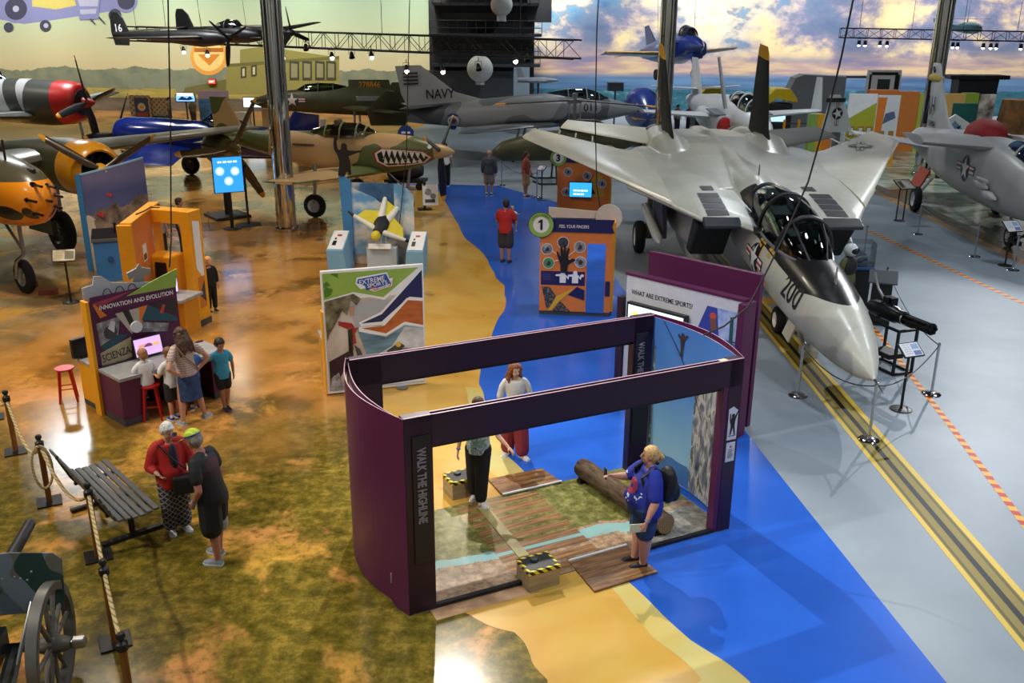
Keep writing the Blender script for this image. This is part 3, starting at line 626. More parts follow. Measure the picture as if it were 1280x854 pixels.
# insignia on wing, star and number on the nose
def insignia(name, F, target, parent, r, mats=None, off=.01, reach=4, bars=True):
    nv, wh, rd = mats or (M('#1d2545', .4), M('#e3e2da', .4), M('#a5342e', .4))
    sh = [(nv, circ(0, 0, r, 40))]
    if bars: sh = [(nv, rect(-2*r-.05*r, -.3*r, 4.1*r, .66*r))] + sh + [(wh, rect(-1.95*r, -.22*r, .97*r, .5*r)), (wh, rect(.98*r, -.22*r, .97*r, .5*r)), (rd, rect(-1.95*r, -.05*r, .97*r, .17*r)), (rd, rect(.98*r, -.05*r, .97*r, .17*r))]
    sh.append((wh, starp(0, 0, r*.97)))
    g = bpy.data.objects.new(name, None)
    mb, ms = MB(), []; me0 = None
    for i, (m, p) in enumerate(sh):
        me = flat([p]); o = decal(name, me, F, target, m, parent, off+.0025*i, r*.35, reach)
        ms.append(o)
    # join into one printed mark
    bm = bmesh.new(); mats_ = []
    for o in ms:
        k = len(bm.faces); bm.from_mesh(o.data); bm.faces.ensure_lookup_table(); m = o.data.materials[0]
        if m not in mats_: mats_.append(m)
        for f in bm.faces[k:]: f.material_index = mats_.index(m)
    me = bpy.data.meshes.new(name); bm.to_mesh(me); bm.free()
    for o in ms: d_ = o.data; bpy.data.objects.remove(o); bpy.data.meshes.remove(d_)
    for m in mats_: me.materials.append(m)
    return mobj(name, me, mats_, parent)
insignia('star_insignia', frame(jl(-.9, 5.7, 2.16), (0, -1, .0), (.3, 0, 1)), BT, jet, .33)
insignia('star_insignia', frame(jl(4.35, 14.7, 2.9), (.35, 1, 0), (-1, .35, 0)), bvh(WR), WR, .36, (M('#585b58', .4), M('#b9b9ad', .4), M('#585b58', .4)))
nm = text_mesh('200', .62, 'CENTER', 0, .012, 1.05); decal('number_lettering', nm, frame(jl(-.9, 3.12, 2.14), (0, -1, 0), (.25, 0, 1)), BT, BLACK, jet, .008, .08)
for (yq, zq, w_, h_) in [(5.0, 1.75, .1, .42), (4.75, 1.95, .5, .06), (4.6, 1.6, .42, .07), (4.9, 1.5, .3, .09)]:
    decal('rescue_marking', flat([[(-w_/2, -h_/2), (w_/2, -h_/2), (w_/2+.05, h_/2), (-w_/2+.05, h_/2)]]), frame(jl(-.9, yq, zq), (0, -1, 0), (.25, 0, 1)), BT, M('#c99a2e', .4), jet, .007, .2)
for yq in (4.9, 5.6): decal('crew_name_marking', flat([rect(-.2, .02, .17, .07), rect(0, .02, .2, .07), rect(-.12, -.1, .2, .07)]), frame(jl(-.7, yq, 2.52), (0, -1, 0), (.6, 0, 1)), BT, M('#c9a43a', .4), jet, .012, .1, 1.0)
# cockpit, canopy
gl = GLASS('smoked_canopy_glass', '#8d9aa0', .1)
cs = [(3.62, .06, 2.66, .04), (3.95, .36, 2.62, .32), (4.3, .46, 2.6, .54), (4.8, .56, 2.58, .74), (5.5, .6, 2.56, .84), (6.4, .6, 2.56, .84), (7.3, .56, 2.58, .74), (8.1, .44, 2.62, .52), (8.9, .3, 2.7, .32), (9.5, .12, 2.8, .14)]
def half(secs, n=18): return [[jl(w*cos(pi*k/n), t, zc+h*sin(pi*k/n)) for k in range(n+1)] for t, w, zc, h in secs]
cock = MB().rings(half([(t, w*.93, zc-.03, h*.3) for t, w, zc, h in cs]), False, closed=False).build('cockpit_tub', M('#16181b', .7), jet)
can = MB().rings(half(cs[:9]), False, closed=False).build('canopy_glass', gl, jet, 60)
fr = M('#2a2c30', .4, .3)
def bow(t, w, zc, h, r): return MB().tube([jl(w*cos(pi*k/18)*1.01, t, zc+h*1.01*sin(pi*k/18)) for k in range(19)], r, 8).build('canopy_frame', fr, jet)
bow(4.75, .56, 2.58, .735, .05); bow(6.3, .6, 2.56, .84, .04); bow(8.2, .42, 2.63, .5, .04)
for sx in (-1, 1): MB().tube([jl(sx*w*1.0, t, zc+.02) for t, w, zc, h in cs[1:9]], .035, 8).build('canopy_rail', M('#8d9094', .35, .5), jet)
for sx in (-1, 1): MB().tube([jl(sx*.17, 3.72, 2.72), jl(sx*.27, 4.2, 3.0), jl(sx*.3, 4.72, 3.2)], .022, 6).build('windscreen_bow', fr, jet)
MB().add([jl(-.17, 3.76, 2.78), jl(.17, 3.76, 2.78), jl(.26, 4.68, 3.22), jl(-.26, 4.68, 3.22)], [(0, 1, 2, 3)]).build('flat_windscreen', GLASS('green_windscreen_glass', '#8db4b4', .2), jet)
for yq in (5.55, 7.1):
    s_ = MB().box((0, yq+.15-FY, 2.72), (.44, .16, .62), rx=R(-14)).box((0, yq+.12-FY, 3.0), (.3, .2, .2), rx=R(-14)).box((0, yq-.15-FY, 2.5), (.42, .5, .12)).build('ejection_seat', M('#2f2f2b', .7), jet, None, .03)
    MB().tube([jl(-.1, yq+.05, 3.12), jl(0, yq, 3.16), jl(.1, yq+.05, 3.12)], .02, 6).build('firing_handle', M('#b0342a', .5), s_)
for yq in (4.75, 6.35): MB().box((0, yq-FY, 2.73), (.8, .22, .32), rx=R(18)).build('instrument_shroud', M('#191a1c', .6), jet, None, .05)
MB().cyl(jl(0, 0.02, 1.93), jl(0, -.42, 1.9), .022, 8, r2=.006).build('nose_probe', CHROME, jet)
for (xq, yq) in ((0, 2.5), (.0, 9.15)): MB().hexa([jl(xq-.01, yq, 2.6), jl(xq+.01, yq, 2.6), jl(xq+.01, yq+.12, 2.6), jl(xq-.01, yq+.12, 2.6)], [jl(xq-.006, yq+.06, 3.0 if yq < 5 else 3.36), jl(xq+.006, yq+.06, 3.0 if yq < 5 else 3.36), jl(xq+.006, yq+.12, 3.0 if yq < 5 else 3.36), jl(xq-.006, yq+.12, 3.0 if yq < 5 else 3.36)]).build('blade_aerial', DGREY if yq > 5 else M('#9a9c9a', .4), jet)
# undercarriage
def wheel(parent, c, r, w, ax='X', hub='#d8d8d4', name='wheel'):
    t = MB().lathe([(r*.55, -w*.42), (r*.8, -w*.5), (r*.95, -w*.38), (r, -w*.15), (r, w*.15), (r*.95, w*.38), (r*.8, w*.5), (r*.55, w*.42)], c, ax, 28, cap=False).build(name, RUBBER, parent)
    MB().lathe([(0, -w*.2), (r*.2, -w*.3), (r*.24, -w*.16), (r*.45, -w*.2), (r*.56, -w*.44), (r*.58, -w*.3), (r*.58, w*.3), (r*.56, w*.44), (r*.45, w*.2), (r*.24, w*.16), (r*.2, w*.3), (0, w*.2)], c, ax, 24).build('hub', M(hub, .4, .1), t); return t
gz = .635
for sx in (-1, 1): wheel(jet, jl(sx*.26, 5.0, gz+.3), .3, .22, hub='#e6e4de')
MB().cyl(jl(-.32, 5.0, gz+.3), jl(.32, 5.0, gz+.3), .05).cyl(jl(0, 5.0, gz+.3), jl(0, 5.1, 1.6), .08).cyl(jl(0, 5.0, gz+.5), jl(0, 6.2, 1.5), .05).cyl(jl(0, 4.9, gz+.4), jl(0, 3.6, gz+.2), .04).box(jl(0, 3.55, gz+.17), (.3, .34, .2)).build('nose_strut', M('#c2c0b8', .4, .2), jet)
MB().box(jl(-.3, 3.95, 1.2), (.03, .5, .5), ry=R(18)).build('gear_door', pale, jet, None); MB().box(jl(.3, 3.95, 1.2), (.03, .5, .5), ry=R(-18)).build('gear_door', pale, jet, None)
for sx in (-1, 1):
    wheel(jet, jl(sx*2.5, 12.4, .47), .47, .3)
    MB().cyl(jl(sx*2.25, 12.4, .47), jl(sx*2.2, 12.3, 2.2), .11).cyl(jl(sx*2.6, 12.4, .47), jl(sx*2.1, 12.4, .47), .06).cyl(jl(sx*2.2, 12.35, 1.0), jl(sx*1.7, 11.2, 1.9), .06).cyl(jl(sx*2.25, 12.4, .9), jl(sx*1.5, 12.8, 1.9), .05).build('main_strut', M('#8d7d62', .5, .2), jet)
    MB().box(jl(sx*2.2, 11.6, 1.5), (.04, .9, .7), rx=R(10)).build('gear_door', JM, jet, None, .01)
    MB().lathe([(0, 0), (.12, .2), (.24, .7), (.29, 1.4), (.29, 3.4), (.22, 4.4), (.1, 5.1), (0, 5.3)], jl(sx*1.36, 7.6, .98), 'Y', 24).build('drop_tank', M('#a5a69c', .3, 0, coat=.3), jet)
    MB().hexa([jl(sx*2.2-.05, 9.4, 1.35), jl(sx*2.2+.05, 9.4, 1.35), jl(sx*2.2+.05, 11.2, 1.35), jl(sx*2.2-.05, 11.2, 1.35)], [jl(sx*2.3-.07, 9.2, 2.5), jl(sx*2.3+.07, 9.2, 2.5), jl(sx*2.3+.07, 11.6, 2.5), jl(sx*2.3-.07, 11.6, 2.5)]).build('weapon_pylon', M('#3d4045', .5), jet, None, .02)
    MB().lathe([(0, 0), (.05, .12), (.1, .32), (.125, .6), (.125, 3.4), (0, 3.42)], jl(sx*2.42, 8.7, 1.45), 'Y', 20).build('missile', M('#dcdcd8', .35), jet)
# ================================================================ EXHIBIT KIOSKS
def tri(a, b, c): return [a, b, c]
YSIDE = YEL; GTOP = MN('grey_laminate', [(.3, '#8b8d90'), (.7, '#a6a7a8')], 5, .4)
TEAL = M('#1d5263', .5); SAGE = M('#8fb04c', .5, name='lime_panel'); DUST = M('#b9b4a8', .5); PAPER = MN('old_paper', [(.3, '#a79a78'), (.6, '#b8ab88'), (.7, '#8f8468')], 3, .6)
PHOTO_G = MN('grey_photo_print', [(.3, '#4a4a4c'), (.5, '#8c8d90'), (.62, '#b9babb'), (.75, '#6c6d70')], 5, .5, 6)
LOW = M('#3f4044', .5, name='kick_plate')
# ---- innovation counter (back-to-back desk with a tall graphic wall)
inn = thing('innovation_kiosk', 'purple and yellow back-to-back desk with a tall INNOVATION AND EVOLUTION graphic wall', 'exhibit kiosk', G(131, 519), atan2(G(260,503).y-G(165,533).y, G(260,503).x-G(165,533).x))
IW, ID, IH = 1.56, .78, 2.02       # wall runs along +x, the near desk lies at -y
wallp = MB().box((IW/2, .06, IH/2), (IW, .10, IH)).build('graphic_wall', PURP, inn, None, .004)
MB().box((-.03, .08, IH/2+.0), (.06, .2, IH)).build('yellow_end_panel', YEL, inn, None, .004)
MB().prism([(0, 0), (IW, 0), (IW, .04), (1.0, .1), (.5, .2), (.35, .34), (.22, .36), (.18, .22), (0, .2)], (0, .16, IH), (1, 0, 0), (0, 0, 1), (0, 1, 0), .02).build('cut_out_header', M('#b9c0c6', .5), inn, None)
MB().prism([(.65, -.04), (IW, -.06), (IW+.05, .26), (1.25, .16)], (0, .0, IH), (1, 0, 0), (0, 0, 1), (0, 1, 0), .02).build('green_header_wedge', SAGE, inn, None)
WF = frame((0, .009, 0), (1, 0, 0), (0, 0, 1)); z1 = IH
gm = [(M('#551a4c', .45), rect(.03, 1.78, IW-.06, .3)), (M('#a23a52', .5), [(.05, 1.97), (.75, 2.05), (.2, 1.9)]), (ORANGE, [(.07, 1.94), (.1, 1.96), (.28, 1.72), (.16, 1.7)]),
      (PHOTO_G, [(.08, 1.62), (.1, 1.22), (.42, 1.35), (.5, 1.66)]), (TEAL, [(.1, 1.2), (.42, 1.34), (.62, 1.32), (.2, 1.1)]), (PAPER, [(.08, .82), (.62, .9), (.64, 1.26), (.08, 1.1)]),
      (DUST, [(.42, 1.72), (.95, 1.74), (.8, 1.4), (.66, 1.3)]), (ORANGE, [(.84, 1.74), (1.0, 1.75), (.9, 1.5), (.82, 1.42)]), (TEAL, [(1.0, 1.75), (IW-.05, 1.42), (IW-.05, 1.34), (.86, 1.5)]), (PHOTO_G, [(.84, 1.48), (1.35, 1.34), (1.3, 1.2), (.8, 1.3)]),
      (M('#2c2a2e', .5), [(1.04, 1.75), (IW-.04, 1.76), (IW-.04, 1.47)]), (M('#b8452e', .5), [(1.2, 1.56), (1.27, 1.7), (1.32, 1.68), (1.26, 1.53)]), (M('#26262a', .5), [(.55, 1.73), (.66, 1.74), (.74, 1.45), (.66, 1.42)]),
      (M('#3c3e42', .5), circ(.3, 1.42, .12)), (M('#d4d5d6', .5), [(.26, 1.5), (.34, 1.62), (.4, 1.58), (.36, 1.4)])]
graphic('graphic_print', wallp, WF, gm)
text('title_lettering', 'INNOVATION AND EVOLUTION', .105, WHITE, wallp, WF @ Matrix.Translation((.16, 1.84, .012)), ext=.001, bold=.0015, fit=1.32)
text('lettering', 'SCIENZA', .19, M('#2b2a28', .6), wallp, WF @ Matrix.Translation((.1, .93, .012)) @ Matrix.Rotation(R(6), 4, 'Z'), ext=.001, fit=.5)
MB().lathe([(.0, .0), (.1, 0), (.1, .05), (.0, .052)], (.74, 0, 1.42), (0, -1, 0), n=28).build('round_lamp', M('#d9dbe0', .4), inn)
scr = MB().box((.86, -.1, 1.06), (.52, .04, .34), rx=R(-12)).build('monitor', BLACK, inn, None, .006)
MB().box((.86, -.124, 1.065), (.48, .006, .3), rx=R(-12)).build('lit_screen', EM('#c9a5d6', .9), scr, None)
graphic('screen_picture', scr, frame((.86, -.128, 1.065), (1, 0, 0), (0, -.2, .98)), [(EM('#d99a8a', .8), rect(-.18, -.1, .14, .16)), (EM('#7a3e6a', .6), circ(0, -.02, .08)), (EM('#e6b06a', .8), rect(.08, -.09, .12, .14))])
# desks: near side with knee space, far side plain
for (x0, x1) in ((0, .42), (IW+.1, IW+.4)): MB().box(((x0+x1)/2, -ID/2+.03, .46), (x1-x0, ID-.02, .68)).build('desk_pedestal', PURP, inn, None, .004); MB().box(((x0+x1)/2, -ID/2+.03, .06), (x1-x0-.01, ID, .12)).build('kick_plate', LOW, inn, None)
MB().box((IW/2+.19, -.03, .45), (IW+.38, .04, .86)).build('modesty_panel', DPURP, inn, None)
MB().box((IW/2+.2, -ID/2+.03, .83), (IW+.42, ID+.04, .06)).build('worktop', GTOP, inn, None, .008)
MB().box((IW/2, .47, .45), (IW-.02, .62, .7)).build('rear_desk', YEL, inn, None, .004); MB().box((IW/2, .47, .06), (IW-.03, .62, .12)).build('kick_plate', LOW, inn, None); MB().box((IW/2, .47, .83), (IW+.04, .66, .06)).build('worktop', GTOP, inn, None, .008)
sp = MB(); FS = frame((1.0, .26, IH+.02), (1, 0, 0), (0, -.25, .97))     # grey winged star over the header
sp.prism([(-.22, .2), (-.05, .26), (.0, .34), (.05, .26), (.22, .2), (.18, .06), (.09, .1), (.12, -.08), (0, -.02), (-.12, -.08), (-.09, .1), (-.18, .06)], FS @ V((0, .1, 0)), FS.to_3x3() @ V((1, 0, 0)), FS.to_3x3() @ V((0, 1, 0)), FS.to_3x3() @ V((0, 0, 1)), .03)
sp.build('winged_header_shape', M('#9aa0a4', .45), inn, None, .006)
mb = MB()
for k in range(3): mb.tube([(.3+.22*k+.02*i, .1+.02*sin(i), IH+.03+.1*sin(pi*i/8)) for i in range(9)], .008, 6)
mb.build('cable', BLACK, inn)
MB().box((.1, .72, 1.05), (.42, .08, .34), R(8)).box((.1, .72, .87), (.2, .16, .03)).build('rear_monitor', BLACK, inn, None, .008)
# red stools
def stool(label, p, rz=0):
    t = thing('stool', label, 'stool', p, rz, 'red metal stools at the innovation desk'); rm = M('#b3171c', .3, .2, 'red_enamel')
    MB().lathe([(0, .62), (.16, .62), (.165, .6), (.15, .585), (0, .58)], n=24).build('seat', rm, t)
    for a in range(4):
        b = a*pi/2+pi/4; MB().tube([(.12*cos(b), .12*sin(b), .6), (.2*cos(b), .2*sin(b), 0)], [.028, .018], 8).build('leg', rm, t)
    MB().tube([(.165*cos(pi/4+i*pi/2), .165*sin(pi/4+i*pi/2), .25) for i in range(5)], .01, 6).build('footrest', rm, t); return t
iw = lambda x, y, z=0: (Matrix.Translation(inn.location) @ Matrix.Rotation(inn.rotation_euler.z, 4, 'Z')) @ V((x, y, z))
stool('red metal stool under the seated child in white at the desk', iw(.5, -.74), .3); stool('red metal stool under the woman in the denim skirt, beside the desk', iw(.95, -.8), .1); stool('red metal stool behind the yellow end of the desk', iw(-.12, 1.1), .4)
# ---- extreme sports graphic wall
e1, e2 = G(410, 495), G(533, 481)
ext = thing('extreme_sports_panel', 'tall EXTREME SPORTS graphic panel with climber and snowboarder pictures', 'display panel', e1, atan2(e2.y-e1.y, e2.x-e1.x)); EW, EH = 1.82, 2.3
pn = MB().box((EW/2, .05, EH/2+.02), (EW, .08, EH-.02)).build('panel', WHITE, ext, None, .005)
MB().box((-.012, .1, EH/2-.35), (.03, .2, EH-.75)).build('yellow_edge', YEL, ext, None); MB().box((.13, .42, .5), (.3, .62, .96)).build('side_box', M('#c08f2a', .5), ext, None, .004); MB().box((.13, .42, 1.0), (.32, .66, .03)).build('side_box_top', GTOP, ext, None)
MB().lathe([(.1, .01), (.1, .03), (0, .035)], (1.35, -.06, 0), n=20).build('foot_plate', STEEL, ext)
EF = frame((0, .009, .03), (1, 0, 0), (0, 0, 1)); eh = EH-.04
ROCK = MN('cliff_photo', [(.3, '#2f2a20'), (.5, '#6b6248'), (.7, '#97907a')], 6, .5, 6); SNOW = MN('snow_photo', [(.3, '#9fa3a6'), (.5, '#c3c6c8'), (.7, '#dcdee0')], 4, .5, 5); SEA = MN('cold_sky_photo', [(.3, '#3f5f74'), (.5, '#6f93a6'), (.7, '#9fb8c2')], 1.5, .5, 4, vec3=(.5, 1, 3)); SAND = MN('pale_dune_photo', [(.3, '#a8988c'), (.7, '#d6cbc0')], 2, .5, 4)
rust = MN('rust_print', [(.3, '#9a4f1c'), (.6, '#c0662a'), (.75, '#7a3d18')], 4, .5, 5, vec3=(1, 1, 3)); navy2 = M('#1b2557', .45)
k_ = EW-.03
ep = [(SAND, rect(.03, .05, k_-.03, 1.7)), (M('#a9adb0', .5), [(.45, 1.68), (k_, 1.68), (k_, 1.0), (.6, 1.0)]), (WHITE, [(.02, 1.72), (.55, 1.84), (1.1, 1.68), (1.62, 2.1), (k_, 2.2), (k_, eh), (.02, eh)]), (SAGE, [(.03, 1.76), (.55, 1.87), (1.08, 1.73), (k_-.06, eh-.03), (.03, eh-.02)]),
      (M('#4f7a26', .5), [(.04, 1.98), (.16, 2.02), (.1, 2.1), (.04, 2.06)]), (M('#4f7a26', .5), [(.05, 1.8), (.16, 1.84), (.2, 1.95), (.08, 2.0), (.04, 1.95)]), (M('#4f7a26', .5), [(.16, eh-.03), (.3, eh-.03), (.3, eh-.12)]),
      (WHITE, [(k_, 1.62), (k_, 2.24), (1.02, 1.46), (.62, 1.3), (.66, 1.22), (1.05, 1.22), (1.55, 1.66)]), (navy2, [(k_, 1.66), (k_, 2.18), (1.04, 1.42), (.66, 1.28), (1.03, 1.28), (1.55, 1.7)]),
      (WHITE, [(k_, 1.1), (k_, 1.66), (1.5, 1.68), (1.02, 1.2), (.62, 1.22), (.62, 1.12), (1.1, 1.0), (1.45, 1.18)]), (rust, [(k_, 1.14), (k_, 1.6), (1.52, 1.64), (1.08, 1.2), (.66, 1.19), (1.1, 1.05), (1.45, 1.24)]),
      (SEA, [(.6, 1.14), (1.1, .98), (1.45, 1.16), (k_, 1.08), (k_, .3), (.85, .3)]), (SNOW, [(1.2, .8), (1.45, 1.14), (k_, 1.08), (k_, .05), (.4, .05), (.62, .5)]), (M('#54616c', .5), [(.85, .6), (1.1, .58), (1.12, .44), (.9, .42)]),
      (ROCK, [(.04, 1.74), (.55, 1.84), (.68, 1.74), (.6, 1.62), (.5, 1.72), (.42, 1.45), (.34, 1.55), (.24, 1.36), (.08, 1.1), (.05, 1.0)]),
      (M('#b98a76', .5), [(.47, 1.62), (.55, 1.64), (.54, 1.44), (.48, 1.44)]), (M('#a02a24', .5), [(.26, 1.36), (.5, 1.3), (.55, 1.2), (.62, 1.22), (.54, 1.1), (.56, .92), (.5, .9), (.46, 1.18), (.26, 1.28)]), (M('#25222a', .5), [(.42, 1.18), (.5, 1.2), (.5, .8), (.42, .62), (.08, .3), (.1, .12), (.5, .7)]), (DPURP, [(.06, .62), (.45, .8), (.47, .7), (.12, .08), (.06, .08)]), (M('#46464a', .5), [(.52, .9), (.62, .8), (.72, .5), (.6, .5)]),
      (M('#c08a3a', .5), [(1.0, .56), (1.12, .72), (1.24, .66), (1.14, .44)]), (M('#3b3d40', .5), [(1.1, .72), (1.34, .86), (1.44, .78), (1.3, .62), (1.14, .6)]), (M('#d9b23a', .5), circ(1.32, .82, .05)), (M('#7c8084', .5), [(1.4, .76), (1.6, .7), (1.62, .66), (1.38, .7)]), (DGREY, [(.1, .4), (.2, .3), (.12, .1)]), (PHOTO_G, [(.06, .06), (.3, .06), (.22, .4), (.08, .3)]),
      (WHITE, [(.98, .06), (k_, .06), (k_, .3), (1.16, .3)]), (BLACK, tri((1.08, .2), (1.16, .2), (1.12, .27)))]
graphic('graphic_print', pn, EF, ep)
lp = Matrix.Translation((.02, 0, .016)); graphic('logo_plate', pn, EF @ lp, [(WHITE, [(.57, 2.02), (.6, 2.13), (1.14, 2.19), (1.18, 2.07), (1.24, 2.08), (1.22, 1.93), (.9, 1.85), (.8, 1.9), (.78, 1.93), (.66, 1.91)]), (M('#2251b0', .45), [(.6, 2.03), (.62, 2.1), (1.12, 2.16), (1.2, 1.98), (.96, 1.91), (.76, 1.89), (.74, 1.97)]), (M('#c0582a', .5), [(.8, 1.94), (.9, 1.935), (.96, 1.9), (1.18, 1.955), (1.22, 2.04), (1.2, 1.94), (.9, 1.865)])])
text('lettering', 'EXTREME', .12, WHITE, pn, EF @ Matrix.Translation((.66, 1.995, .024)) @ Matrix.Rotation(R(7), 4, 'Z'), ext=.001, bold=.001, fit=.45); text('lettering', 'SPORTS', .1, WHITE, pn, EF @ Matrix.Translation((.8, 1.93, .024)) @ Matrix.Rotation(R(7), 4, 'Z'), ext=.001, bold=.001, fit=.36); text('lettering', 'BEYOND HUMAN LIMITS', .04, WHITE, pn, EF @ Matrix.Translation((.84, 1.877, .024)) @ Matrix.Rotation(R(8), 4, 'Z'), ext=.001, bold=.001, fit=.36)
# ---- wingsuit display
w1, w2 = G(436, 330), G(524, 332)
ws = thing('wingsuit_display', 'blue and cloud-printed wall with a mounted wingsuit flyer model', 'exhibit display', V(((w1.x+w2.x)/2, w1.y-.2, 0)), -.03); cl = Mat('cloud_print', .5); x, y, z = cl.xyz(); nz = cl.noise(1.3, 6, .55, vec=cl.vec(x, y, z*1.6), dist=.3); cl.col(cl.mix((z-1.75+x*.5+nz*.3).gt(.12)*(x.lt(.35)), cl.mix((-z+1.0).ss(-.5, .6), cl.ramp(nz, [(.4, '#5f9cd0'), (.52, '#a9c7dc'), (.62, '#e2ddd6')]), cl.ramp(nz, [(.4, '#7ba3c4'), (.5, '#d8c2b4'), (.62, '#e8d8c6')])), cl.ramp(cl.noise(.9, 5), [(.35, '#1d3a63'), (.5, '#3a6a9a'), (.62, '#b0b8bc'), (.72, '#4c4a40')])))
mb = MB(); cv = [(-.85+1.75*i/12, .25-.28*(i/12)**2*1.2, 0) for i in range(13)]
for i in range(12):
    a, b = V(cv[i]), V(cv[i+1]); h1 = 2.25 if i < 10 else 2.25-.5*((i-9)/3)**2*.6; h2 = 2.25 if i < 9 else 2.25-.5*((i-8)/3)**2*.6
    mb.hexa([a, b, b+V((0,.05,0)), a+V((0,.05,0))], [a+V((0,0,h1)), b+V((0,0,h2)), b+V((0,.05,h2)), a+V((0,.05,h1))])
mb.build('cloud_wall', cl.m, ws, None)
blue_p = M('#3f83c4', .5); MB().hexa([(-1.1, .35, 0), (-.84, .2, 0), (-.84, .26, 0), (-1.1, .41, 0)], [(-1.2, .4, 2.55), (-.84, .2, 2.28), (-.84, .26, 2.28), (-1.2, .46, 2.55)]).build('blue_wing_wall', blue_p, ws, None)
for sx, lab in ((-1, 'left'), (1, 'right')):
    b = MB().hexa([(sx*1.0-.25, -1.2, 0), (sx*1.0+.25, -1.2, 0), (sx*1.0+.25, -.2, 0), (sx*1.0-.25, -.2, 0)], [(sx*1.05-.22, -1.25, .72), (sx*1.05+.22, -1.25, .72), (sx*1.05+.22, -.2, 1.02), (sx*1.05-.22, -.2, 1.02)]).build('lean_desk', M('#7fb4d8', .5), ws, None, .004)
    F = frame((sx*1.05, -.73, .885), (1, 0, 0), (0, 1.05, .3)); graphic('print', b, F, [(WHITE, rect(-.2, -.5, .4, 1.02)), (BLACK, rect(-.12, -.3, .1, .26)), (M('#aa3333', .5), rect(-.06, .2, .12, .1)), (BLACK, rect(-.1, .02, .05, .1))])
MB().box((.08, -.5, .33), (.8, .3, .66)).build('plinth', M('#b9c6cf', .5), ws, None, .01); MB().box((.05, -.72, .72), (.6, .06, .14), rx=R(-20)).build('label_rail', WHITE, ws, None, .004)
fly = thing('wingsuit_flyer', 'yellow, white and black wingsuit flyer model on two poles before the cloud wall', 'model figure', ws.location + V((.02, -.55, .66)))
for dx in (.02, .15): MB().cyl((dx, 0, -.0), (dx, .06, .36), .018, 8).build('support_pole', M('#d8d4c2', .4), fly)
wsw = M('#e4e2da', .6); ys = M('#d9c62e', .6, name='flyer_yellow'); fmt = Matrix.Translation((0, .02, .52)) @ Matrix.Rotation(R(26), 4, 'Y') @ Matrix.Rotation(R(42), 4, 'X')
mb = MB(); mb.ell((0, .1, 0), (.21, .34, .13)); mobj('torso', remesh(mb.xf(fmt), .02), M('#1d1d20', .6), fly)
mobj('helmet', remesh(MB().ell((0, -.3, .03), (.13, .15, .13)).xf(fmt), .015), ys, fly)
for sx in (-1, 1):
    mobj('arm', remesh(MB().cap((sx*.15, -.08, 0), (sx*.75, .0, .0), .08, .05).xf(fmt), .015), wsw, fly)
    mobj('glove', remesh(MB().cap((sx*.76, .0, 0), (sx*.92, .04, 0), .05, .03).xf(fmt), .012), BLACK, fly)
    MB().prism([(sx*.15, -.02), (sx*.68, .04), (sx*.55, .32), (sx*.2, .5)], (0, 0, -.03), (1, 0, 0), (0, 1, 0), (0, 0, 1), .05).xf(fmt).build('wing_membrane', ys, fly, None, .01)
    mobj('leg', remesh(MB().cap((sx*.1, .35, 0), (sx*.22, .95, 0), .1, .06).xf(fmt), .015), wsw, fly)
MB().prism([(-.1, .4), (.1, .4), (.2, .95), (-.2, .95)], (0, 0, -.02), (1, 0, 0), (0, 1, 0), (0, 0, 1), .03).xf(fmt).build('tail_membrane', ys, fly, None)
# black cut-out figure standing on the blue wall top
sp = ws.location + V((-1.0, .33, 2.42)); ct = thing('climber_cutout', 'flat black cut-out of a figure with one arm raised on top of the blue wall', 'cut-out figure', sp)
MB().prism([(-.2, 0), (.02, 0), (.05, .12), (.12, .12), (.13, .04), (.22, .04), (.2, .45), (.16, .62), (.42, .72), (.58, .76), (.57, .8), (.38, .79), (.16, .8), (.12, .86), (.13, .96), (.06, 1.03), (-.03, 1.02), (-.07, .94), (-.06, .86), (-.13, .8), (-.18, .86), (-.2, 1.05), (-.14, 1.22), (-.2, 1.28), (-.27, 1.2), (-.3, 1.02), (-.29, .84), (-.18, .62), (-.14, .45)], (0, 0, 0), (1, 0, 0), (0, 0, 1), (0, 1, 0), .03).build('figure', BLACK, ct, None); ct.scale = (.85, .85, .85)
# ---- challenge kiosks (number 1 large, number 3 behind)
def roundel(parent, F, r, num, word):
    b = MB().lathe([(0, 0), (r, 0), (r, .04), (0, .04)], F @ V((0, 0, -.02)), F.to_3x3() @ V((0, 0, 1)), 40).build('number_roundel', BLACK, parent)
    graphic('ring_print', b, F @ Matrix.Translation((0, 0, .021)), [(M('#8cb356', .5), circ(0, 0, r*.95, 40)), (M('#e4e2da', .5), circ(0, 0, r*.62, 40))])
    if num == '1': graphic('number', b, F @ Matrix.Translation((0, 0, .024)), [(BLACK, [(q*r, w_*r) for q, w_ in ((-.06, -.4), (.12, -.4), (.12, .42), (-.02, .42), (-.22, .27), (-.22, .12), (-.06, .2))])])
    else: text('number', num, r*1.05, BLACK, b, F @ Matrix.Translation((0, -r*.37, .026)), 'CENTER', .002, .012)
    if word:
        for i, ch in enumerate(word):
            a = R(148-i*13); text('lettering', ch, r*.22, BLACK, b, F @ Matrix.Translation((cos(a)*r*.71, sin(a)*r*.71, .026)) @ Matrix.Rotation(a-pi/2, 4, 'Z'), 'CENTER', .001)
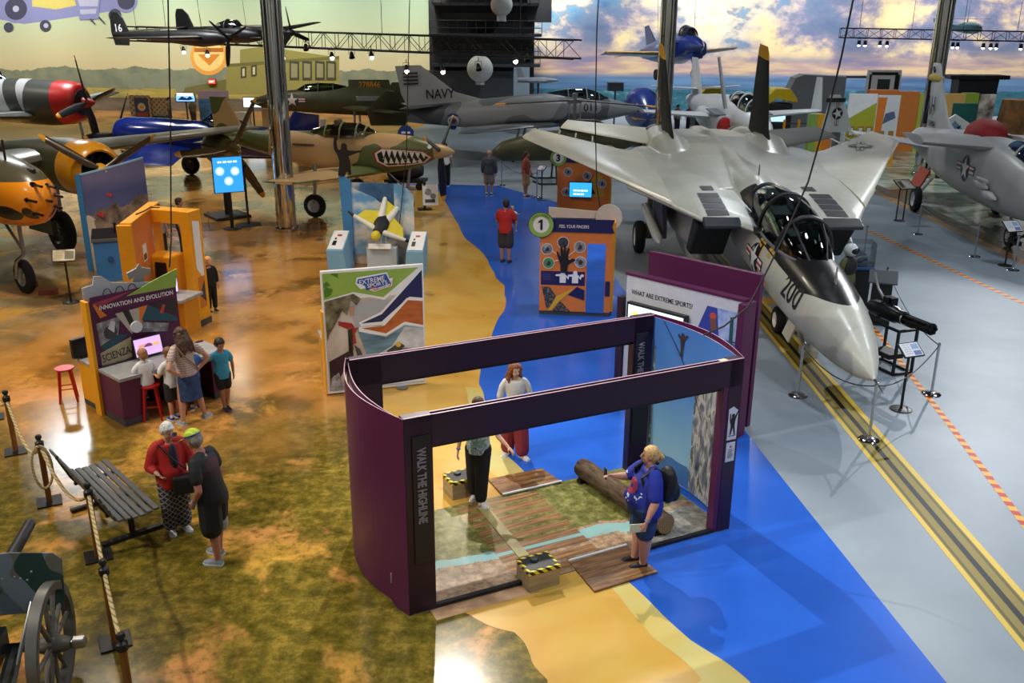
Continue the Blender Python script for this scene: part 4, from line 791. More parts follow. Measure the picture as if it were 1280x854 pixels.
def kiosk(name, label, loc, rz, Wk, Hk, num, title, word=None):
    t = thing(name, label, 'exhibit kiosk', loc, rz, 'orange challenge kiosks')
    op = M('#d97a34', .45, 0, 'kiosk_orange'); b = MB().box((Wk/2, .05, Hk/2+.05), (Wk, .1, Hk-.1)).build('front_panel', op, t, None, .005)
    MB().box((Wk/2, .42, .05), (Wk, .8, .1)).build('base', LOW, t, None)
    MB().hexa([(Wk-.02, .1, .1), (Wk+.07, .1, .1), (Wk+.05, .95, .1), (Wk-.04, .95, .1)], [(Wk-.02, .1, Hk), (Wk+.07, .1, Hk), (Wk+.05, .55, Hk), (Wk-.04, .55, Hk)]).build('yellow_side', YEL, t, None, .004); MB().box((.04, .45, Hk/2), (.06, .7, Hk-.2)).build('yellow_side', YEL, t, None, .004)
    MB().prism([(.2, 0), (Wk+.18, 0), (Wk+.02, -.0), (Wk+.1, .14), (Wk+.04, .3), (.2, .3)] if False else [(.2, 0), (Wk+.04, 0), (Wk-.02, .14), (Wk+.04, .3), (.2, .3)], (0, -.025, Hk-.22), (1, 0, 0), (0, 0, 1), (0, 1, 0), .024).build('title_band', NAVY, t, None)
    hb = MB().prism([(.15, 0), (Wk-.2, 0), (Wk-.1, .18), (Wk-.45, .17), (.15, .24)], (0, .5, Hk), (1, 0, 0), (0, 0, 1), (0, 1, 0), .03); hb.prism(circ(Wk-.1, .04, .3, 36), (0, .46, Hk), (1, 0, 0), (0, 0, 1), (0, 1, 0), .035); hb.build('rear_header', M('#d9cfc4', .5), t, None)
    F = frame((0, -.027, Hk-.22), (1, 0, 0), (0, 0, 1)); text('title_lettering', title, .1, WHITE, t, F @ Matrix.Translation((.42, .1, .002)), ext=.001, bold=.0006, fit=.66) if title else graphic('title_print', t, F, [(M('#b9b6c8', .5), rect(.45+.13*i, .12, .1, .05)) for i in range(5)])
    roundel(t, frame((.02, -.05, Hk-.06), (1, 0, 0), (0, 0, 1)), .29, num, word); return t, b
kt, kb = kiosk('challenge_kiosk', 'orange kiosk with a big number 1 roundel and a black hand print', V((.62, 20.62, 0)), -.1, 1.62, 2.18, '1', 'FEEL YOUR FINGERS', 'CHALLENGE')
KF = frame((0, -.001, 0), (1, 0, 0), (0, 0, 1)); mott = MN('speckled_teal_print', [(.4, '#20323c'), (.55, '#2c4650'), (.64, '#c07a3a'), (.7, '#27404a')], 22, .5, 2)
hand = [(.48, 1.02), (.47, 1.2), (.42, 1.34), (.37, 1.5), (.4, 1.52), (.47, 1.4), (.46, 1.62), (.5, 1.64), (.53, 1.44), (.545, 1.68), (.585, 1.68), (.585, 1.44), (.63, 1.6), (.67, 1.59), (.64, 1.4), (.66, 1.32), (.73, 1.36), (.8, 1.35), (.8, 1.31), (.72, 1.27), (.64, 1.2), (.62, 1.02)]
man1 = lambda dx: [(dx, .78), (dx+.14, .78), (dx+.14, .92), (dx+.2, .86), (dx+.22, .98), (dx+.19, .98), (dx+.18, .92), (dx+.12, .99), (dx+.02, .99), (dx-.1, .97), (dx-.1, .94), (dx, .93)]
sh = [(NAVY, rect(.03, .72, 1.0, .33)), (WHITE, man1(.46)), (WHITE, circ(.53, 1.02, .05)), (WHITE, man1(.74)), (WHITE, circ(.81, 1.02, .05)), (WHITE, circ(.97, .96, .035)), (M('#4d4a84', .5), rect(.3, .76, .006, .26))] + [(M('#55528c', .5), rect(.07, .98-.028*i, .19, .008)) for i in range(6)]
sh += [(mott, [(.05, .68), (.24, .68), (.38, .46), (.24, .16), (.17, .16)]), (M('#d9a92e', .45), [(.2, .12), (.4, .46), (.84, .7), (.46, .34), (.28, .12)]), (mott, [(.48, .36), (.72, .1), (.3, .1)]), (NAVY, [(.66, .5), (.86, .7), (1.03, .62), (1.03, .38)])]
for cx, cy, m_ in [(.16, 1.56, PHOTO_G), (.52, 1.72, M('#44423f', .5)), (.9, 1.63, PHOTO_G), (.2, 1.24, M('#4c8a58', .5)), (.92, 1.28, PHOTO_G)]: sh += [(WHITE, [(cx, cy-.008), (.58, 1.36), (.58, 1.376), (cx, cy+.008)]), (M('#d8d6d0', .5), circ(cx, cy, .135)), (m_, circ(cx, cy, .12)), (M('#2c3034', .5), [(cx-.05, cy-.06), (cx+.04, cy-.05), (cx+.05, cy+.02), (cx, cy+.06), (cx-.03, cy)])]
sh += [(M('#1c1718', .5), hand), (NAVY, rect(1.5, .5, .1, .35)), (M('#c98a3c', .5), rect(1.06, .09, .006, 1.6))]
graphic('graphic_print', kb, KF, sh)
mm = Mat('mirror_glass', .03, 1.0); mm.col('#dfe3e6'); MB().box((1.27, -.004, .9), (.42, .012, 1.62)).build('mirror', mm.m, kt, None)
k3, kb3 = kiosk('challenge_kiosk', 'orange kiosk with a number 3 roundel and a lit blue screen under the jet wing', V((1.5, 31.6, 0)), -.14, 1.75, 2.15, '3', None)
KF = frame((0, -.001, 0), (1, 0, 0), (0, 0, 1)); sh = [(M('#d0a030', .5), [(.9, .8), (1.3, 1.6), (1.5, 1.5), (1.6, .8)]), (BLACK, [(.85, .9), (1.0, 1.2), (1.25, 1.62), (1.1, 1.3), (1.3, .9)])]
for cx, cy in [(.35, 1.62), (1.0, 1.5), (.3, .95), (1.5, 1.25)]: sh += [(M('#d8d6d0', .5), circ(cx, cy, .15)), (PHOTO_G, circ(cx, cy, .13)), (M('#2c3034', .5), [(cx-.05, cy-.07), (cx+.04, cy-.05), (cx+.05, cy+.03), (cx, cy+.08)])]
graphic('graphic_print', kb3, KF, sh)
s3 = MB().box((.8, -.09, 1.05), (.78, .07, .52)).build('monitor', BLACK, k3, None, .006); MB().box((.8, -.128, 1.05), (.74, .004, .48)).build('lit_screen', EM('#2f9ae0', 1.3), s3, None)
graphic('screen_text', s3, frame((.8, -.131, 1.02), (1, 0, 0), (0, 0, 1)), [(EM('#dff2ff', 1.6), rect(-.24+.125*i, -.02-.12*k, .1, .05)) for k in (0, 1) for i in range(4-k)])
# ---- what are extreme sports wall
q1, q2 = V((1.98, 15.62, 0)), V((3.62, 13.98, 0)); ra = atan2(q2.y-q1.y, q2.x-q1.x); QW = (q2-q1).length
ww = thing('question_panel', 'white WHAT ARE EXTREME SPORTS panel with a lit screen backed by purple walls', 'display panel', q1, ra); QH = 2.3
wp = MB().box((QW/2, .05, QH/2), (QW, .1, QH)).build('panel', M('#c6c9d0', .45, name='panel_white'), ww, None, .004)
MB().box((QW/2, .06, QH+.02), (QW+.04, .16, .04)).build('top_cap', PURP, ww, None); MB().box((QW+.05, .02, QH/2), (.12, .34, QH)).build('purple_end', PURP, ww, None, .004)
MB().box((QW/2+.02, .55, 1.32), (QW-.1, .1, 2.64)).build('rear_purple_wall', PURP, ww, None, .004)
QF = frame((0, -.001, 0), (1, 0, 0), (0, 0, 1)); text('title_lettering', 'WHAT ARE EXTREME SPORTS?', .12, M('#2b2b33', .5), wp, QF @ Matrix.Translation((.12, 1.98, .004)), ext=.001, bold=.0006, fit=1.26)
graphic('graphic_print', wp, QF, [(SAGE, [(1.42, 1.42), (1.55, 1.75), (1.86, 1.6)]), (M('#2b3f9c', .5), [(1.5, 1.68), (1.66, 2.1), (2.28, 2.1), (2.28, 1.6), (1.9, 1.55)]), (MN('sky_photo', [(.35, '#6f8fd0'), (.6, '#b9c8e6')], 4), [(1.85, 2.1), (2.28, 2.1), (2.28, 1.62), (1.92, 1.6)]), (M('#c8493a', .5), circ(1.78, 1.95, .06)), (M('#7a4a3a', .5), [(1.72, 1.9), (1.84, 1.92), (1.86, 1.72), (1.76, 1.7)]), (M('#2c74b8', .5), rect(1.92, 1.25, .36, .33)), (M('#58b0a8', .5), rect(1.92, .9, .36, .34)), (M('#1f4f50', .5), [(2.1, 2.0), (2.16, 2.02), (2.2, .9), (2.12, .9)])])
sc2 = MB().box((.72, -.06, 1.52), (1.22, .1, .68)).build('monitor', BLACK, ww, None, .006); MB().box((.72, -.112, 1.52), (1.14, .006, .6)).build('lit_screen', EM('#cfe6f0', 1.0), sc2, None)
graphic('screen_picture', sc2, frame((.72, -.116, 1.52), (1, 0, 0), (0, 0, 1)), [(EM('#e8d85a', 1), circ(-.4, .1, .09)), (EM('#8aa6c8', .8), [(-.1, -.3), (.3, -.3), (.22, .02), (.02, .02)]), (EM('#2f55b0', .9), circ(.12, .12, .1)), (EM('#d8a890', .9), circ(.13, .05, .07))])
MB().box((-.06, .05, .95), (.1, .3, 1.9)).build('side_speaker', DPURP, ww, None, .004)
# ---- yellow simulator arch
sf = thing('simulator_kiosk', 'tall yellow arch with an orange wall, seat console and steering screen', 'exhibit kiosk', V((-7.78, 18.25, 0))); FH = 2.55; YL = YEL
ow = MB().hexa([(0, 0, 0), (.16, 0, 0), (-.1, 2.3, 0), (-.26, 2.3, 0)], [(0, 0, FH), (.16, 0, FH), (-.1, 2.3, FH), (-.26, 2.3, FH)]).build('orange_wall', M('#de8038', .45), sf, None, .006)
MB().hexa([(-.06, -.1, 0), (.22, -.1, 0), (.21, .02, 0), (-.07, .02, 0)], [(-.06, -.1, FH), (.22, -.1, FH), (.21, .02, FH), (-.07, .02, FH)]).build('yellow_edge', YL, sf, None, .006); MB().hexa([(-.02, 0, FH), (.2, 0, FH), (-.08, 2.32, FH), (-.3, 2.32, FH)], [(-.02, 0, FH+.03), (.2, 0, FH+.03), (-.08, 2.32, FH+.03), (-.3, 2.32, FH+.03)]).build('wall_top', YL, sf, None)
ar = -.3
MB().box((.3, 1.7, FH-.14), (1.1, .36, .28), ar).build('frame_beam', YL, sf, None, .006)
rp = MB().box((.86, 1.52, FH/2), (.24, .42, FH), ar).build('frame_post', YL, sf, None, .006); MB().box((.86, 1.52, .07), (.26, .44, .14), ar).build('kick_plate', LOW, sf, None)
MB().box((-.08, 1.82, FH/2), (.2, .36, FH), ar).build('frame_post', YL, sf, None, .006)
MB().box((.22, 1.55, .8), (.62, .55, 1.6), ar).build('seat_console', YL, sf, None, .05); MB().box((.2, 1.25, 1.1), (.3, .05, .75), ar, rx=R(-6)).build('black_seat_back', BLACK, sf, None, .02)
MB().box((.72, .95, .38), (.4, .5, .76), ar).build('pedestal', M('#cf8a1c', .5), sf, None); MB().lathe([(.07, 0), (.07, .02), (0, .02)], (.76, .7, .42), (-.28, -.95, 0), 16).build('port_cover', BLACK, sf); MB().box((.66, .95, .8), (.62, .78, .07), ar).build('worktop', GTOP, sf, None, .01)
sc3 = MB().box((.46, .95, 1.03), (.05, .4, .34), R(-35)).build('monitor', BLACK, sf, None, .005); MB().box((.485, .93, 1.03), (.006, .36, .3), R(-35)).build('lit_screen', EM('#c8b4e0', 1.2), sc3, None)
WFm = frame((.161, .02, 0), (-.113, 1, 0), (0, 0, 1)); graphic('notice_print', ow, WFm, [(WHITE, rect(.7, 1.6, .3, .36)), (M('#6b4a2a', .5), rect(.73, 1.63, .24, .13)), (WHITE, rect(1.6, 1.75, .26, .36)), (DGREY, rect(1.63, 1.8, .2, .16)), (M('#8a5a34', .5), [(.75, .7), (1.15, .7), (.8, 1.15)])])
graphic('side_picture', rp, frame(V((.86, 1.52, 0)) + Matrix.Rotation(ar, 3, 'Z') @ V((.121, 0, 0)), (sin(-ar), cos(ar), 0), (0, 0, 1)), [(WHITE, [(-.12, 1.3), (.12, 1.0), (.12, 2.3), (-.12, 2.35)]), (M('#c9772c', .5), rect(-.12, .4, .24, .7)), (DGREY, [(-.1, .7), (.1, .5), (.1, 1.0)])])
MB().tube([(.0, .8, FH+.05), (.1, 1.0, FH+.08), (.15, 1.3, FH+.12), (.05, 1.5, FH+.06), (.2, 1.6, FH+.04)], .014, 6).build('cable', BLACK, sf)
# ---- blue curved flight wall with a console
bw = thing('curved_photo_wall', 'tall curved blue-edged photo wall of red canopies over cliffs', 'display panel', V((-11.25, 24.3, 0)), R(12)); cp = Mat('skydive_photo', .45); x, y, z = cp.xyz(); nn = cp.noise(2.2, 6, .6)
cp.col(cp.mix((z-x*.25+nn*.9).lt(1.95), cp.ramp((z+nn*.3)/2.6, [(.6, '#56608a'), (.85, '#4a4f80'), (1, '#6a6a92')]), cp.mix((x+nn*.6).lt(.5), cp.ramp(nn, [(.35, '#3d3430'), (.5, '#7a6658'), (.68, '#a8937c')]), cp.ramp(nn, [(.35, '#b9a08c'), (.6, '#d8c8b8')]))))
mb = MB(); edge = MB(); n = 14
for i in range(n):
    p = lambda k: V((1.45*(k/n), .95*(k/n)**1.7*1.0, 0)); a, b = p(i), p(i+1); h = lambda k: 2.55+.28*(k/n)
    mb.hexa([a, b, b+V((-.02,.05,0)), a+V((-.02,.05,0))], [a+V((0,0,h(i))), b+V((0,0,h(i+1))), b+V((-.02,.05,h(i+1))), a+V((-.02,.05,h(i)))])
    edge.hexa([a+V((-.01,-.01,h(i))), b+V((-.01,-.01,h(i+1))), b+V((-.03,.08,h(i+1))), a+V((-.03,.08,h(i)))], [a+V((-.01,-.01,h(i)+.04)), b+V((-.01,-.01,h(i+1)+.04)), b+V((-.03,.08,h(i+1)+.04)), a+V((-.03,.08,h(i)+.04))])
mb.build('photo_wall', cp.m, bw, None); edge.build('top_edge', M('#8fc0dc', .4), bw, None); MB().box((-.06, .04, 1.29), (.14, .14, 2.58)).build('blue_edge', M('#2f76ae', .45), bw, None, .01)
for (a, b) in (((.35, 1.5), .1), ((.6, 2.0), .08)): MB().prism([(-b, 0), (0, b*.6), (b, .2*b), (b*.5, -b), (0, -b*.4)], (a[0], .95*(a[0]/1.45)**1.7-.012, a[1]), (1, .3, 0), (0, 0, 1), (0, -1, 0), .008).build('red_canopy_print', M('#b0322e', .5), bw, None)
cn = thing('flight_console', 'blue box console with a black top before the curved photo wall', 'console', V((-10.35, 23.6, 0)), R(20))
MB().box((0, 0, .52), (.85, .7, 1.04)).build('body', M('#2f6fae', .5), cn, None, .01); MB().hexa([(-.46, -.38, 1.04), (.46, -.38, 1.04), (.46, .38, 1.04), (-.46, .38, 1.04)], [(-.46, -.34, 1.12), (.46, -.34, 1.12), (.46, .38, 1.26), (-.46, .38, 1.26)]).build('control_top', BLACK, cn, None, .01)
MB().lathe([(.07, 0), (.07, .02), (0, .02)], (-.05, -.36, .6), (0, -1, 0), n=20).build('port_cover', M('#1f4f84', .5), cn); MB().cyl((.1, 0, 1.2), (.12, -.02, 1.42), .025, 8).ell((.12, -.02, 1.44), (.04, .04, .05)).build('control_stick', BLACK, cn)
# ================================================================ PEOPLE
def skinm(c): return MN('skin_'+c.lstrip('#'), [(.3, c), (.7, c)], 30, .55)
EYE = M('#1a1412', .3, 0, 'eye_dark'); LIP = M('#9a5048', .5, 0, 'lip_colour')
def person(name, label, loc, rz, Hh, pose=None, skin='#c98f72', hair='#3a2718', hs='short', top=None, bottom=None, shoes='#222222', sole='#d8d8d4', fat=1.0, belly=0.0, vox=None, bust=0.0, group=None, sock=None, hat=None, cat='person'):
    """standing figure facing local -y; joints in units of body height"""
    p = dict(lean=(0, 0), pel=(0, 0, .525), kA=None, kB=None, aA=(.055, .0), aB=(-.055, .0), eA=None, wA=None, eB=None, wB=None, yaw=0, nod=0, toeA=0, toeB=0, head=(0, 0), ank=.045, drop=0)
    p.update(pose or {}); vox = vox or .0062*Hh
    t = thing(name, label, cat, loc, rz, group); S = lambda q: V(q)*Hh
    child = Hh < 1.4; hr = 1.22 if child else 1.0
    P = V(p['pel']); C = V((P.x*.6+p['lean'][0], P.y+p['lean'][1], P.z+.275-p['drop'])); up_ = (C-P).normalized()
    sh = {'A': C+V((.105, 0, .012)), 'B': C+V((-.105, 0, .012))}
    if child: sh = {'A': C+V((.098, 0, .005)), 'B': C+V((-.098, 0, .005))}
    hip = {'A': P+V((.05, 0, -.015)), 'B': P+V((-.05, 0, -.015))}
    ank = {'A': V((p['aA'][0], p['aA'][1], p['aA'][2] if len(p['aA']) > 2 else p['ank'])), 'B': V((p['aB'][0], p['aB'][1], p['aB'][2] if len(p['aB']) > 2 else p['ank']))}
    knee = {k: (V(p['k'+k]) if p['k'+k] else (hip[k]+ank[k])/2+V((0, -.012, .005))) for k in 'AB'}
    elb = {k: (V(p['e'+k]) if p['e'+k] else sh[k]+V((.035 if k == 'A' else -.035, .015, -.175))) for k in 'AB'}
    wri = {k: (V(p['w'+k]) if p['w'+k] else elb[k]+V((.008 if k == 'A' else -.008, -.03, -.14))) for k in 'AB'}
    hc = C + V((p['head'][0], -.02+p['head'][1], .118 if not child else .122)); hrot = Matrix.Rotation(R(p['yaw']), 3, 'Z') @ Matrix.Rotation(R(-p['nod'])*-1, 3, 'X')
    HS = Hh*hr; sk = skinm(skin); fq = fat
    def torso(mb, inf, lo=-.05, hi=.03, flare=0.0):
        secs = [(lo, .088*fq+flare, .068*fq), (0, .092*fq, .07*fq), (.06, .084*fq, .064*fq), (.13, .08*fq, .058*fq), (.2, .094*(1+(fq-1)*.6), .06*(1+(fq-1)*.6)), (.25, .1*(1+(fq-1)*.4), .052), (.282, .088, .042), (hi+.27, .04, .03)]
        rg = []
        for h_, w, d in secs:
            f_ = h_/.275; c = P+(C-P)*f_; dy = -belly*math.exp(-((h_-.07)/.07)**2) - bust*math.exp(-((h_-.19)/.035)**2); r = []
            for k in range(18):
                a = 2*pi*k/18; yy_ = d*sin(a)
                if yy_ < 0: yy_ += dy*abs(sin(a))
                r.append(S((c.x+(w+inf)*cos(a), c.y+yy_*(1+inf/d), c.z)))
            rg.append(r)
        mb.rings(rg, True); return mb
    def limb(mb, pts):
        for (a, ra), (b, rb) in zip(pts, pts[1:]): mb.cap(S(a), S(b), ra*Hh, rb*Hh, 10)
    lf = 1+(fq-1)*.75
    mb = MB(); torso(mb, 0)
    for k in 'AB':
        limb(mb, [(hip[k], .056*lf), (knee[k], .036*lf), (knee[k]+(ank[k]-knee[k])*.3+V((0, .008, 0)), .034*lf), (ank[k], .02*lf), ])
        limb(mb, [(ank[k], .021), (ank[k]+V((0, -.045, -.024)), .02)])
        limb(mb, [(C+V((0, .004, .035)), .022), (sh[k]+V((-.016 if k == 'A' else .016, 0, -.016)), .022*lf)]); limb(mb, [(sh[k]+V((-.01 if k == 'A' else .01, 0, -.016)), .025*lf), (sh[k]+(elb[k]-sh[k])*.35, .026*lf), (elb[k], .023*lf), (elb[k]+(wri[k]-elb[k])*.35, .022*lf), (wri[k], .0145)])
        # hand
        d = (wri[k]-elb[k]).normalized(); sgn = 1 if k == 'A' else -1; side = V((0, -1, 0)); side = (side-d*side.dot(d)); side = side.normalized() if side.length > .2 else V((0, 0, 1)); n = d.cross(side).normalized()
        if n.x*sgn > 0: n = -n
        w0 = wri[k]; pc = w0+d*.026; q = Matrix((side, n, d)).transposed()
        mb.ell(S(pc), (.021*Hh, .010*Hh, .03*Hh), n=10, m=6, rot=q)
        for i, (o, ln) in enumerate(((-.016, .034), (-.0055, .042), (.0055, .045), (.016, .04))):
            b = w0+d*.046+side*o; m1 = b+d*ln*.5+n*.004; e_ = m1+d*ln*.38+n*.016; limb(mb, [(b, .0062), (m1, .0056), (e_, .0048)])
        b = w0+d*.016+side*.016; limb(mb, [(b, .0075), (b+side*.016+d*.016+n*.006, .0062), (b+side*.018+d*.034+n*.012, .005)])
    limb(mb, [(C+V((0, 0, .01)), .034), (C+(hc-C)*.55, .03*max(1, fq*.85))])
    def hp(x, y, z): return S(hc)+hrot @ (V((x, y, z))*HS)
    mb.ell(S(hc)+hrot @ V((0, .006, .012))*HS, (.0445*HS, .055*HS, .05*HS), rot=hrot.to_4x4().to_3x3()); mb.ell(hp(0, -.014, -.022), (.036*HS, .04*HS, .045*HS), rot=hrot)
    mb.cap(hp(0, -.05, .008), hp(0, -.062, -.014), .005*HS, .0095*HS, 8)
    for sx in (-1, 1): mb.ell(hp(sx*.045, .008, -.004), (.007*HS, .013*HS, .018*HS), n=8, m=5, rot=hrot)
    body = mobj('body', remesh(mb, vox, 2, .5), sk, t); body['label'] = 'body with head and hands'
    ey = MB()
    for sx in (-1, 1): ey.ell(hp(sx*.0165, -.0495, .004), (.0075*HS, .005*HS, .005*HS), n=8, m=5, rot=hrot)
    for sx in (-1, 1): MB().ell(hp(sx*.0165, -.0495, .004), (.0075*HS, .005*HS, .005*HS), n=8, m=5, rot=hrot).build('eye', EYE, t)
    MB().ell(hp(0, -.052, -.034), (.014*HS, .005*HS, .0045*HS), n=8, m=5, rot=hrot).build('mouth', LIP, t)
    # hair
    hm = MN('hair_'+hair.lstrip('#'), [(.3, hair), (.7, '#%02x%02x%02x' % tuple(min(255, int(int(hair[i:i+2], 16)*1.45)) for i in (1, 3, 5)))], 60, .6, 4); rnd = random.Random(len(label))
    h = MB()
    if hs == 'curly':
        for i in range(70):
            a, q_ = R(rnd.uniform(-32, 212)), rnd.random(); rr = 1.0+.55*q_; h.ell(hp(.05*rr*cos(a)+rnd.uniform(-.008, .008), .014+.052*min(rr, 1.25)*sin(a), .045-.2*q_), (.016*HS,)*3, n=8, m=5)
    if hs != 'bald':
        h.ell(hp(0, .013, .022), (.054*HS, .063*HS, .055*HS), n=14, m=8, rot=hrot); h.ell(hp(0, .034, -.006), (.051*HS, .041*HS, .05*HS), n=12, m=7, rot=hrot)
    if hs in ('curly', 'long'):
        ln = .2 if hs == 'curly' else .13
        for i in range(26):
            a = R(-30 + 240*i/25); x0, y0 = .047*cos(a), .012+.05*sin(a); q0 = hp(x0, y0, .01); q1 = hp(x0*1.45+rnd.uniform(-.012, .012), y0*1.2+.012+rnd.uniform(-.01, .01), -.07-rnd.random()*.03); q2 = hp(x0*1.6+rnd.uniform(-.015, .015), y0*1.1+.01, -ln+rnd.uniform(-.02, .03)*HS)
            h.cap(q0, q1, .014*HS, .015*HS, 8); h.cap(q1, q2, .015*HS, .006*HS, 8)
    if hs == 'fluffy':
        for i in range(30):
            a, b = rnd.uniform(0, 2*pi), rnd.uniform(-.1, 1.3); h.ell(hp(.047*cos(a)*cos(b), .014+.055*sin(a)*cos(b), .022+.05*sin(b)), (.014*HS,)*3, n=8, m=5)
    if hs == 'ponytail':
        h.cap(hp(0, .065, .02), hp(.005, .095, -.01), .02*HS, .022*HS, 8); h.cap(hp(.005, .095, -.01), hp(.01, .085, -.06), .02*HS, .008*HS, 8)
    if h.v:
        # keep the face clear
        ho = mobj('hair', remesh(h, vox*.9, 2, .4), hm, t); inv_ = hrot.inverted(); c0 = S(hc)
        for v in ho.data.vertices:
            l = inv_ @ (v.co-c0)/HS
            if l.y < -.028 and l.z < .036: v.co += hrot @ V((0, (.0-.03-l.y)*HS*.9+.004*HS, 0))
        if hs == 'ponytail': mobj('hair_band', remesh(MB().ell(hp(.0, .068, .018), (.02*HS, .012*HS, .02*HS)), vox*.8, 1), M('#2f62b8', .6), t)
    if hat:
        hb = MB().ell(hp(0, .012, .03), (.054*HS, .062*HS, .05*HS), n=16, m=8, rot=hrot); ho = mobj('cap', remesh(hb, vox*.8, 1), hat if not isinstance(hat, str) else M(hat, .7), t)
        for v in ho.data.vertices:
            l = hrot.inverted() @ (v.co-S(hc))/HS
            if l.z < .018: v.co += hrot @ V((0, 0, (.018-l.z)*HS))
        MB().prism([(-.045*HS, 0), (.045*HS, 0), (.038*HS, .05*HS), (0, .062*HS), (-.038*HS, .05*HS)], hp(0, -.045, .022), hrot @ V((1, 0, 0)), hrot @ V((0, -1, -.12)), hrot @ V((0, -.12, 1)), .004*HS).build('peak', hat if not isinstance(hat, str) else M(hat, .7), ho, None)
    # clothes
    if top:
        m_, sl, lo = top[:3]; infl = top[3] if len(top) > 3 else .012
        mb = MB(); torso(mb, infl, lo, .012)
        for k in 'AB':
            limb(mb, [(C+V((.02 if k == 'A' else -.02, .004, .02)), .024+infl*.4), (sh[k]+V((-.016 if k == 'A' else .016, 0, -.014)), .028*lf+infl*.6)])
            a, b, c = sh[k]+V((0, 0, -.006)), elb[k], wri[k]
            if sl > 0:
                if sl <= 1: limb(mb, [(a+V((-.014 if k == 'A' else .014, 0, -.012)), .03*lf+infl*.65), (a+(b-a)*.35, .031*lf+infl*.6), (a+(b-a)*sl, .027*lf+infl*.9)])
                else: limb(mb, [(a+V((-.014 if k == 'A' else .014, 0, -.012)), .03*lf+infl*.65), (a+(b-a)*.3, .031*lf+infl*.6), (b, .026*lf+infl*.7), (b+(c-b)*(sl-1), .017*lf+infl*.7)])
        o = mobj('shirt', remesh(mb, vox*1.1, 3, .5), m_, t)
    if bottom:
        kind, m_, ln = bottom[:3]; w_ = bottom[3] if len(bottom) > 3 else .014
        mb = MB()
        if kind == 'skirt':
            rg = []
            for f_, w, d in ((.05, .085*fq, .066*fq), (0, .1*fq, .078*fq), (-.06, .108*fq, .085*fq), (-ln, .118*fq, .092*fq)):
                c = P+V(((ank['A'].x+ank['B'].x)*.5-P.x, (ank['A'].y+ank['B'].y)*.5-P.y, 0))*max(0, -f_/.5); rg.append([S((c.x+w*cos(2*pi*k/22)*(1+.03*sin(6*pi*k/11)), c.y+d*sin(2*pi*k/22), P.z+f_)) for k in range(22)])
            mb.rings(rg, True)
        else:
            rg = [[S((P.x+w*cos(2*pi*k/16), P.y+d*sin(2*pi*k/16)-belly*.5*(sin(2*pi*k/16) < 0), P.z+f_)) for k in range(16)] for f_, w, d in ((.045, .085*fq+.006, .066*fq+.006), (0, .095*fq+.008, .072*fq+.008), (-.05, .09*fq+.008, .072*fq+.006), (-.075, .06*fq, .06*fq))]; mb.rings(rg, True)
            for k in 'AB':
                a, b, c = hip[k], knee[k], ank[k]
                if ln <= 1: limb(mb, [(a, .058*lf+w_*.6), (a+(b-a)*ln, .04*lf+w_*1.3)])
                else: limb(mb, [(a, .058*lf+w_*.5), (b, .037*lf+w_), (b+(c-b)*(ln-1), .024*lf+w_*1.2)])
        mobj('skirt' if kind == 'skirt' else 'trousers' if ln > 1 else 'shorts', remesh(mb, vox*1.1, 3, .5), m_, t)
    for k in 'AB':
        a = ank[k]; ty = R(p['toe'+k]); f = V((sin(ty), -cos(ty), 0)); r_ = V((cos(ty), sin(ty), 0)); z0 = a.z-p['ank']
        if sock: mobj('sock', remesh(MB().cap(S(a+V((0, 0, .03))), S(a), .026*Hh, .026*Hh), vox), M(sock, .8), t)
        mb = MB(); rg = []
        for q, w, hh in ((-.032, .012, .012), (-.028, .022, .042), (-.005, .025, .05), (.025, .025, .044), (.06, .029, .03), (.09, .026, .024), (.108, .012, .014)):
            c = a+f*q; rg.append([S((c.x+r_.x*w*cos(2*pi*j/12), c.y+r_.y*w*cos(2*pi*j/12), z0+.01+hh*max(0, sin(2*pi*j/12)))) for j in range(12)])
        s_ = mb.rings(rg, True).build('shoe', M(shoes, .6), t)
        mb = MB(); rg = []
        for q, w in ((-.034, .012), (-.029, .024), (.025, .026), (.06, .031), (.09, .028), (.11, .014)):
            c = a+f*q; rg.append([S((c.x+r_.x*w*x_, c.y+r_.y*w*x_, z0+zz)) for x_, zz in ((-1, .001), (1, .001), (1, .014), (-1, .014))])
        mb.rings(rg, True).build('sole', M(sole, .6), s_, None)
    t['_h'] = Hh
    return t, dict(S=S, C=C, P=P, hc=hc, hrot=hrot, HS=HS, sh=sh, elb=elb, wri=wri, hip=hip, hp=hp, H=Hh)
def strap(t, mat, pts, r, nm): return MB().tube(pts, r, 8).build(nm, mat, t)
def band(t, j, k, c, nm='wristband'):
    a = j['wri'][k]; b = j['elb'][k]; d = (b-a).normalized(); q = (a+d*.012)*j['H']; return MB().lathe([(.019*j['H'], -.008), (.021*j['H'], -.006), (.021*j['H'], .006), (.019*j['H'], .008)], q, d, 16, cap=False).build(nm, M(c, .5), t)
stripe = Mat('striped_knit', .8); x, y, z = stripe.xyz(); stripe.col(stripe.mix((z*26).fract().lt(.45), '#c7b3ab', '#a58c86'))
DEN = MN('denim', [(.3, '#1d3358'), (.7, '#2c4a7a')], 14, .8); BLK = M('#121215', .8, 0, 'black_cloth'); WTEE = M('#dcdfe3', .8, 0, 'white_cotton')
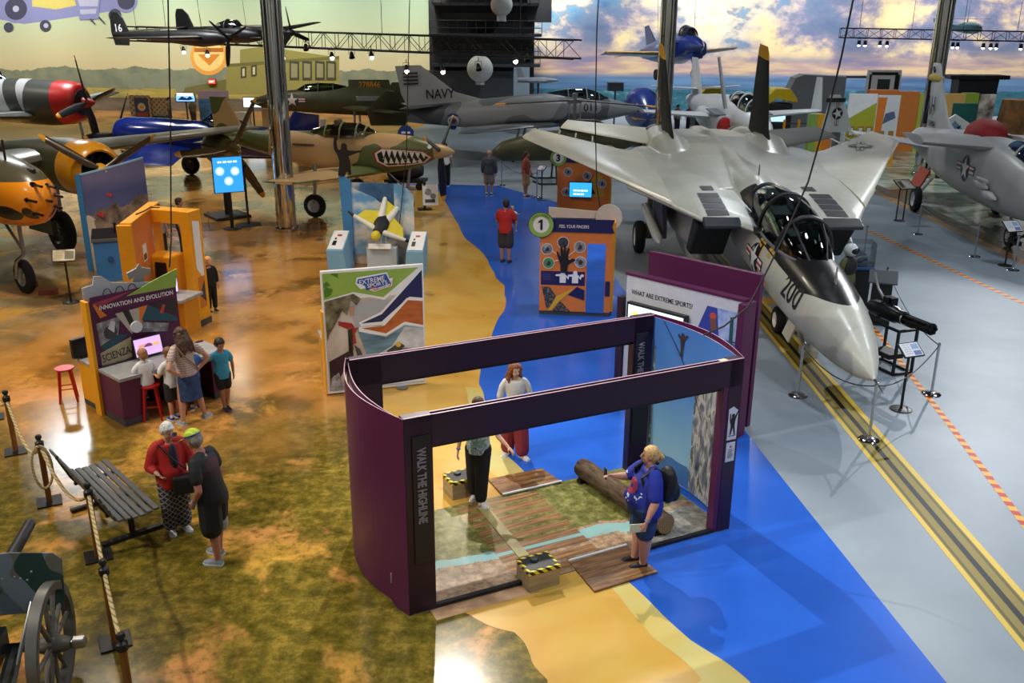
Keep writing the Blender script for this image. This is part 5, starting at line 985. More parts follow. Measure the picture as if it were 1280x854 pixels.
# couple in the foreground
patt = Mat('patterned_cloth', .8); x, y, z = patt.xyz(); patt.col(patt.mix((((x+z)*13).fract()-.5).abs().lt(.1).max((((x-z)*13).fract()-.5).abs().lt(.1)), '#2c2c31', '#8d8d92'))
t, j = person('person', 'white-haired woman in a red jacket, patterned trousers and black shoulder bag', (-4.42, 10.92, 0), R(35), 1.58, dict(eA=(.165, -.03, .625), wA=(.12, -.135, .63), eB=(-.165, .0, .63), wB=(-.13, -.12, .6), yaw=18, nod=14, head=(.0, -.015), toeA=10, toeB=-8), '#c79a86', '#b9b7b3', 'fluffy', (M('#b01f1d', .7, 0, 'red_jacket'), 1.5, -.1, .02), ('legs', patt.m, 1.86, .03), '#e4e4e6', '#f0f0f0', 1.2, .02)
band(t, j, 'A', '#3a6ac0'); mobj('open_front', remesh(MB().ell(j['S']((.01, -.082, .675)), (.06, .05, .25)), .012), M('#2a2238', .7), t)
b = MB().box(j['S']((.1, -.14, .47)), (.42, .14, .26), R(-14)).build('shoulder_bag', M('#17171a', .55), t, None, .03); strap(b, BLACK, [j['S']((-.09, -.05, .83)), j['S']((0, -.13, .7)), j['S']((.13, -.15, .55))], .012, 'bag_strap')
MB().lathe([(0, 0), (.03, 0), (.03, .02), (0, .02)], j['hp'](.02, -.062, .0), (0, -1, .2), 12).build('sunglasses', M('#5a5a5e', .3), t)
limecap = Mat('lime_cap_cloth', .7); x, y, z = limecap.xyz(); limecap.col(limecap.mix((x*18).fract().lt(.3), '#a9c22e', '#c6d84a'))
bk = Mat('black_maroon_shirt', .7); x, y, z = bk.xyz(); bk.col(bk.mix(((z-1.2)*4+y*6).ss(.1, 1.4)*y.gt(.02), '#141417', '#4a1d26'))
t, j = person('person', 'man in a lime green cap, black T-shirt, black shorts and grey trainers', (-3.66, 10.2, 0), R(-105), 1.78, dict(lean=(0, -.05), eA=(.15, -.0, .615), wA=(.12, -.07, .5), eB=(-.15, -.03, .62), wB=(-.1, -.13, .6), yaw=-12, nod=22, head=(0, -.035), aA=(.06, .03), aB=(-.06, -.035), toeA=8, toeB=-8), '#a9705a', '#6d6660', 'short', (bk.m, .62, -.06, .016), ('legs', BLK, .98, .028), '#7d868e', '#c9ced2', 1.12, .02, hat=limecap.m)
band(t, j, 'A', '#6f8fd0'); MB().tube([j['hp'](.055*cos(a), .012+.063*sin(a), .034) for a in [R(i*15) for i in range(25)]], .008, 6).build('sunglasses_strap', M('#22357a', .4), t)
for k in 'AB': mobj('shorts_lining', remesh(MB().cap(j['S'](lerp(j['hip'][k], (j['hip'][k].x*1.1, 0, .285), .95)), j['S'](lerp(j['hip'][k], (j['hip'][k].x*1.1, 0, .285), 1.12)), .105, .1), .014), M('#8d8f92', .8), t)
# family at the innovation desk
inz = inn.rotation_euler.z
pw = iw(.86, -1.36); t, j = person('person', 'woman with long curly brown hair, striped T-shirt and blue denim skirt at the desk', (pw.x, pw.y, 0), inz+pi+R(5), 1.68, dict(eA=(.225, .06, .645), wA=(.115, .04, .545), eB=(-.225, .05, .64), wB=(-.12, .03, .545), aA=(.1, .0), aB=(-.14, .02), kA=(.085, -.01, .28), kB=(-.1, -.01, .28), yaw=10, nod=16, toeA=5, toeB=-70, lean=(.0, -.03)), '#c08a72', '#3f2a20', 'curly', (stripe.m, .55, -.01, .012), ('skirt', DEN, .27), '#9aa0a4', '#d0d0cc', 1.06)
strap(t, M('#8a6f52', .7), [j['S']((.1, .03, .83)), j['S']((.05, .09, .72)), j['S']((-.06, .085, .6)), j['S']((-.11, .03, .545))], .014, 'bag_strap')
pw = iw(.47, -.7); t, j = person('person', 'child with light brown hair in a white T-shirt seated on a red stool', (pw.x, pw.y, 0), inz+pi, 1.22, dict(pel=(0, 0, .54), kA=(.07, -.19, .53), kB=(-.07, -.19, .53), aA=(.065, -.2, .28), aB=(-.065, -.2, .28), eA=(.15, -.06, .66), wA=(.1, -.18, .69), eB=(-.15, -.06, .66), wB=(-.1, -.18, .69), nod=12), '#c79478', '#7a5638', 'short', (WTEE, .6, -.03, .018), ('legs', BLK, 1.2, .014), '#26427a')
pw = iw(.74, -1.05); t, j = person('person', 'boy in a white T-shirt and dark shorts standing beside the woman in the denim skirt', (pw.x, pw.y, 0), inz+pi+.1, 1.28, dict(eA=(.16, -.03, .64), wA=(.12, -.15, .62), eB=(-.15, -.02, .63), wB=(-.1, -.15, .62), nod=10), '#c79478', '#5d4230', 'short', (WTEE, .62, -.05, .018), ('legs', M('#26272c', .8), .85, .018), '#2b4a9a', '#e8e8ea', sock='#e4e4e4')
pw = iw(1.2, -.9); t, j = person('person', 'dark-haired boy in a blue top half hidden beyond the woman in the denim skirt', (pw.x, pw.y, 0), inz+pi-.2, 1.2, dict(eA=(.15, -.05, .64), wA=(.1, -.16, .64), eB=(-.15, -.05, .64), wB=(-.1, -.16, .64)), '#b98468', '#20160f', 'short', (M('#3f6ab0', .8), .6, -.04, .016), ('legs', BLK, 1.7, .014), '#26427a')
t, j = person('person', 'dark-haired boy in a turquoise T-shirt leaning on the end of the desk', (-4.98, 14.98, 0), R(38), 1.3, dict(lean=(.0, .0), eB=(-.2, -.0, .72), wB=(-.3, .02, .665), eA=(.155, .02, .63), wA=(.15, -.01, .49), aA=(.03, .02), aB=(-.02, -.03), kA=(.045, -.02, .28), kB=(-.03, -.02, .28), nod=22, yaw=5), '#a56f52', '#17110f', 'short', (M('#3590b0', .8, 0, 'turquoise_cotton'), .62, -.07, .016), ('legs', BLK, .72, .016), '#1c1c22', '#7d2f6a')
band(t, j, 'A', '#d6d890')
# people round the simulator
pw = V((-6.95, 20.7, 0)); t, j = person('person', 'fair-haired child in black seen through the yellow simulator arch', pw, R(40), 1.3, dict(nod=8), '#d0a08a', '#a87a4a', 'short', (BLK, 1.6, -.04, .016), ('legs', BLK, 1.8, .014))
t, j = person('person', 'dark-haired person in a grey top nearest the curved photo wall', (-9.7, 25.2, 0), R(60), 1.68, {}, '#b98468', '#1c1411', 'short', (M('#777b80', .8), .6, -.03), ('legs', BLK, 1.8, .014))
t, j = person('person', 'dark-haired person behind the yellow simulator wall, right of another watcher', (-9.35, 25.9, 0), R(100), 1.72, {}, '#a9745a', '#171210', 'short', (BLK, .6, -.03), ('legs', BLK, 1.8, .014))
# inside and around the booth
tee = MN('print_tee', [(.42, '#b7bcc0'), (.5, '#4f8a6a'), (.56, '#c9cdd0'), (.6, '#3a5a8a'), (.66, '#b7bcc0')], 9, .8, 2)
t, j = person('person', 'boy in black trousers and a printed grey T-shirt stepping on the booth floor', (-.46, 11.78, 0), R(-12), 1.6, dict(eA=(.19, -.05, .66), wA=(.29, -.11, .6), eB=(-.16, .02, .63), wB=(-.175, -.02, .48), aA=(.04, -.08), aB=(-.05, .05), toeA=45, yaw=-10), '#c79478', '#4a3020', 'short', (tee.m if isinstance(tee, Mat) else tee, .55, -.05, .018), ('legs', BLK, 1.88, .026), '#c9c4c4', '#e6e6e6'); band(t, j, 'B', '#4a6fc0')
t, j = person('person', 'girl with long curly auburn hair, white top and wide red trousers behind the booth', (.05, 13.2, 0), R(5), 1.58, dict(eA=(.15, .01, .63), wA=(.11, -.04, .52), eB=(-.15, .0, .63), wB=(-.12, -.05, .5), aA=(.075, -.04), aB=(-.065, .06), toeA=30, toeB=-30, nod=8, yaw=18), '#cda088', '#6a3d20', 'curly', (M('#d6d4ce', .8), .9, -.01, .009), ('legs', M('#8a2a34', .8, 0, 'red_trousers'), 1.84, .04), '#d6d3cc', '#e6e6e2', .94)
blt = Mat('blue_print_tee', .8); x, y, z = blt.xyz(); lg = ((x*x*.6+(z-1.12)*(z-1.12)).sqrt()-.06).abs().lt(.03)*y.lt(0); blt.col(blt.mix(lg, blt.mix((blt.noise(14).gt(.66))*y.lt(-.08)*z.gt(.85)*z.lt(1.2), '#1b2f9c', '#d8dce8'), '#a83a5a'))
t, j = person('person', 'stout fair-haired woman in a blue T-shirt with a black backpack filming with her phone', (1.66, 10.17, 0), R(-80), 1.64, dict(eA=(.19, .0, .62), wA=(.2, -.06, .475), eB=(-.17, -.1, .665), wB=(-.1, -.245, .72), aA=(.05, -.015), aB=(-.05, -.05), toeA=0, yaw=-6, nod=-4, lean=(0, .02), kA=(.06, -.02, .27)), '#c99680', '#a8895a', 'ponytail', (blt.m, .8, -.07, .016), ('legs', DEN, .82, .016), '#141416', '#d8d8d6', 1.55, .06, bust=.02, sock='#e2e2e2')
band(t, j, 'A', '#6f8fd0'); hemm = M('#c9c6cc', .8)
bp = MB(); bp.ell(j['S']((0, .155, .665)), (.17, .12, .25)); bp.ell(j['S']((0, .2, .61)), (.13, .09, .14)); b = mobj('backpack', remesh(bp, .014, 3), M('#131316', .6), t)
for sx in (-1, 1): strap(b, BLACK, [j['S']((sx*.075, .1, .8)), j['S']((sx*.082, .02, .845)), j['S']((sx*.085, -.075, .78)), j['S']((sx*.1, -.06, .69)), j['S']((sx*.11, .07, .6))], .02, 'shoulder_strap')
ph = thing('phone', 'black phone held up by the woman with the backpack', 'phone', t.matrix_basis @ j['S']((-.088, -.3, .735)), R(-70)); MB().box((0, 0, .02), (.075, .012, .15)).build('case', BLACK, ph, None, .004); MB().box((0, .0065, .02), (.066, .002, .138)).build('lit_screen', EM('#cfd8dc', .8), ph, None)
pp = thing('brochure', 'pale green folded brochure in the hand of the woman with the backpack', 'brochure', t.matrix_basis @ j['S']((.19, -.09, .43)), R(-80)); MB().box((.0, -.05, 0), (.012, .2, .11)).build('cover', M('#c9d4b4', .6), pp, None)
# father with toddler and others down the hall
t, j = person('person', 'dark-haired man in a red T-shirt and charcoal shorts carrying a toddler', (-.2, 25.5, 0), R(165), 1.8, dict(eA=(.15, -.06, .63), wA=(.03, -.15, .62), eB=(-.16, -.05, .63), wB=(-.04, -.14, .67), yaw=25, nod=5), '#b07a62', '#17110e', 'short', (M('#b42222', .8, 0, 'red_cotton'), .6, -.05, .018), ('legs', M('#3a3634', .8), .95, .026), '#2a2320', '#191512', 1.08)
tm = t.matrix_basis
t2, j2 = person('person', 'fair-haired toddler in a white top carried by the man in the red T-shirt', tm @ V((-.12, -.24, .74)), R(15), .84, dict(pel=(0, 0, .5), kA=(.1, -.12, .42), kB=(-.1, -.1, .4), aA=(.11, -.08, .2), aB=(-.11, -.06, .18), eA=(.14, -.1, .72), wA=(.18, -.22, .74)), '#d0a088', '#a8794a', 'short', (WTEE, .6, -.05, .02), ('legs', M('#26303c', .8), .5, .02), '#c89a88', '#c89a88')
person('person', 'bald man in a dark grey jacket and khaki shorts standing on the far blue floor', (-.92, 36, 0), R(170), 1.78, {}, '#b98a72', '#555555', 'bald', (M('#3a3f47', .8), 1.85, -.06, .022), ('legs', M('#8a7a64', .8), .92, .022), '#1c1c1e', '#ddd' if False else '#dddddd', 1.1, vox=.014, sock='#dddddd')
person('person', 'man in a rust brown shirt and tan shorts standing sideways by a sign stand', (.48, 35.7, 0), R(75), 1.78, dict(eA=(.13, -.04, .63), wA=(.1, -.1, .52)), '#a9705a', '#2a1d16', 'short', (M('#8a3a26', .8), .95, -.03, .018), ('legs', M('#a5804f', .8), .92, .022), '#1c1c1e', '#dddddd', 1.1, vox=.014, sock='#dddddd')
person('person', 'person in a white top and black trousers beyond the shark-mouthed aircraft nose', (-2.75, 38.2, 0), R(170), 1.75, {}, '#a9705a', '#171210', 'short', (WTEE, .6, -.03, .018), ('legs', BLK, 1.85, .022), vox=.014)
# helmeted flight-suit dummy beside the jet
t, j = person('flight_suit_mannequin', 'helmeted mannequin in an olive flight suit beside the jet nose', (7.5, 20.3, 0), R(40), 1.78, {}, '#2c2a28', '#222222', 'bald', (M('#55562c', .8, 0, 'olive_suit'), 1.9, -.03, .02), ('legs', MATS['olive_suit'], 1.88, .03), '#16161a', cat='mannequin')
mobj('helmet', remesh(MB().ell(j['hp'](0, .004, .012), (.14, .165, .16)), .014), M('#c7cacb', .25), t); mobj('visor', remesh(MB().ell(j['hp'](0, -.03, .01), (.12, .15, .09)), .014), M('#16181b', .15), t); mobj('survival_vest', remesh(MB().ell(j['S']((0, -.01, .72)), (.24, .17, .25)), .016), M('#1d1c1a', .8), t)
# far visitors, a few pixels tall
for lab, px, py, Y, c1, c2, hh in [('far visitor in a tan top between the far exhibits', 214, 157, 61, '#8a7a64', '#3a3a3a', 'short'), ('far visitor in khaki near the bright video screens', 243, 158, 60, '#7a7458', '#4a4438', 'short'), ('far dark-clothed visitor before the seascape panel', 262, 158, 62, '#2a2a2e', '#1c1c1e', 'short'), ('far visitor in a tan shirt under the white jet wing', 846, 158, 58, '#9a8264', '#3a3a44', 'short'), ('far visitor in red under the white jet wing', 861, 158, 58, '#8a2a2a', '#26262a', 'short'), ('far visitor in an orange shirt near the yellow railings', 872, 158, 59, '#b07a3a', '#5a4a3a', 'short')]:
    q = AT(px, py, Y); person('person', lab, (q.x, q.y, 0), R(random.uniform(0, 360)), 1.7, {}, '#b08068', '#2a1d16', hh, (M(c1, .8), .8, -.03, .018), ('legs', M(c2, .8), 1.8, .02), vox=.022)
# ================================================================ OTHER AIRCRAFT (local x = forward, y = left, z = up)
def ac(name, label, loc, rz, cat='aircraft', z=0, rx=0, ry=0):
    t = thing(name, label, cat, (loc[0], loc[1], z), rz); t.rotation_euler = (rx, ry, rz); return t
def bodyx(t, secs, mat, name='fuselage', n=32): return MB().loft(secs, n, 0, 'X').build(name, mat, t, 60)
def wingpair(t, root, tip, mat, name='wing', up=(0,0,1), sides=(1, -1), mid=None):
    for s in sides:
        f = lambda q: (V((q[0][0], s*q[0][1], q[0][2])), V((q[1][0], s*q[1][1], q[1][2])), q[2])
        MB().wing([f(q) for q in ([root, mid, tip] if mid else [root, tip])], up).build(name, mat, t, 50)
def prop(t, hub, ax, r, n, ang, blade, tipm, spin=None, sr=.25, sl=.5, w=.16):
    ax = V(ax).normalized(); q = V((0, 0, 1)).rotation_difference(ax).to_matrix(); hub = V(hub)
    p = MB().lathe([(sr, 0), (sr*.95, sl*.25), (sr*.7, sl*.6), (sr*.3, sl*.9), (0, sl)], hub, ax, 24).build('spinner', spin or blade, t)
    for k in range(n):
        a = R(ang)+2*pi*k/n; d = q @ V((cos(a), sin(a), 0)); s = q @ V((-sin(a), cos(a), 0)); tw = (s*.8+ax*.6).normalized(); mb = MB(); rg = []; o = hub+ax*sl*.25
        for f, ww, th in ((.08, .5, .09), (.3, 1, .05), (.6, 1.05, .035), (.86, .85, .025), (.9, .8, .022), (.985, .5, .018), (1, .15, .01)):
            c = o+d*r*f; n_ = d.cross(tw); rg.append([c+tw*(w*ww*cos(x))+n_*(th*sin(x)) for x in [2*pi*i/10 for i in range(10)]])
        for i in range(len(rg)-1): mb.rings([rg[i], rg[i+1]], i in (0, len(rg)-2), 1 if i >= 4 else 0)
        mb.build('propeller_blade', [blade, tipm], t, 60)
def canopy(t, secs, n=16, tint='#b4c0c4', frm=None, bows=(), nm='canopy_glass'):
    MB().rings([[V((x, w*cos(pi*k/n), z+h*sin(pi*k/n))) for k in range(n+1)] for x, w, z, h in secs], False, closed=False).build(nm, GLASS('glass_'+tint.lstrip('#'), tint, .14), t, 60)
    for i in bows: x, w, z, h = secs[i]; MB().tube([(x, w*1.01*cos(pi*k/n), z+h*1.01*sin(pi*k/n)) for k in range(n+1)], .03, 6).build('canopy_frame', frm or DGREY, t)
def gear(t, wc, r, w, top, lm=None, hub='#b9bcbe'): wheel(t, wc, r, w, 'Y', hub); MB().cyl(V(wc)+V((0, 0, r*.2)), top, .06, 8).build('gear_strut', lm or STEEL, t)
def stext(t, s, size, mat, p, ex=(1,0,0), ey=(0,0,1), fit=None, tgt=None):
    F = frame(p, ex, ey)
    if tgt: return decal('lettering', text_mesh(s, size, 'CENTER', 0, .008), F, tgt, mat, t, .01, .1, 3)
    return text('lettering', s, size, mat, t, F, 'CENTER', .003, .006, fit)
OLIVE = MN('olive_drab', [(.3, '#3c3d24'), (.7, '#4b4c2e')], 2, .45); ALU = M('#a9abad', .25, .6, 'bare_aluminium'); NAVYB = M('#14266e', .18, .1, 'gloss_navy', .08, coat=.5); DARKB = M('#1c1d1f', .4, 0, 'dark_aircraft'); JGREY = MN('jet_grey', [(.3, '#8c9197'), (.7, '#9a9fa4')], 1, .4); WHITEJ = MN('white_jet', [(.3, '#c9cccd'), (.7, '#d6d8d8')], 1, .35)
# ---- shark-mouthed fighter
cam_ = Mat('desert_camouflage', .4); f_ = cam_.noise(.42, 2, .4, dist=.6); x, y, z = cam_.xyz(); cc = cam_.ramp(f_, [(0, '#5c6638'), (.49, '#c2a070')], True); cam_.col(cam_.mix((z+f_*.2).lt(1.2), cc, '#a9aaa0'))
p0 = AT(566, 190, 32.2); t = ac('shark_mouth_fighter', 'tan and green camouflaged propeller fighter with a red-lipped shark mouth', (p0.x, p0.y), R(-15)); FZ = p0.z
bd = bodyx(t, [(x_-0, 0, FZ+dz, w, h) for x_, dz, w, h in [(-.62, 0, .24, .25), (-.9, -.02, .34, .38), (-1.4, -.06, .42, .54), (-2.2, -.12, .48, .66), (-3.2, -.17, .52, .74), (-4.2, -.18, .52, .76), (-5.2, -.12, .46, .66), (-6.6, 0, .34, .48), (-8, .16, .2, .3), (-9.1, .22, .06, .14)]], cam_.m); B = bvh(bd)
prop(t, (-.62, 0, FZ), (1, 0, 0), 1.75, 3, 128, DARKB, YEL, M('#bfa06c', .4), .26, .7)
canopy(t, [(-2.75, .1, FZ+.5, .1), (-3.1, .34, FZ+.4, .34), (-3.4, .4, FZ+.36, .5), (-4.0, .42, FZ+.36, .5), (-4.6, .34, FZ+.36, .4), (-5.2, .2, FZ+.4, .2)], 16, '#c4ccca', M('#6f7a48', .5), (1, 2, 3, 4)); MB().box((-3.9, 0, FZ+.5), (1.0, .6, .3)).box((-4.2, 0, FZ+.75), (.15, .4, .4)).build('cockpit_seat', M('#5a4c38', .7), t, None, .03)
for s in (-1, 1):
    sw, ww_ = [], []
    mou = [(-.95, -.14), (-1.2, .06), (-1.9, .1), (-2.75, .12), (-3.02, -.05), (-2.95, -.36), (-2.6, -.54), (-1.9, -.48), (-1.2, -.36)]
    F = frame((0, s*1.0, FZ), (-s if s > 0 else 1, 0, 0), (0, 0, 1)); fx = lambda q: [((a+.3)*(-1 if s > 0 else 1), b-.03) for a, b in q]
    def off(q, k): cx, cy = -1.98, -.18; return [(cx+(a-cx)*k, cy+(b-cy)*(1-(1-k)*1.6)) for a, b in q]
    decal('red_lips', flat([fx(mou)]), F, B, M('#a5231c', .4), t, .006, .12, 3); decal('mouth_white', flat([fx(off(mou, .94))]), F, B, M('#d9d6cc', .5), t, .01, .12, 3); decal('mouth_black', flat([fx(off(mou, .86))]), F, B, BLACK, t, .013, .12, 3)
    teeth = [[(-1.15-.2*i, -.01+.012*i), (-1.32-.2*i, .0+.01*i), (-1.23-.2*i, -.2)] for i in range(8)] + [[(-1.3-.2*i, -.33-.01*i), (-1.46-.2*i, -.34-.01*i), (-1.38-.2*i, -.16)] for i in range(7)]
    decal('shark_teeth', flat([fx(q) for q in teeth]), F, B, M('#e4e2d8', .5), t, .017, .12, 3)
    decal('eye_marking', flat([fx(circ(-1.05, .2, .07))]), F, B, WHITE, t, .01, .1, 3)
    for i in range(6): MB().box((-5.0-.14*i, s*.48, FZ+.1), (.1, .1, .06)).build('exhaust_stub', M('#4a3d33', .6), t, None, .01)
wingpair(t, ((-2.5, .3, FZ-.72), (-4.9, .3, FZ-.74), .36), ((-3.3, 5.0, FZ-.45), (-4.5, 5.0, FZ-.46), .1), cam_.m, mid=((-2.9, 2.6, FZ-.6), (-4.75, 2.6, FZ-.61), .24))
wingpair(t, ((-7.8, .1, FZ+.2), (-8.9, .1, FZ+.2), .1), ((-8.1, 1.9, FZ+.2), (-8.8, 1.9, FZ+.2), .05), cam_.m, 'tailplane'); MB().wing([((-7.8, 0, FZ+.3), (-9.1, 0, FZ+.3), .12), ((-8.5, 0, FZ+1.6), (-9.2, 0, FZ+1.6), .05)], (0, 1, 0)).build('tail_fin', cam_.m, t)
gear(t, (-1.75, 0, .3), .3, .18, (-1.55, 0, FZ-.4)); MB().cyl((-1.7, 0, .8), (-2.8, 0, FZ-.5), .03, 6).build('drag_brace', STEEL, t)
for s in (-1, 1): gear(t, (-4.4, s*1.75, .4), .4, .22, (-4.3, s*1.75, FZ-.35))
# ---- olive pusher fighter, number 278846
p0 = AT(320, 127, 52); t = ac('pusher_fighter', 'olive pusher fighter with a white star, propeller at its tail and number 278846', (p0.x, p0.y), R(184)); FZ = p0.z
bd = bodyx(t, [(x_, 0, FZ+dz, w, h) for x_, dz, w, h in [(.3, 0, .05, .06), (-.3, 0, .26, .3), (-1.2, .04, .42, .5), (-2.6, .05, .52, .62), (-4.2, .06, .56, .72), (-5.6, .05, .58, .78), (-6.8, .02, .56, .76), (-7.6, 0, .44, .52), (-7.9, 0, .36, .4)]], OLIVE); B = bvh(bd)
prop(t, (-7.9, 0, FZ), (-1, 0, 0), 1.5, 3, 100, DARKB, DARKB, OLIVE, .36, 1.2)
canopy(t, [(-2.2, .1, FZ+.55, .08), (-2.7, .34, FZ+.5, .42), (-3.4, .36, FZ+.5, .5), (-4.2, .34, FZ+.55, .42), (-5.0, .2, FZ+.6, .2)], 14, '#9aa7a4', OLIVE, (1, 2, 3))
MB().wing([((-5.0, 0, FZ+.6), (-7.3, 0, FZ+.6), .2), ((-5.0, 0, FZ+1.16), (-7.2, 0, FZ+1.16), .12)], (0, 1, 0)).build('dorsal_fin', OLIVE, t)
stext(t, '278846', .44, M('#c98f2a', .5), (-6.15, .12, FZ+.76), (-1, 0, 0), fit=1.15)
insignia('star_insignia', frame((-2.0, .8, FZ+.1), (-1, 0, 0), (0, 0, 1)), B, t, .36); MB().box((-6.1, .55, FZ+.2), (1.3, .16, .26)).build('exhaust_panel', ALU, t, None, .03)
wingpair(t, ((-4.6, .4, FZ-.3), (-6.6, .4, FZ-.3), .3), ((-7.6, 5.6, FZ-.1), (-8.6, 5.6, FZ-.1), .1), OLIVE)
for s in (-1, 1): MB().wing([((-6.4, s*3.6, FZ-.9), (-8.2, s*3.6, FZ-.9), .06), ((-6.2, s*3.6, FZ-.1), (-8.3, s*3.6, FZ-.1), .12), ((-7.2, s*3.6, FZ+.8), (-8.2, s*3.6, FZ+.8), .05)], (0, 1, 0)).build('wing_fin', OLIVE, t); gear(t, (-5.4, s*1.6, .38), .38, .2, (-5.4, s*1.5, FZ-.3))
wingpair(t, ((.0, .2, FZ), (-.5, .2, FZ), .06), ((-.1, 1.4, FZ), (-.45, 1.4, FZ), .03), OLIVE, 'nose_foreplane'); gear(t, (-1.2, 0, .3), .3, .18, (-1.2, 0, FZ-.4))
t2 = thing('pedestal_prop', 'pale pedestal post under the olive pusher fighter', 'stand', AT(404, 160, 51.2)*1); t2.location.z = 0; MB().hexa([(-.5, -.3, 0), (.5, -.3, 0), (.5, .3, 0), (-.5, .3, 0)], [(-.16, -.1, .7), (.16, -.1, .7), (.16, .1, .7), (-.16, .1, .7)]).box((0, 0, 1.0), (.3, .2, .7)).build('post', M('#b9bcbe', .5), t2, None, .02)
# ---- grey delta jet NAVY / 011
aj = Mat('aggressor_grey', .45); f_ = aj.noise(.32, 2, .4); aj.col(aj.ramp(f_, [(0, '#54585e'), (.47, '#7f848a'), (.56, '#a3a7aa')], True))
p0 = AT(808, 136, 47); q0 = AT(520, 140, 46); t = ac('grey_navy_jet', 'grey camouflaged attack jet with NAVY on its fin and 011 on its nose', (p0.x, p0.y), atan2(p0.y-q0.y, p0.x-q0.x), ry=R(-2.2)); FZ = p0.z-.05
rq = None
bd = bodyx(t, [(x_, 0, FZ+dz, w, h) for x_, dz, w, h in [(0, 0, .03, .03), (-.7, .06, .24, .25), (-1.8, .12, .48, .5), (-3.2, .14, .66, .72), (-4.8, .16, .85, .82), (-6.5, .14, .82, .78), (-8.5, .14, .64, .66), (-10.4, .2, .44, .48), (-11.6, .26, .36, .38)]], aj.m); B = bvh(bd)
canopy(t, [(-1.8, .12, FZ+.56, .08), (-2.3, .36, FZ+.5, .44), (-2.9, .42, FZ+.52, .62), (-3.8, .4, FZ+.6, .54), (-4.8, .26, FZ+.7, .3)], 16, '#9aa4a8', aj.m, (1, 2, 3)); MB().box((-3.3, 0, FZ+.6), (.5, .5, .7)).build('ejection_seat', DARKB, t, None, .05)
for s in (-1, 1): MB().loft([(-4.0, s*.8, FZ+.2, .22, .4, 4), (-5.5, s*.85, FZ+.2, .25, .45, 3), (-7.5, s*.6, FZ+.15, .2, .4)], 20, 0, 'X').build('air_intake', aj.m, t); gear(t, (-6.4, s*1.15, .32), .32, .18, (-6.0, s*1.15, FZ-.5))
gear(t, (-2.4, 0, .28), .28, .16, (-2.2, 0, FZ-.3)); wingpair(t, ((-4.2, .6, FZ-.42), (-9.0, .6, FZ-.42), .28), ((-8.4, 4.1, FZ-.3), (-9.3, 4.1, FZ-.3), .06), aj.m)
fin = MB().wing([((-7.2, 0, FZ+.6), (-11.5, 0, FZ+.5), .2), ((-9.2, 0, FZ+1.2), (-11.8, 0, FZ+1.2), .16), ((-10.8, 0, FZ+2.5), (-12.0, 0, FZ+2.5), .08)], (0, 1, 0)).build('tail_fin', MN('fin_light_grey', [(.3, '#a4a7a8'), (.7, '#b3b5b6')], 1, .5), t)
stext(fin, 'NAVY', .62, BLACK, (-9.95, -.14, FZ+.95), (1, 0, 0), fit=1.35); stext(t, '011', .5, DARKB, (-2.75, -1.2, FZ+.12), (1, 0, 0), tgt=B)
for c_, rr in ((M('#20408a', .5), .36), (WHITE, .26)): decal('roundel', flat([circ(0, 0, rr, 28)]), frame((-9.4, -1, FZ-.1), (1, 0, 0), (0, 0, 1)), B, c_, t, .012+.006*(rr < .3), .2, 3)
decal('roundel_mark', flat([[(-.16, -.02), (-.05, .08), (.1, .1), (.18, .02), (.1, -.02), (.06, -.12), (0, -.04)]]), frame((-9.4, -1, FZ-.1), (1, 0, 0), (0, 0, 1)), B, M('#8a2a2a', .5), t, .024, .2, 3)
for i in range(4): MB().box((-11.3-.12*i*0, -.1, FZ+2.15-.16*i), (.7, .05, .06)).build('fin_stripe', DARKB, fin, None)
wingpair(t, ((-9.8, .3, FZ+.65), (-11.6, .3, FZ+.65), .1), ((-11.2, 1.7, FZ+.65), (-11.9, 1.7, FZ+.65), .04), aj.m, 'tailplane')
# ---- helicopter with yellow blade tips
p0 = AT(718, 153, 39.4); t = ac('attack_helicopter', 'dark helicopter with a two-blade rotor tipped in yellow behind the jet wing', (p0.x, p0.y), R(186), 'helicopter')
bodyx(t, [(3.4, 0, 1.25, .05, .1), (3.0, 0, 1.3, .32, .4), (1.6, 0, 1.5, .42, .6), (0, 0, 1.55, .44, .65), (-1.6, 0, 1.6, .38, .5), (-2.6, 0, 1.8, .2, .26), (-4.2, 0, 1.95, .12, .16)], OLIVE); MB().loft([(.6, 0, 2.25, .1, .1), (.2, 0, 2.3, .3, .3, 3), (-.9, 0, 2.3, .3, .28, 3), (-1.6, 0, 2.2, .1, .1)], 20, 0, 'X').build('engine_housing', M('#3a3b38', .5), t); MB().cyl((0, 0, 2.4), (0, 0, 3.55), .07, 10).box((0, 0, 3.3), (.6, .14, .16), R(25)).box((0, 0, 3.55), (.2, .2, .14)).cyl((.25, .1, 2.5), (.25, .1, 3.3), .025, 6).cyl((-.25, -.1, 2.5), (-.25, -.1, 3.3), .025, 6).build('rotor_mast', STEEL, t)
for s in (0, pi): m = MB(); m.box((1.5, 0, 0), (2.8, .34, .05), 0, 0).box((3.05, 0, 0), (.5, .34, .05), 0, 1); m.xf(Matrix.Translation((0, 0, 3.36)) @ Matrix.Rotation(s+R(168), 4, 'Z') @ Matrix.Rotation(R(4), 4, 'Y')); m.build('rotor_blade', [M('#4b4d49', .5), YEL], t, None, .01)
for s in (-1, 1): MB().tube([(1.8, s*.8, .18), (1.5, s*.8, .06), (-1.3, s*.8, .06)], .045, 8).cyl((.8, s*.8, .06), (.8, s*.35, 1.1), .04).cyl((-.7, s*.8, .06), (-.7, s*.35, 1.1), .04).build('landing_skid', DARKB, t)
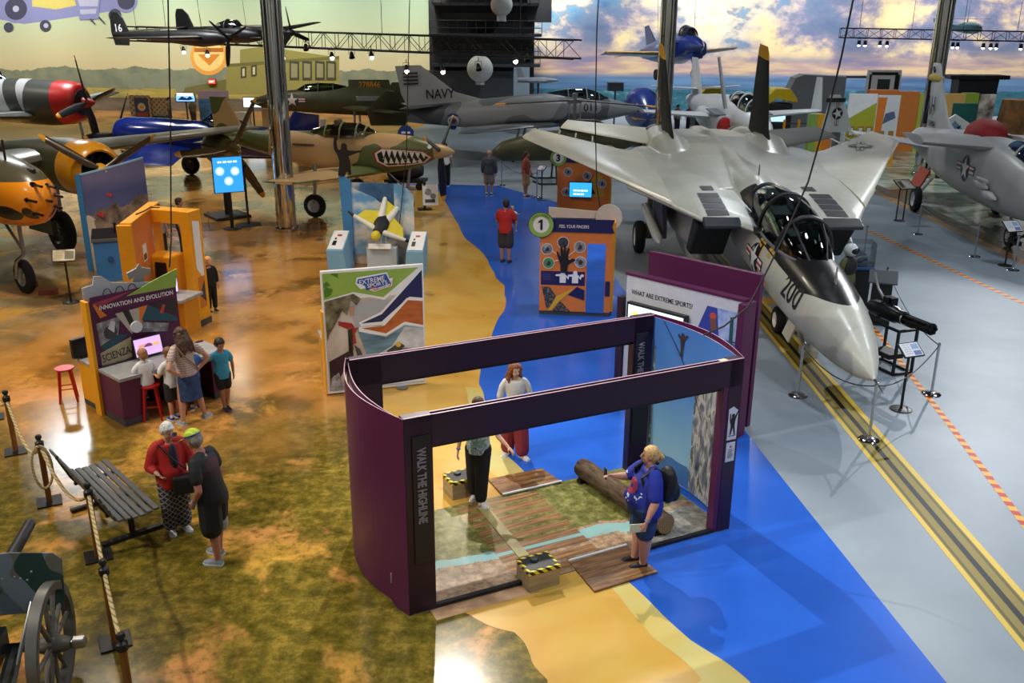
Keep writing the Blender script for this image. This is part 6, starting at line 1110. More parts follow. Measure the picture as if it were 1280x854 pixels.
# ---- white straight-wing jet facing the camera
p0 = AT(946, 152, 42); t = ac('white_navy_jet', 'white jet facing the camera with a red intake plug, between the black tail fins', (p0.x, p0.y), R(-84)); FZ = 1.9; t.scale = (1.1, 1.1, 1.1)
bd = bodyx(t, [(x_, 0, FZ+dz, w, h) for x_, dz, w, h in [(1.6, -.1, .04, .05), (.9, -.05, .35, .36), (-.2, 0, .52, .62), (-1.6, .08, .62, .82), (-3.2, .12, .72, .86), (-5.5, .12, .66, .74), (-8, .2, .42, .46), (-9.6, .3, .2, .24)]], WHITEJ)
canopy(t, [(.2, .1, FZ+.5, .08), (-.4, .36, FZ+.5, .5), (-1.2, .42, FZ+.55, .62), (-2.3, .4, FZ+.62, .55), (-3.2, .26, FZ+.7, .3)], 16, '#6f7a80', WHITEJ, (1, 2, 3))
for s in (-1, 1): MB().loft([(-1.5, s*.82, FZ-.2, .36, .46, 3), (-3, s*.85, FZ-.15, .4, .5, 3), (-5.5, s*.6, FZ-.05, .3, .4)], 24, 0, 'X').build('air_intake', WHITEJ, t); MB().ell((-1.5, s*.82, FZ-.2), (.05, .33, .42)).build('intake_plug', M('#a8231c', .5), t); gear(t, (-4.0, s*1.6, .36), .36, .2, (-4.0, s*1.5, FZ-.4)); MB().box((-2.2, s*1.0, FZ+.36), (1.3, .5, .05), ry=R(6)).build('grey_wing_root_panel', M('#6d747c', .5), t, None, .01)
wingpair(t, ((-2.2, .6, FZ+.12), (-4.4, .6, FZ+.12), .28), ((-2.9, 3.9, FZ+.3), (-4.1, 3.9, FZ+.3), .14), WHITEJ)
MB().wing([((-2.95, 3.95, FZ+.3), (-4.1, 3.95, FZ+.3), .12), ((-3.0, 3.85, FZ+1.7), (-3.6, 3.85, FZ+1.7), .1)], (0, 1, 0)).build('upturned_wing_tip', WHITEJ, t)
MB().wing([((-7.4, 0, FZ+.5), (-9.4, 0, FZ+.5), .16), ((-8.6, 0, FZ+2.3), (-9.6, 0, FZ+2.3), .07)], (0, 1, 0)).build('tail_fin', WHITEJ, t); wingpair(t, ((-8.0, .1, FZ+.9), (-9.2, .1, FZ+.9), .1), ((-8.5, 2.2, FZ+1.0), (-9.2, 2.2, FZ+1.0), .05), WHITEJ, 'tailplane'); gear(t, (-.2, 0, .3), .3, .18, (-.4, 0, FZ-.4))
MB().tube([(-1.0, -1.0, FZ+.6), (-1.1, -1.4, FZ+2.6)], [.09, .06], 10).build('refuelling_boom', M('#b9bcc0', .3, .4), t)
# folded white wing with star beside it
q = AT(1046, 165, 41); t = ac('folded_wing_panel', 'white folded wing panel with a star standing right of the black tail fins', (q.x, q.y), R(10), 'wing panel'); w_ = MB().wing([((-1.0, 0, 0), (.9, 0, 0), .16), ((-.75, 0, 1.2), (.45, 0, 1.2), .12), ((-.65, 0, 2.0+q.z*0), (-.05, 0, 2.0), .06)], (0, 1, 0)).build('panel', WHITEJ, t); t.location.z = max(0, q.z); t.scale = (.78, .78, .78); insignia('star_insignia', frame((-.12, -.3, 1.0), (0, 0, 1), (-1, 0, 0)), bvh(w_), w_, .32, None, .01, 2); MB().box((-.3, -.06, 1.72), (1.1, .1, .22)).build('dark_band', DARKB, t, None); MB().box((0, 0, -t.location.z/1.56), (.3, .3, t.location.z/.78)).build('stand', STEEL, t, None)
# ---- grey attack jet AH at the right
t = ac('grey_attack_jet', 'light grey attack jet with AH on its tail fin and a star on its side', (14.75, 25.3), R(-98)); FZ = 1.85
GR = MN('attack_jet_grey', [(.3, '#a5a7a9'), (.7, '#b5b7b8')], .9, .35)
bd = bodyx(t, [(x_, 0, FZ+dz, w, h, e) for x_, dz, w, h, e in [(0, -.1, .1, .14, 2), (-.3, -.06, .5, .56, 2.2), (-1.0, 0, .66, .8, 2.4), (-2.5, .08, .78, 1.0, 2.6), (-4.5, .12, .84, 1.05, 2.8), (-7, .1, .86, 1.0, 2.8), (-9, .08, .8, .9, 2.5), (-11, .1, .62, .7, 2.2), (-12.8, .12, .5, .52, 2), (-13.6, .12, .46, .46, 2)]], GR, n=40); B = bvh(bd)
MB().lathe([(.4, 0), (.36, .06), (0, .07)], (.02, 0, FZ-.1), (1, 0, 0), 28).build('intake_blank', M('#a8231c', .5), t)
canopy(t, [(-.9, .14, FZ+.62, .1), (-1.5, .4, FZ+.66, .5), (-2.2, .44, FZ+.8, .5), (-3.2, .36, FZ+.95, .32)], 16, '#5f86b0', GR, (1, 2))
fin = MB().wing([((-9.2, 0, FZ+.8), (-13.0, 0, FZ+.6), .22), ((-10.4, 0, FZ+1.2), (-13.1, 0, FZ+1.2), .18), ((-11.6, 0, FZ+2.3), (-13.3, 0, FZ+2.3), .12), ((-12.3, 0, FZ+3.1), (-13.4, 0, FZ+3.1), .06)], (0, 1, 0)).build('tail_fin', GR, t)
MB().loft([(-11.9, 0, FZ+2.55, .05, .06), (-12.1, 0, FZ+2.55, .13, .14), (-13.3, 0, FZ+2.55, .13, .14), (-13.6, 0, FZ+2.55, .05, .05)], 16, 0, 'X').build('fin_pod', M('#b59a3a', .5), fin); MB().box((-13.35, 0, FZ+1.6), (.12, .2, 1.7)).build('rudder_edge', DARKB, fin, None)
stext(fin, 'AH', 1.0, DARKB, (-12.4, -.13, FZ+1.2), (1, 0, 0), fit=1.0); stext(fin, '150904', .3, DARKB, (-12.0, -.14, FZ+.78), (1, 0, 0), fit=.9); MB().box((-12.95, -.05, FZ+2.85), (.25, .06, .12), ry=R(30)).build('fin_marking', DARKB, fin, None)
insignia('star_insignia', frame((-5.0, -1.4, FZ+.15), (1, 0, 0), (0, 0, 1)), B, t, .42)
wingpair(t, ((-3.6, .6, FZ+1.0), (-7.6, .6, FZ+.98), .4), ((-6.0, 3.2, FZ+.85), (-8.4, 3.2, FZ+.85), .2), GR, 'wing', sides=(1,)); wingpair(t, ((-9.5, .5, FZ+.2), (-12.6, .5, FZ+.2), .2), ((-11.8, 3.0, FZ+.45), (-13.2, 3.0, FZ+.45), .08), GR, 'tailplane')
MB().wing([((-3.6, -.6, FZ+1.0), (-7.6, -.6, FZ+.98), .4), ((-5.2, -2.2, FZ+.93), (-8.0, -2.2, FZ+.93), .3)]).build('wing', GR, t)
fw_ = MB().wing([((-4.6, 2.9, FZ+.9), (-7.0, 2.9, FZ+.9), .2), ((-6.2, 3.3, FZ+3.2), (-7.4, 3.3, FZ+3.2), .08)], (0, 1, 0)).build('folded_wing_tip', GR, t); insignia('star_insignia', frame((-6.2, 2.4, FZ+1.9), (0, 0, 1), (-1, 0, 0)), bvh(fw_), fw_, .4, None, .012, 3)
MB().ell((-6.2, 0, FZ+1.12), (.9, .65, .5)).build('red_cover', MN('red_cover_cloth', [(.4, '#8f1f22'), (.6, '#b02c2c')], 20, .7), t)
gear(t, (-2.6, 0, .33), .33, .2, (-2.9, 0, FZ-.7), M('#c9cac8', .4)); MB().cyl((-2.3, .0, .3), (-1.6, 0, .55), .05).box((-2.2, 0, .25), (.7, .16, .12)).build('launch_bar', DARKB, t)
for s in (-1, 1): gear(t, (-8.0, s*1.4, .45), .45, .26, (-7.8, s*1.0, FZ-.6), M('#c9cac8', .4)); MB().lathe([(0, 0), (.05, .3), (.06, 1.0), (0, 1.02)], (-3.6+.2*s*0, s*.95, FZ+.1), (1, 0, 0), 12).build('gun_fairing', GR, t)
for (a, b) in ((-3.2, -.1), (-2.4, -.3)): MB().lathe([(0, -.9), (.1, -.4), (.14, 0), (.08, .4), (0, .55)], (a, -.86, FZ+b), (1, 0, -.05), 12).build('side_blister', GR, t)
MB().box((-8.9, -1.1, 1.1), (1.2, .06, .7), rx=R(-25)).build('gear_door', M('#b8492e', .5), t, None)
# ---- orange-nosed bomber at the left
h45 = R(-38); p0 = V((-10.75, 21.2, 0)); t = ac('orange_nose_bomber', 'twin-engine bomber with an orange nose full of guns and a yellow engine cowling', p0, h45, 'bomber'); FZ = 2.5
om = Mat('bomber_nose_paint', .3, coat=.3); x, y, z = om.xyz(); ell = ((x+.7)*(x+.7)/.22 + (z-2.17)*(z-2.17)/.03).lt(1.0)*y.lt(.3); ell2 = ((x+.12)*(x+.12)/.012 + (z-2.2)*(z-2.2)/.02).lt(1.0)
c1 = om.mix(z.gt(FZ+.42-x*-.06), om.mix(x.lt(-1.75-(z-2)*.3), '#d98616', '#1f5a40'), '#4a473a'); om.col(om.mix(ell.max(ell2), c1, '#17140f'))
bd = bodyx(t, [(x_, 0, FZ+dz, w, h, e) for x_, dz, w, h, e in [(.1, -.05, .1, .14, 2), (-.02, -.05, .3, .36, 2), (-.3, -.03, .5, .58, 2.1), (-.8, 0, .62, .72, 2.2), (-1.6, .02, .7, .8, 2.4), (-3, .08, .72, .86, 2.8), (-6, .1, .72, .86, 2.8), (-10, .1, .6, .7, 2.6), (-15, .2, .25, .35, 2.2)]], om.m, n=40)
canopy(t, [(-2.3, .3, FZ+.8, .1), (-2.8, .5, FZ+.78, .42), (-3.4, .55, FZ+.8, .52), (-4.4, .5, FZ+.85, .4)], 14, '#8f9a9c', OLIVE, (1, 2, 3))
for (yy_, zz) in ((.18, .28), (-.12, .34), (.05, -.02), (-.3, .02), (-.2, -.3), (.3, .05), (.25, -.2)): MB().cyl((-.35, yy_, FZ+zz), (.32, yy_, FZ+zz), .032, 10).cyl((-.5, yy_*1.1, FZ+zz), (-.05, yy_, FZ+zz), .06, 10).build('gun_barrel', M('#1b1b1e', .35, .5), t)
MB().cyl((-1.3, -.1, FZ+.7), (-1.3, -.1, FZ+1.25), .03, 8).build('aerial_mast', DARKB, t); MB().cyl((-.9, .05, FZ+.62), (-.3, .05, FZ+.6), .05).build('camera_gun', DARKB, t)
wm = MN('bomber_wing_paint', [(.3, '#55544a'), (.7, '#6c6b60')], 1, .3); BR = M('#4b3d30', .3, .3, 'bronze_blade', coat=.3); BTip = M('#d99a22', .4, 0, 'blade_tip_yellow')
for s in (1, -1):
    MB().wing([(V((-3.9, s*.5, FZ+.15)), V((-7.2, s*.5, FZ+.1)), .5), (V((-4.3, s*3.4, FZ+.4)), V((-7.0, s*3.4, FZ+.35)), .38), (V((-5.2, s*10.1, FZ+.42)), V((-6.6, s*10.1, FZ+.4)), .1)]).build('wing', wm, t, 50)
    MB().loft([(-3.0, s*2.75, FZ+.1, .7, .7), (-3.6, s*2.75, FZ+.1, .74, .76), (-5, s*2.75, FZ+.08, .62, .7), (-7.4, s*2.75, FZ+.1, .35, .4), (-8.6, s*2.75, FZ+.15, .06, .08)], 28, 0, 'X').build('engine_nacelle', OLIVE, t)
    c = MB().lathe([(.5, .95), (.55, .99), (.66, .9), (.74, .6), (.76, .2), (.74, .0), (.7, -.02), (.6, .05), (.48, .6)], (-3.35, s*2.75, FZ+.1), (1, 0, 0), 36, cap=False).build('engine_cowling', M('#e09a1c', .3, 0, 'cowling_yellow', coat=.3), t); MB().lathe([(0, 0), (.68, 0), (.68, -.2), (0, -.2)], (-2.95, s*2.75, FZ+.1), (1, 0, 0), 28).build('engine_core', M('#161617', .6), c)
    for k in range(9): a = 2*pi*k/9; MB().cyl((-2.85, s*2.75+.15*cos(a), FZ+.1+.15*sin(a)), (-2.85, s*2.75+.5*cos(a), FZ+.1+.5*sin(a)), .08, 8).build('cylinder_head', M('#2a2a2c', .5, .4), c)
    prop(t, (-2.42, s*2.75, FZ+.1), (1, 0, 0), 1.85, 3, 115 if s > 0 else 20, BR, BTip, BTip, .2, .36, .14)
    wheel(t, (-5.0, s*2.75, .6), .6, .36, 'Y', '#4a4a4a'); MB().cyl((-5, s*2.75, .6), (-5, s*2.75, FZ), .1).build('gear_strut', STEEL, t); MB().box((-5.2, s*2.75-.5, 1.0), (1.3, .04, .7)).build('gear_door', OLIVE, t, None)
wheel(t, (-1.55, 0, .42), .42, .22, 'Y', '#9a9da0'); MB().tube([(-1.55, -.2, .42), (-1.4, -.2, .85), (-1.4, 0, 1.0), (-1.4, 0, FZ-.6)], .05, 8).build('nose_leg', STEEL, t); MB().cyl((-1.4, 0, 1.1), (-2.3, 0, FZ-.7), .035).build('drag_brace', STEEL, t)
for xx in (-1.0, -2.0): MB().box((xx, .25, .07), (.4, .22, .14), R(40)).build('wheel_chock', M('#7a3a2a', .6), t, None, .01)
# ---- striped red-nosed fighter behind it
st = Mat('invasion_stripe_paint', .35); x, y, z = st.xyz(); st.col(st.mix((x+z*.12).gt(-.55), st.mix((((x+z*.35)*.78).fract().lt(.5))*x.lt(-2.2), '#3c3f3a', '#9da0a0'), '#a81f1c'))
p0 = AT(103, 128, 38.5); t = ac('striped_fighter', 'black and white striped radial-engine fighter with a red cowling at the far left', (p0.x, p0.y), R(-14)); FZ = p0.z
bodyx(t, [(x_, 0, FZ+dz, w, h) for x_, dz, w, h in [(0, 0, .55, .62), (-.1, 0, .66, .74), (-.5, -.02, .74, .84), (-1.4, -.05, .76, .9), (-3, -.02, .7, .9), (-5, .02, .6, .8), (-8, -.2, .36, .46), (-10.5, -.4, .12, .2)]], st.m, n=36); MB().lathe([(0, 0), (.5, 0), (.5, -.1), (0, -.1)], (.04, 0, FZ), (1, 0, 0), 28).build('engine_front', DARKB, t)
prop(t, (.1, 0, FZ), (1, 0, 0), 1.9, 4, 12, M('#1d1d1f', .4), BTip, M('#8b1a18', .4), .22, .5, .15); canopy(t, [(-3.4, .1, FZ+.75, .1), (-3.9, .34, FZ+.72, .5), (-4.6, .36, FZ+.7, .55), (-5.4, .3, FZ+.66, .4)], 14, '#9fb0b4', DARKB, (1, 2, 3))
wingpair(t, ((-1.8, .5, FZ-.55), (-4.6, .5, FZ-.6), .42), ((-2.7, 6.1, FZ-.1), (-3.9, 6.1, FZ-.12), .12), st.m)
for s in (-1, 1): gear(t, (-2.0, s*2.4, .42), .42, .24, (-2.2, s*2.4, FZ-.5)); 
MB().wing([((-8.8, 0, FZ), (-10.6, 0, FZ-.2), .14), ((-9.8, 0, FZ+1.5), (-10.7, 0, FZ+1.4), .06)], (0, 1, 0)).build('tail_fin', st.m, t)
# ---- gloss blue gull-wing fighter
p0 = AT(150, 168, 39.5); t = ac('blue_gull_wing_fighter', 'gloss navy blue gull-wing fighter with a red-orange spinner', (p0.x, p0.y), R(163)); FZ = p0.z
bodyx(t, [(x_, 0, FZ+dz, w, h) for x_, dz, w, h in [(0, 0, .5, .55), (-.15, 0, .6, .66), (-.6, 0, .66, .74), (-2, -.02, .64, .76), (-4, -.05, .56, .74), (-6.5, -.2, .36, .5), (-9.2, -.42, .1, .18)]], NAVYB, n=36)
prop(t, (.05, 0, FZ), (1, 0, 0), 1.9, 3, 92, M('#1d1d1f', .4), BTip, M('#b8401c', .4), .22, .5, .15); canopy(t, [(-4.0, .1, FZ+.6, .1), (-4.5, .34, FZ+.55, .42), (-5.2, .34, FZ+.5, .46), (-6, .2, FZ+.42, .3)], 14, '#9fb0b4', NAVYB, (1, 2))
wingpair(t, ((-1.2, .4, FZ-.3), (-3.8, .4, FZ-.3), .4), ((-2.2, 6.0, FZ-.2), (-3.4, 6.0, FZ-.2), .1), NAVYB, mid=((-1.3, 1.9, FZ-.85), (-3.8, 1.9, FZ-.85), .36))
for s in (-1, 1): gear(t, (-1.9, s*1.9, .42), .42, .24, (-2.1, s*1.9, FZ-.8), hub='#2a2a2c')
MB().wing([((-7.4, 0, FZ+.1), (-9.2, 0, FZ-.3), .14), ((-8.2, 0, FZ+1.2), (-9.3, 0, FZ+1.1), .06)], (0, 1, 0)).build('tail_fin', NAVYB, t); wingpair(t, ((-7.6, .1, FZ-.2), (-9, .1, FZ-.2), .1), ((-8.0, 2.2, FZ-.2), (-8.9, 2.2, FZ-.2), .05), NAVYB, 'tailplane')
# ---- bronze-propeller fighter beside the polished column
p0 = AT(288, 187, 31); t = ac('fighter_nose_section', 'olive fighter nose with a bronze three-blade propeller beside the polished column', (p0.x, p0.y), R(-52)); FZ = p0.z
bodyx(t, [(x_, 0, FZ+dz, w, h) for x_, dz, w, h in [(0, 0, .28, .3), (-.6, -.05, .4, .46), (-1.2, -.07, .44, .54), (-1.55, -.07, .4, .48), (-1.6, -.07, .3, .36)]], OLIVE); prop(t, (0, 0, FZ), (1, 0, 0), 1.9, 3, 150, M('#6b5a3c', .2, .7, 'bronze_polished'), BTip, M('#7d6a45', .2, .7, 'bronze_spinner'), .28, .75, .15)
MB().cyl((-.8, 0, 0), (-.8, 0, FZ-.3), .08, 10).box((-.8, 0, .05), (1.2, 1.2, .1)).build('display_stand', DARKB, t, None)
for s in (-1, 1):
    for k in range(5): MB().cyl((-.75-.13*k, s*.4, FZ+.08), (-.8-.13*k, s*.5, FZ+.06), .035, 8).build('exhaust_stub', M('#4a3d33', .6), t)
# ---- hanging black twin-boom fighter, number 16
BLKA = MN('matt_black_aircraft', [(.3, '#1d1e1f'), (.7, '#28292a')], 2, .4)
p0 = AT(312, 44, 42); t = ac('black_twin_boom_fighter', 'black twin-boom fighter hanging at upper left with number 16 on its fin', (p0.x, p0.y), R(-33), z=p0.z, rx=R(3)); FZ = 0; t.scale = (.74, .74, .74)
bodyx(t, [(1.2, 0, -.05, .05, .06), (.8, 0, 0, .28, .3), (-.2, 0, .02, .42, .46), (-1.6, 0, .06, .46, .52), (-3.2, 0, .04, .34, .4), (-4.6, 0, .02, .06, .08)], BLKA, 'centre_pod'); canopy(t, [(-.5, .1, .44, .1), (-1.0, .34, .4, .42), (-1.7, .36, .4, .46), (-2.6, .22, .36, .3)], 14, '#b9c4c8', ALU, (1, 2))
for s in (1, -1):
    b = bodyx(t, [(.9, s*2.4, 0, .1, .1), (.4, s*2.4, 0, .34, .36), (-1.2, s*2.4, -.04, .42, .48), (-3, s*2.4, 0, .34, .4), (-6, s*2.4, .06, .24, .26), (-9.2, s*2.4, .1, .1, .12)], BLKA, 'boom'); prop(t, (.8, s*2.4, 0), (1, 0, 0), 1.5, 3, 70 if s > 0 else 110, BLACK, BLACK, BLKA, .22, .5, .13)
    f = MB().wing([((-7.9, s*2.4, -.55), (-9.3, s*2.4, -.55), .1), ((-7.7, s*2.4, .2), (-9.5, s*2.4, .2), .12), ((-8.1, s*2.4, 1.0), (-9.4, s*2.4, 1.0), .1), ((-8.6, s*2.4, 1.35), (-9.2, s*2.4, 1.35), .05)], (0, 1, 0)).build('tail_fin', BLKA, t)
    if s < 0: stext(f, '16', .62, WHITE, (-8.65, -2.4-.08, .25), (1, 0, 0), fit=.62)
    MB().wing([(V((-.5, s*.3, -.05)), V((-3.1, s*.3, -.08)), .36), (V((-.7, s*2.6, 0)), V((-3.0, s*2.6, -.02)), .3), (V((-1.6, s*7.6, .3)), V((-2.6, s*7.6, .3)), .08)]).build('wing', BLKA, t)
MB().wing([((-8.2, -2.4, .25), (-9.0, -2.4, .25), .1), ((-8.2, 2.4, .25), (-9.0, 2.4, .25), .1)]).build('tailplane', BLKA, t); MB().cyl((.6, -.5, -.1), (1.5, -.5, -.1), .03).build('gun_barrel', DARKB, t)
for (a, b) in ((-1.2, -2.4), (-1.2, 2.4), (-7, -2.4), (-7, 2.4), (-.2, 0)): MB().cyl((a, b, .3), (a-.3, b*.9, (12.95-p0.z)/.74), .012, 5).build('hanging_wire', DARKB, t)
# ---- hanging blue and gold jet
BG = M('#243a86', .3, 0, 'display_blue', coat=.4); GD = M('#c9982c', .35, 0, 'display_gold'); p0 = AT(862, 60, 54); t = ac('blue_gold_jet', 'blue and gold jet hanging nose-on before the clouds with its wheel down', (p0.x, p0.y), R(-82), z=p0.z, rx=R(2), ry=R(-6)); 
bodyx(t, [(2.2, 0, -.1, .05, .06), (1.6, 0, 0, .3, .32), (.4, 0, .1, .5, .66), (-1.5, 0, .15, .7, .9), (-4, 0, .2, .75, .8), (-7, 0, .3, .5, .55), (-9, 0, .4, .36, .38)], BG); canopy(t, [(.9, .1, .5, .1), (.3, .36, .6, .44), (-.6, .42, .74, .5), (-1.8, .3, .85, .3)], 14, '#c9c19a', BG, (1, 2)); MB().box((.7, 0, -.5), (1.2, .7, .3)).build('belly_fairing', BG, t, None, .08)
for s in (1, -1): MB().wing([(V((-1.6, s*.6, -.15)), V((-4.8, s*.6, -.15)), .3), (V((-3.2, s*3.9, .1)), V((-4.9, s*3.9, .1)), .1)]).build('wing', BG, t); MB().wing([(V((-1.5, s*.6, -.1)), V((-2.1, s*.6, -.1)), .16), (V((-3.1, s*3.95, .14)), V((-3.6, s*3.95, .14)), .1)]).build('gold_leading_edge', GD, t); MB().loft([(-.2, s*.75, -.05, .3, .4, 3), (-3, s*.8, 0, .34, .45, 3)], 20, 0, 'X').build('air_intake', BG, t); wheel(t, (-2.4, s*1.2, -1.25), .3, .2, 'Y', '#5a5a5a'); MB().cyl((-2.4, s*1.2, -1.25), (-2.4, s*.8, -.2), .05).build('gear_strut', STEEL, t)
MB().wing([((-6, 0, .6), (-8.6, 0, .6), .16), ((-8, 0, 2.0), (-9, 0, 2.0), .06)], (0, 1, 0)).build('tail_fin', BG, t); wingpair(t, ((-7.4, .3, .3), (-8.8, .3, .3), .1), ((-8.4, 2.0, .2), (-9.2, 2.0, .2), .05), GD, 'tailplane'); wheel(t, (.6, 0, -1.4), .24, .16, 'Y'); MB().cyl((.6, 0, -1.4), (.5, 0, -.4), .04).build('gear_strut', STEEL, t)
for (a, b) in ((-1, .6), (-1, -.6), (-6, 0)): MB().cyl((a, b, .5), (a, b*1.4, 12.6-p0.z), .012, 5).build('hanging_wire', DARKB, t)
# ================================================================ BARRIERS, SIGNS, BENCH, GUNS
def stanchion(label, p, h=1.0):
    t = thing('stanchion', label, 'stanchion', (p[0], p[1], 0), 0, 'polished steel stanchions'); MB().lathe([(0, 0), (.165, 0), (.17, .012), (.15, .03), (.04, .045), (.026, .06), (0, .062)], n=32).build('base', CHROME, t)
    MB().lathe([(.024, .05), (.024, h-.06), (.03, h-.05), (.03, h-.03), (.024, h-.02), (.02, h), (0, h+.004)], n=16).build('post', CHROME, t); return V((p[0], p[1], h-.05))
s1 = stanchion('steel stanchion left of the jet nose, behind the purple wall', G(997, 495)); s2 = stanchion('steel stanchion standing on the yellow track in front of the jet nose', G(1086, 550)); s3 = stanchion('steel stanchion right of the hazard tape line, beside the plaque stand', G(1164, 493)); s4 = stanchion('steel stanchion behind the rotary cannon stand', G(1103, 385))
s5 = stanchion('steel stanchion beyond the helmeted mannequin', G(1079, 325)); s6 = stanchion('steel stanchion beside the easel sign under the attack jet tail', G(1147, 293)); s7 = stanchion('steel stanchion on the orange line left of the attack jet wheel', G(1218, 321)); s8 = stanchion('steel stanchion in front of the attack jet wheel at the right edge', G(1266, 338)); s9 = stanchion('steel stanchion behind the bald man in the jacket', G(627, 232)); s10 = stanchion('steel stanchion beside the man in the rust brown shirt', G(671, 247))
for a, b, lab in [(s1, s2, 'barrier chain sagging in front of the jet nose'), (s2, s3, 'barrier chain from the yellow track to the stanchion right of the tape'), (s3, s4, 'barrier chain beside the rotary cannon'), (s6, s7, 'barrier chain below the attack jet star'), (s7, s8, 'barrier chain before the attack jet nose wheel'), (s9, s10, 'barrier chain between the bald man and the man in rust brown')]:
    tag(MB().tube(sag(a, b, .22, 18), .011, 6).build('barrier_chain', M('#3b3b3d', .5, .6), None), lab, 'chain', 'barrier chains')
def plaque(name, label, p, rz, h=1.05, w=.42, d=.32, tilt=45, two=False, face=None, easel=False):
    t = thing(name, label, 'sign', (p[0], p[1], 0), rz, 'information stands'); MB().lathe([(0, 0), (.19, 0), (.19, .015), (.16, .025), (0, .03)], n=28).build('base', BLACK, t)
    if two:
        for s in (-.14, .14): MB().cyl((s, 0, .02), (s, 0, h), .022, 8).build('pole', BLACK, t)
    else: MB().cyl((0, 0, .02), (0, 0, h), .024, 8).build('pole', BLACK, t)
    F = Matrix.Translation((0, -.02, h)) @ Matrix.Rotation(R(90-tilt), 4, 'X'); b = MB().box((0, 0, 0), (w, d, .03)).xf(F).build('tray', BLACK, t, None, .004)
    graphic('print', b, F @ Matrix.Translation((0, 0, .015)), face or [(M('#d9dbe2', .5), rect(-w/2+.02, -d/2+.02, w-.04, d-.04)), (M('#8fa4c6', .5), rect(.02, .0, w*.36, d*.36)), (M('#6b7aa8', .5), rect(.02, -d*.4, w*.36, d*.3))] + [(M('#a3a7b2', .5), rect(-w/2+.05, d*.3-.045*i, w*.36, .012)) for i in range(5)]); return t
plaque('plaque_stand', 'black plaque stand with a white and blue panel on the hazard tape line', G(1126, 512), R(20), 1.12, .42, .3, 52)
plaque('plaque_stand', 'black two-legged easel sign under the attack jet tail', G(1124, 276), R(15), 1.25, .62, .55, 62, True, [(M('#b5b0a2', .5), rect(-.28, -.25, .56, .5)), (M('#5a4a34', .5), rect(-.22, -.18, .14, .34)), (M('#d8d5cc', .5), rect(-.04, -.2, .28, .38))])
plaque('plaque_stand', 'black plaque stand beside the attack jet nose wheel', G(1256, 332), R(15), 1.12, .5, .4, 50)
plaque('plaque_stand', 'black plaque stand with a cream panel before the orange bomber nose', G(89, 378), R(15), 1.15, .52, .34, 45, face=[(M('#cfc3a2', .5), rect(-.24, -.15, .48, .3)), (M('#6f6a58', .5), rect(.02, -.11, .2, .22))] + [(M('#9a8f74', .5), rect(-.2, .09-.035*i, .18, .01)) for i in range(6)])
plaque('plaque_stand', 'small white plaque stand beside the man in the rust brown shirt', G(677, 250), R(-40), 1.2, .34, .26, 50)
# blue screen on a floor stand
t = thing('screen_stand', 'blue touch screen on a black floor stand by the polished column', 'screen', G(291, 286), R(28)); MB().lathe([(0, 0), (.3, 0), (.3, .02), (0, .03)], n=28).build('base', BLACK, t); MB().cyl((0, .05, .02), (0, .05, 1.7), .06, 10).build('pole', BLACK, t)
b = MB().box((0, -.02, 1.75), (.95, .07, 1.15)).build('bezel', BLACK, t, None, .01); MB().box((0, -.058, 1.75), (.9, .006, 1.1)).build('lit_screen', EM('#2c8fe0', 1.1), b, None); F = frame((0, -.062, 1.75), (1, 0, 0), (0, 0, 1)); graphic('screen_picture', b, F, [(EM('#8fc4ee', 1.1), circ(x_, y_, .14)) for x_, y_ in ((-.25, .12), (.22, .1), (.0, -.2))] + [(EM('#e6f2fb', 1.1), circ(x_, y_, .09)) for x_, y_ in ((-.25, .12), (.22, .1), (.0, -.2))]); graphic('screen_text', b, F @ Matrix.Translation((0, 0, .006)), [(EM('#dff0ff', 1.3), rect(-.3+.16*i, .38, .12, .05)) for i in range(4)])
t = thing('light_stand', 'black pole with a round base beside the blue touch screen', 'pole', G(311, 281)); MB().lathe([(0, 0), (.42, 0), (.42, .02), (0, .03)], n=28).build('base', BLACK, t); MB().cyl((0, 0, .02), (0, 0, 1.9), .035, 8).build('pole', BLACK, t); MB().box((0, -.05, 1.95), (.2, .12, .12)).build('lamp_head', BLACK, t, None, .01)
for i, (px, py, lab) in enumerate([(308, 262, 'small clear barrier stand left of the polished column'), (262, 288, 'small clear barrier stand under the blue wing'), (400, 300, 'small clear barrier stand right of the polished column')]):
    q = G(px, py); t = thing('barrier_stand', lab, 'barrier stand', q, 0, 'low barrier stands'); MB().lathe([(0, 0), (.13, 0), (.13, .015), (0, .02)], n=20).build('base', STEEL, t); MB().cyl((0, 0, .01), (0, 0, .62), .012, 6).build('rod', STEEL, t)
# rope posts
WOODP = MN('oiled_post_wood', [(.3, '#6b3f1c'), (.7, '#96622e')], 5, .45, 4, vec3=(5, 5, .6)); ROPE = Mat('twisted_rope', .85); x, y, z = ROPE.xyz(); ROPE.col(ROPE.mix(((x*.7+y*.9+z*1.3)*16).fract().lt(.35), '#cbb98a', '#8f7c50'))
tops = []
for q, lab in [(G(8, 540)+V((-.5, .55, 0)), 'farthest wooden rope post, cut by the left edge'), (G(20, 565), 'wooden rope post beyond the bench'), (G(62, 628), 'wooden rope post with a rope loop hung beside it'), (G(123, 696), 'wooden rope post at the near end of the bench'), (G(144, 803), 'wooden rope post just right of the field gun wheel'), (V((-3.62, 7.3, 0)), 'nearest wooden rope post at the bottom edge')]:
    t = thing('rope_post', lab, 'post', (q.x, q.y, 0), R(28), 'wooden rope posts'); MB().box((0, 0, .012), (.32, .32, .024)).build('base', BLACK, t, None, .004); MB().box((0, 0, .45), (.075, .075, .88)).build('post', WOODP, t, None, .01)
    MB().lathe([(0, .86), (.055, .86), (.055, .93), (.03, .95), (.022, .965), (.04, .985), (.044, 1.01), (.03, 1.035), (0, 1.045)], n=20).build('black_finial', BLACK, t); tops.append(V((q.x, q.y, .88)))
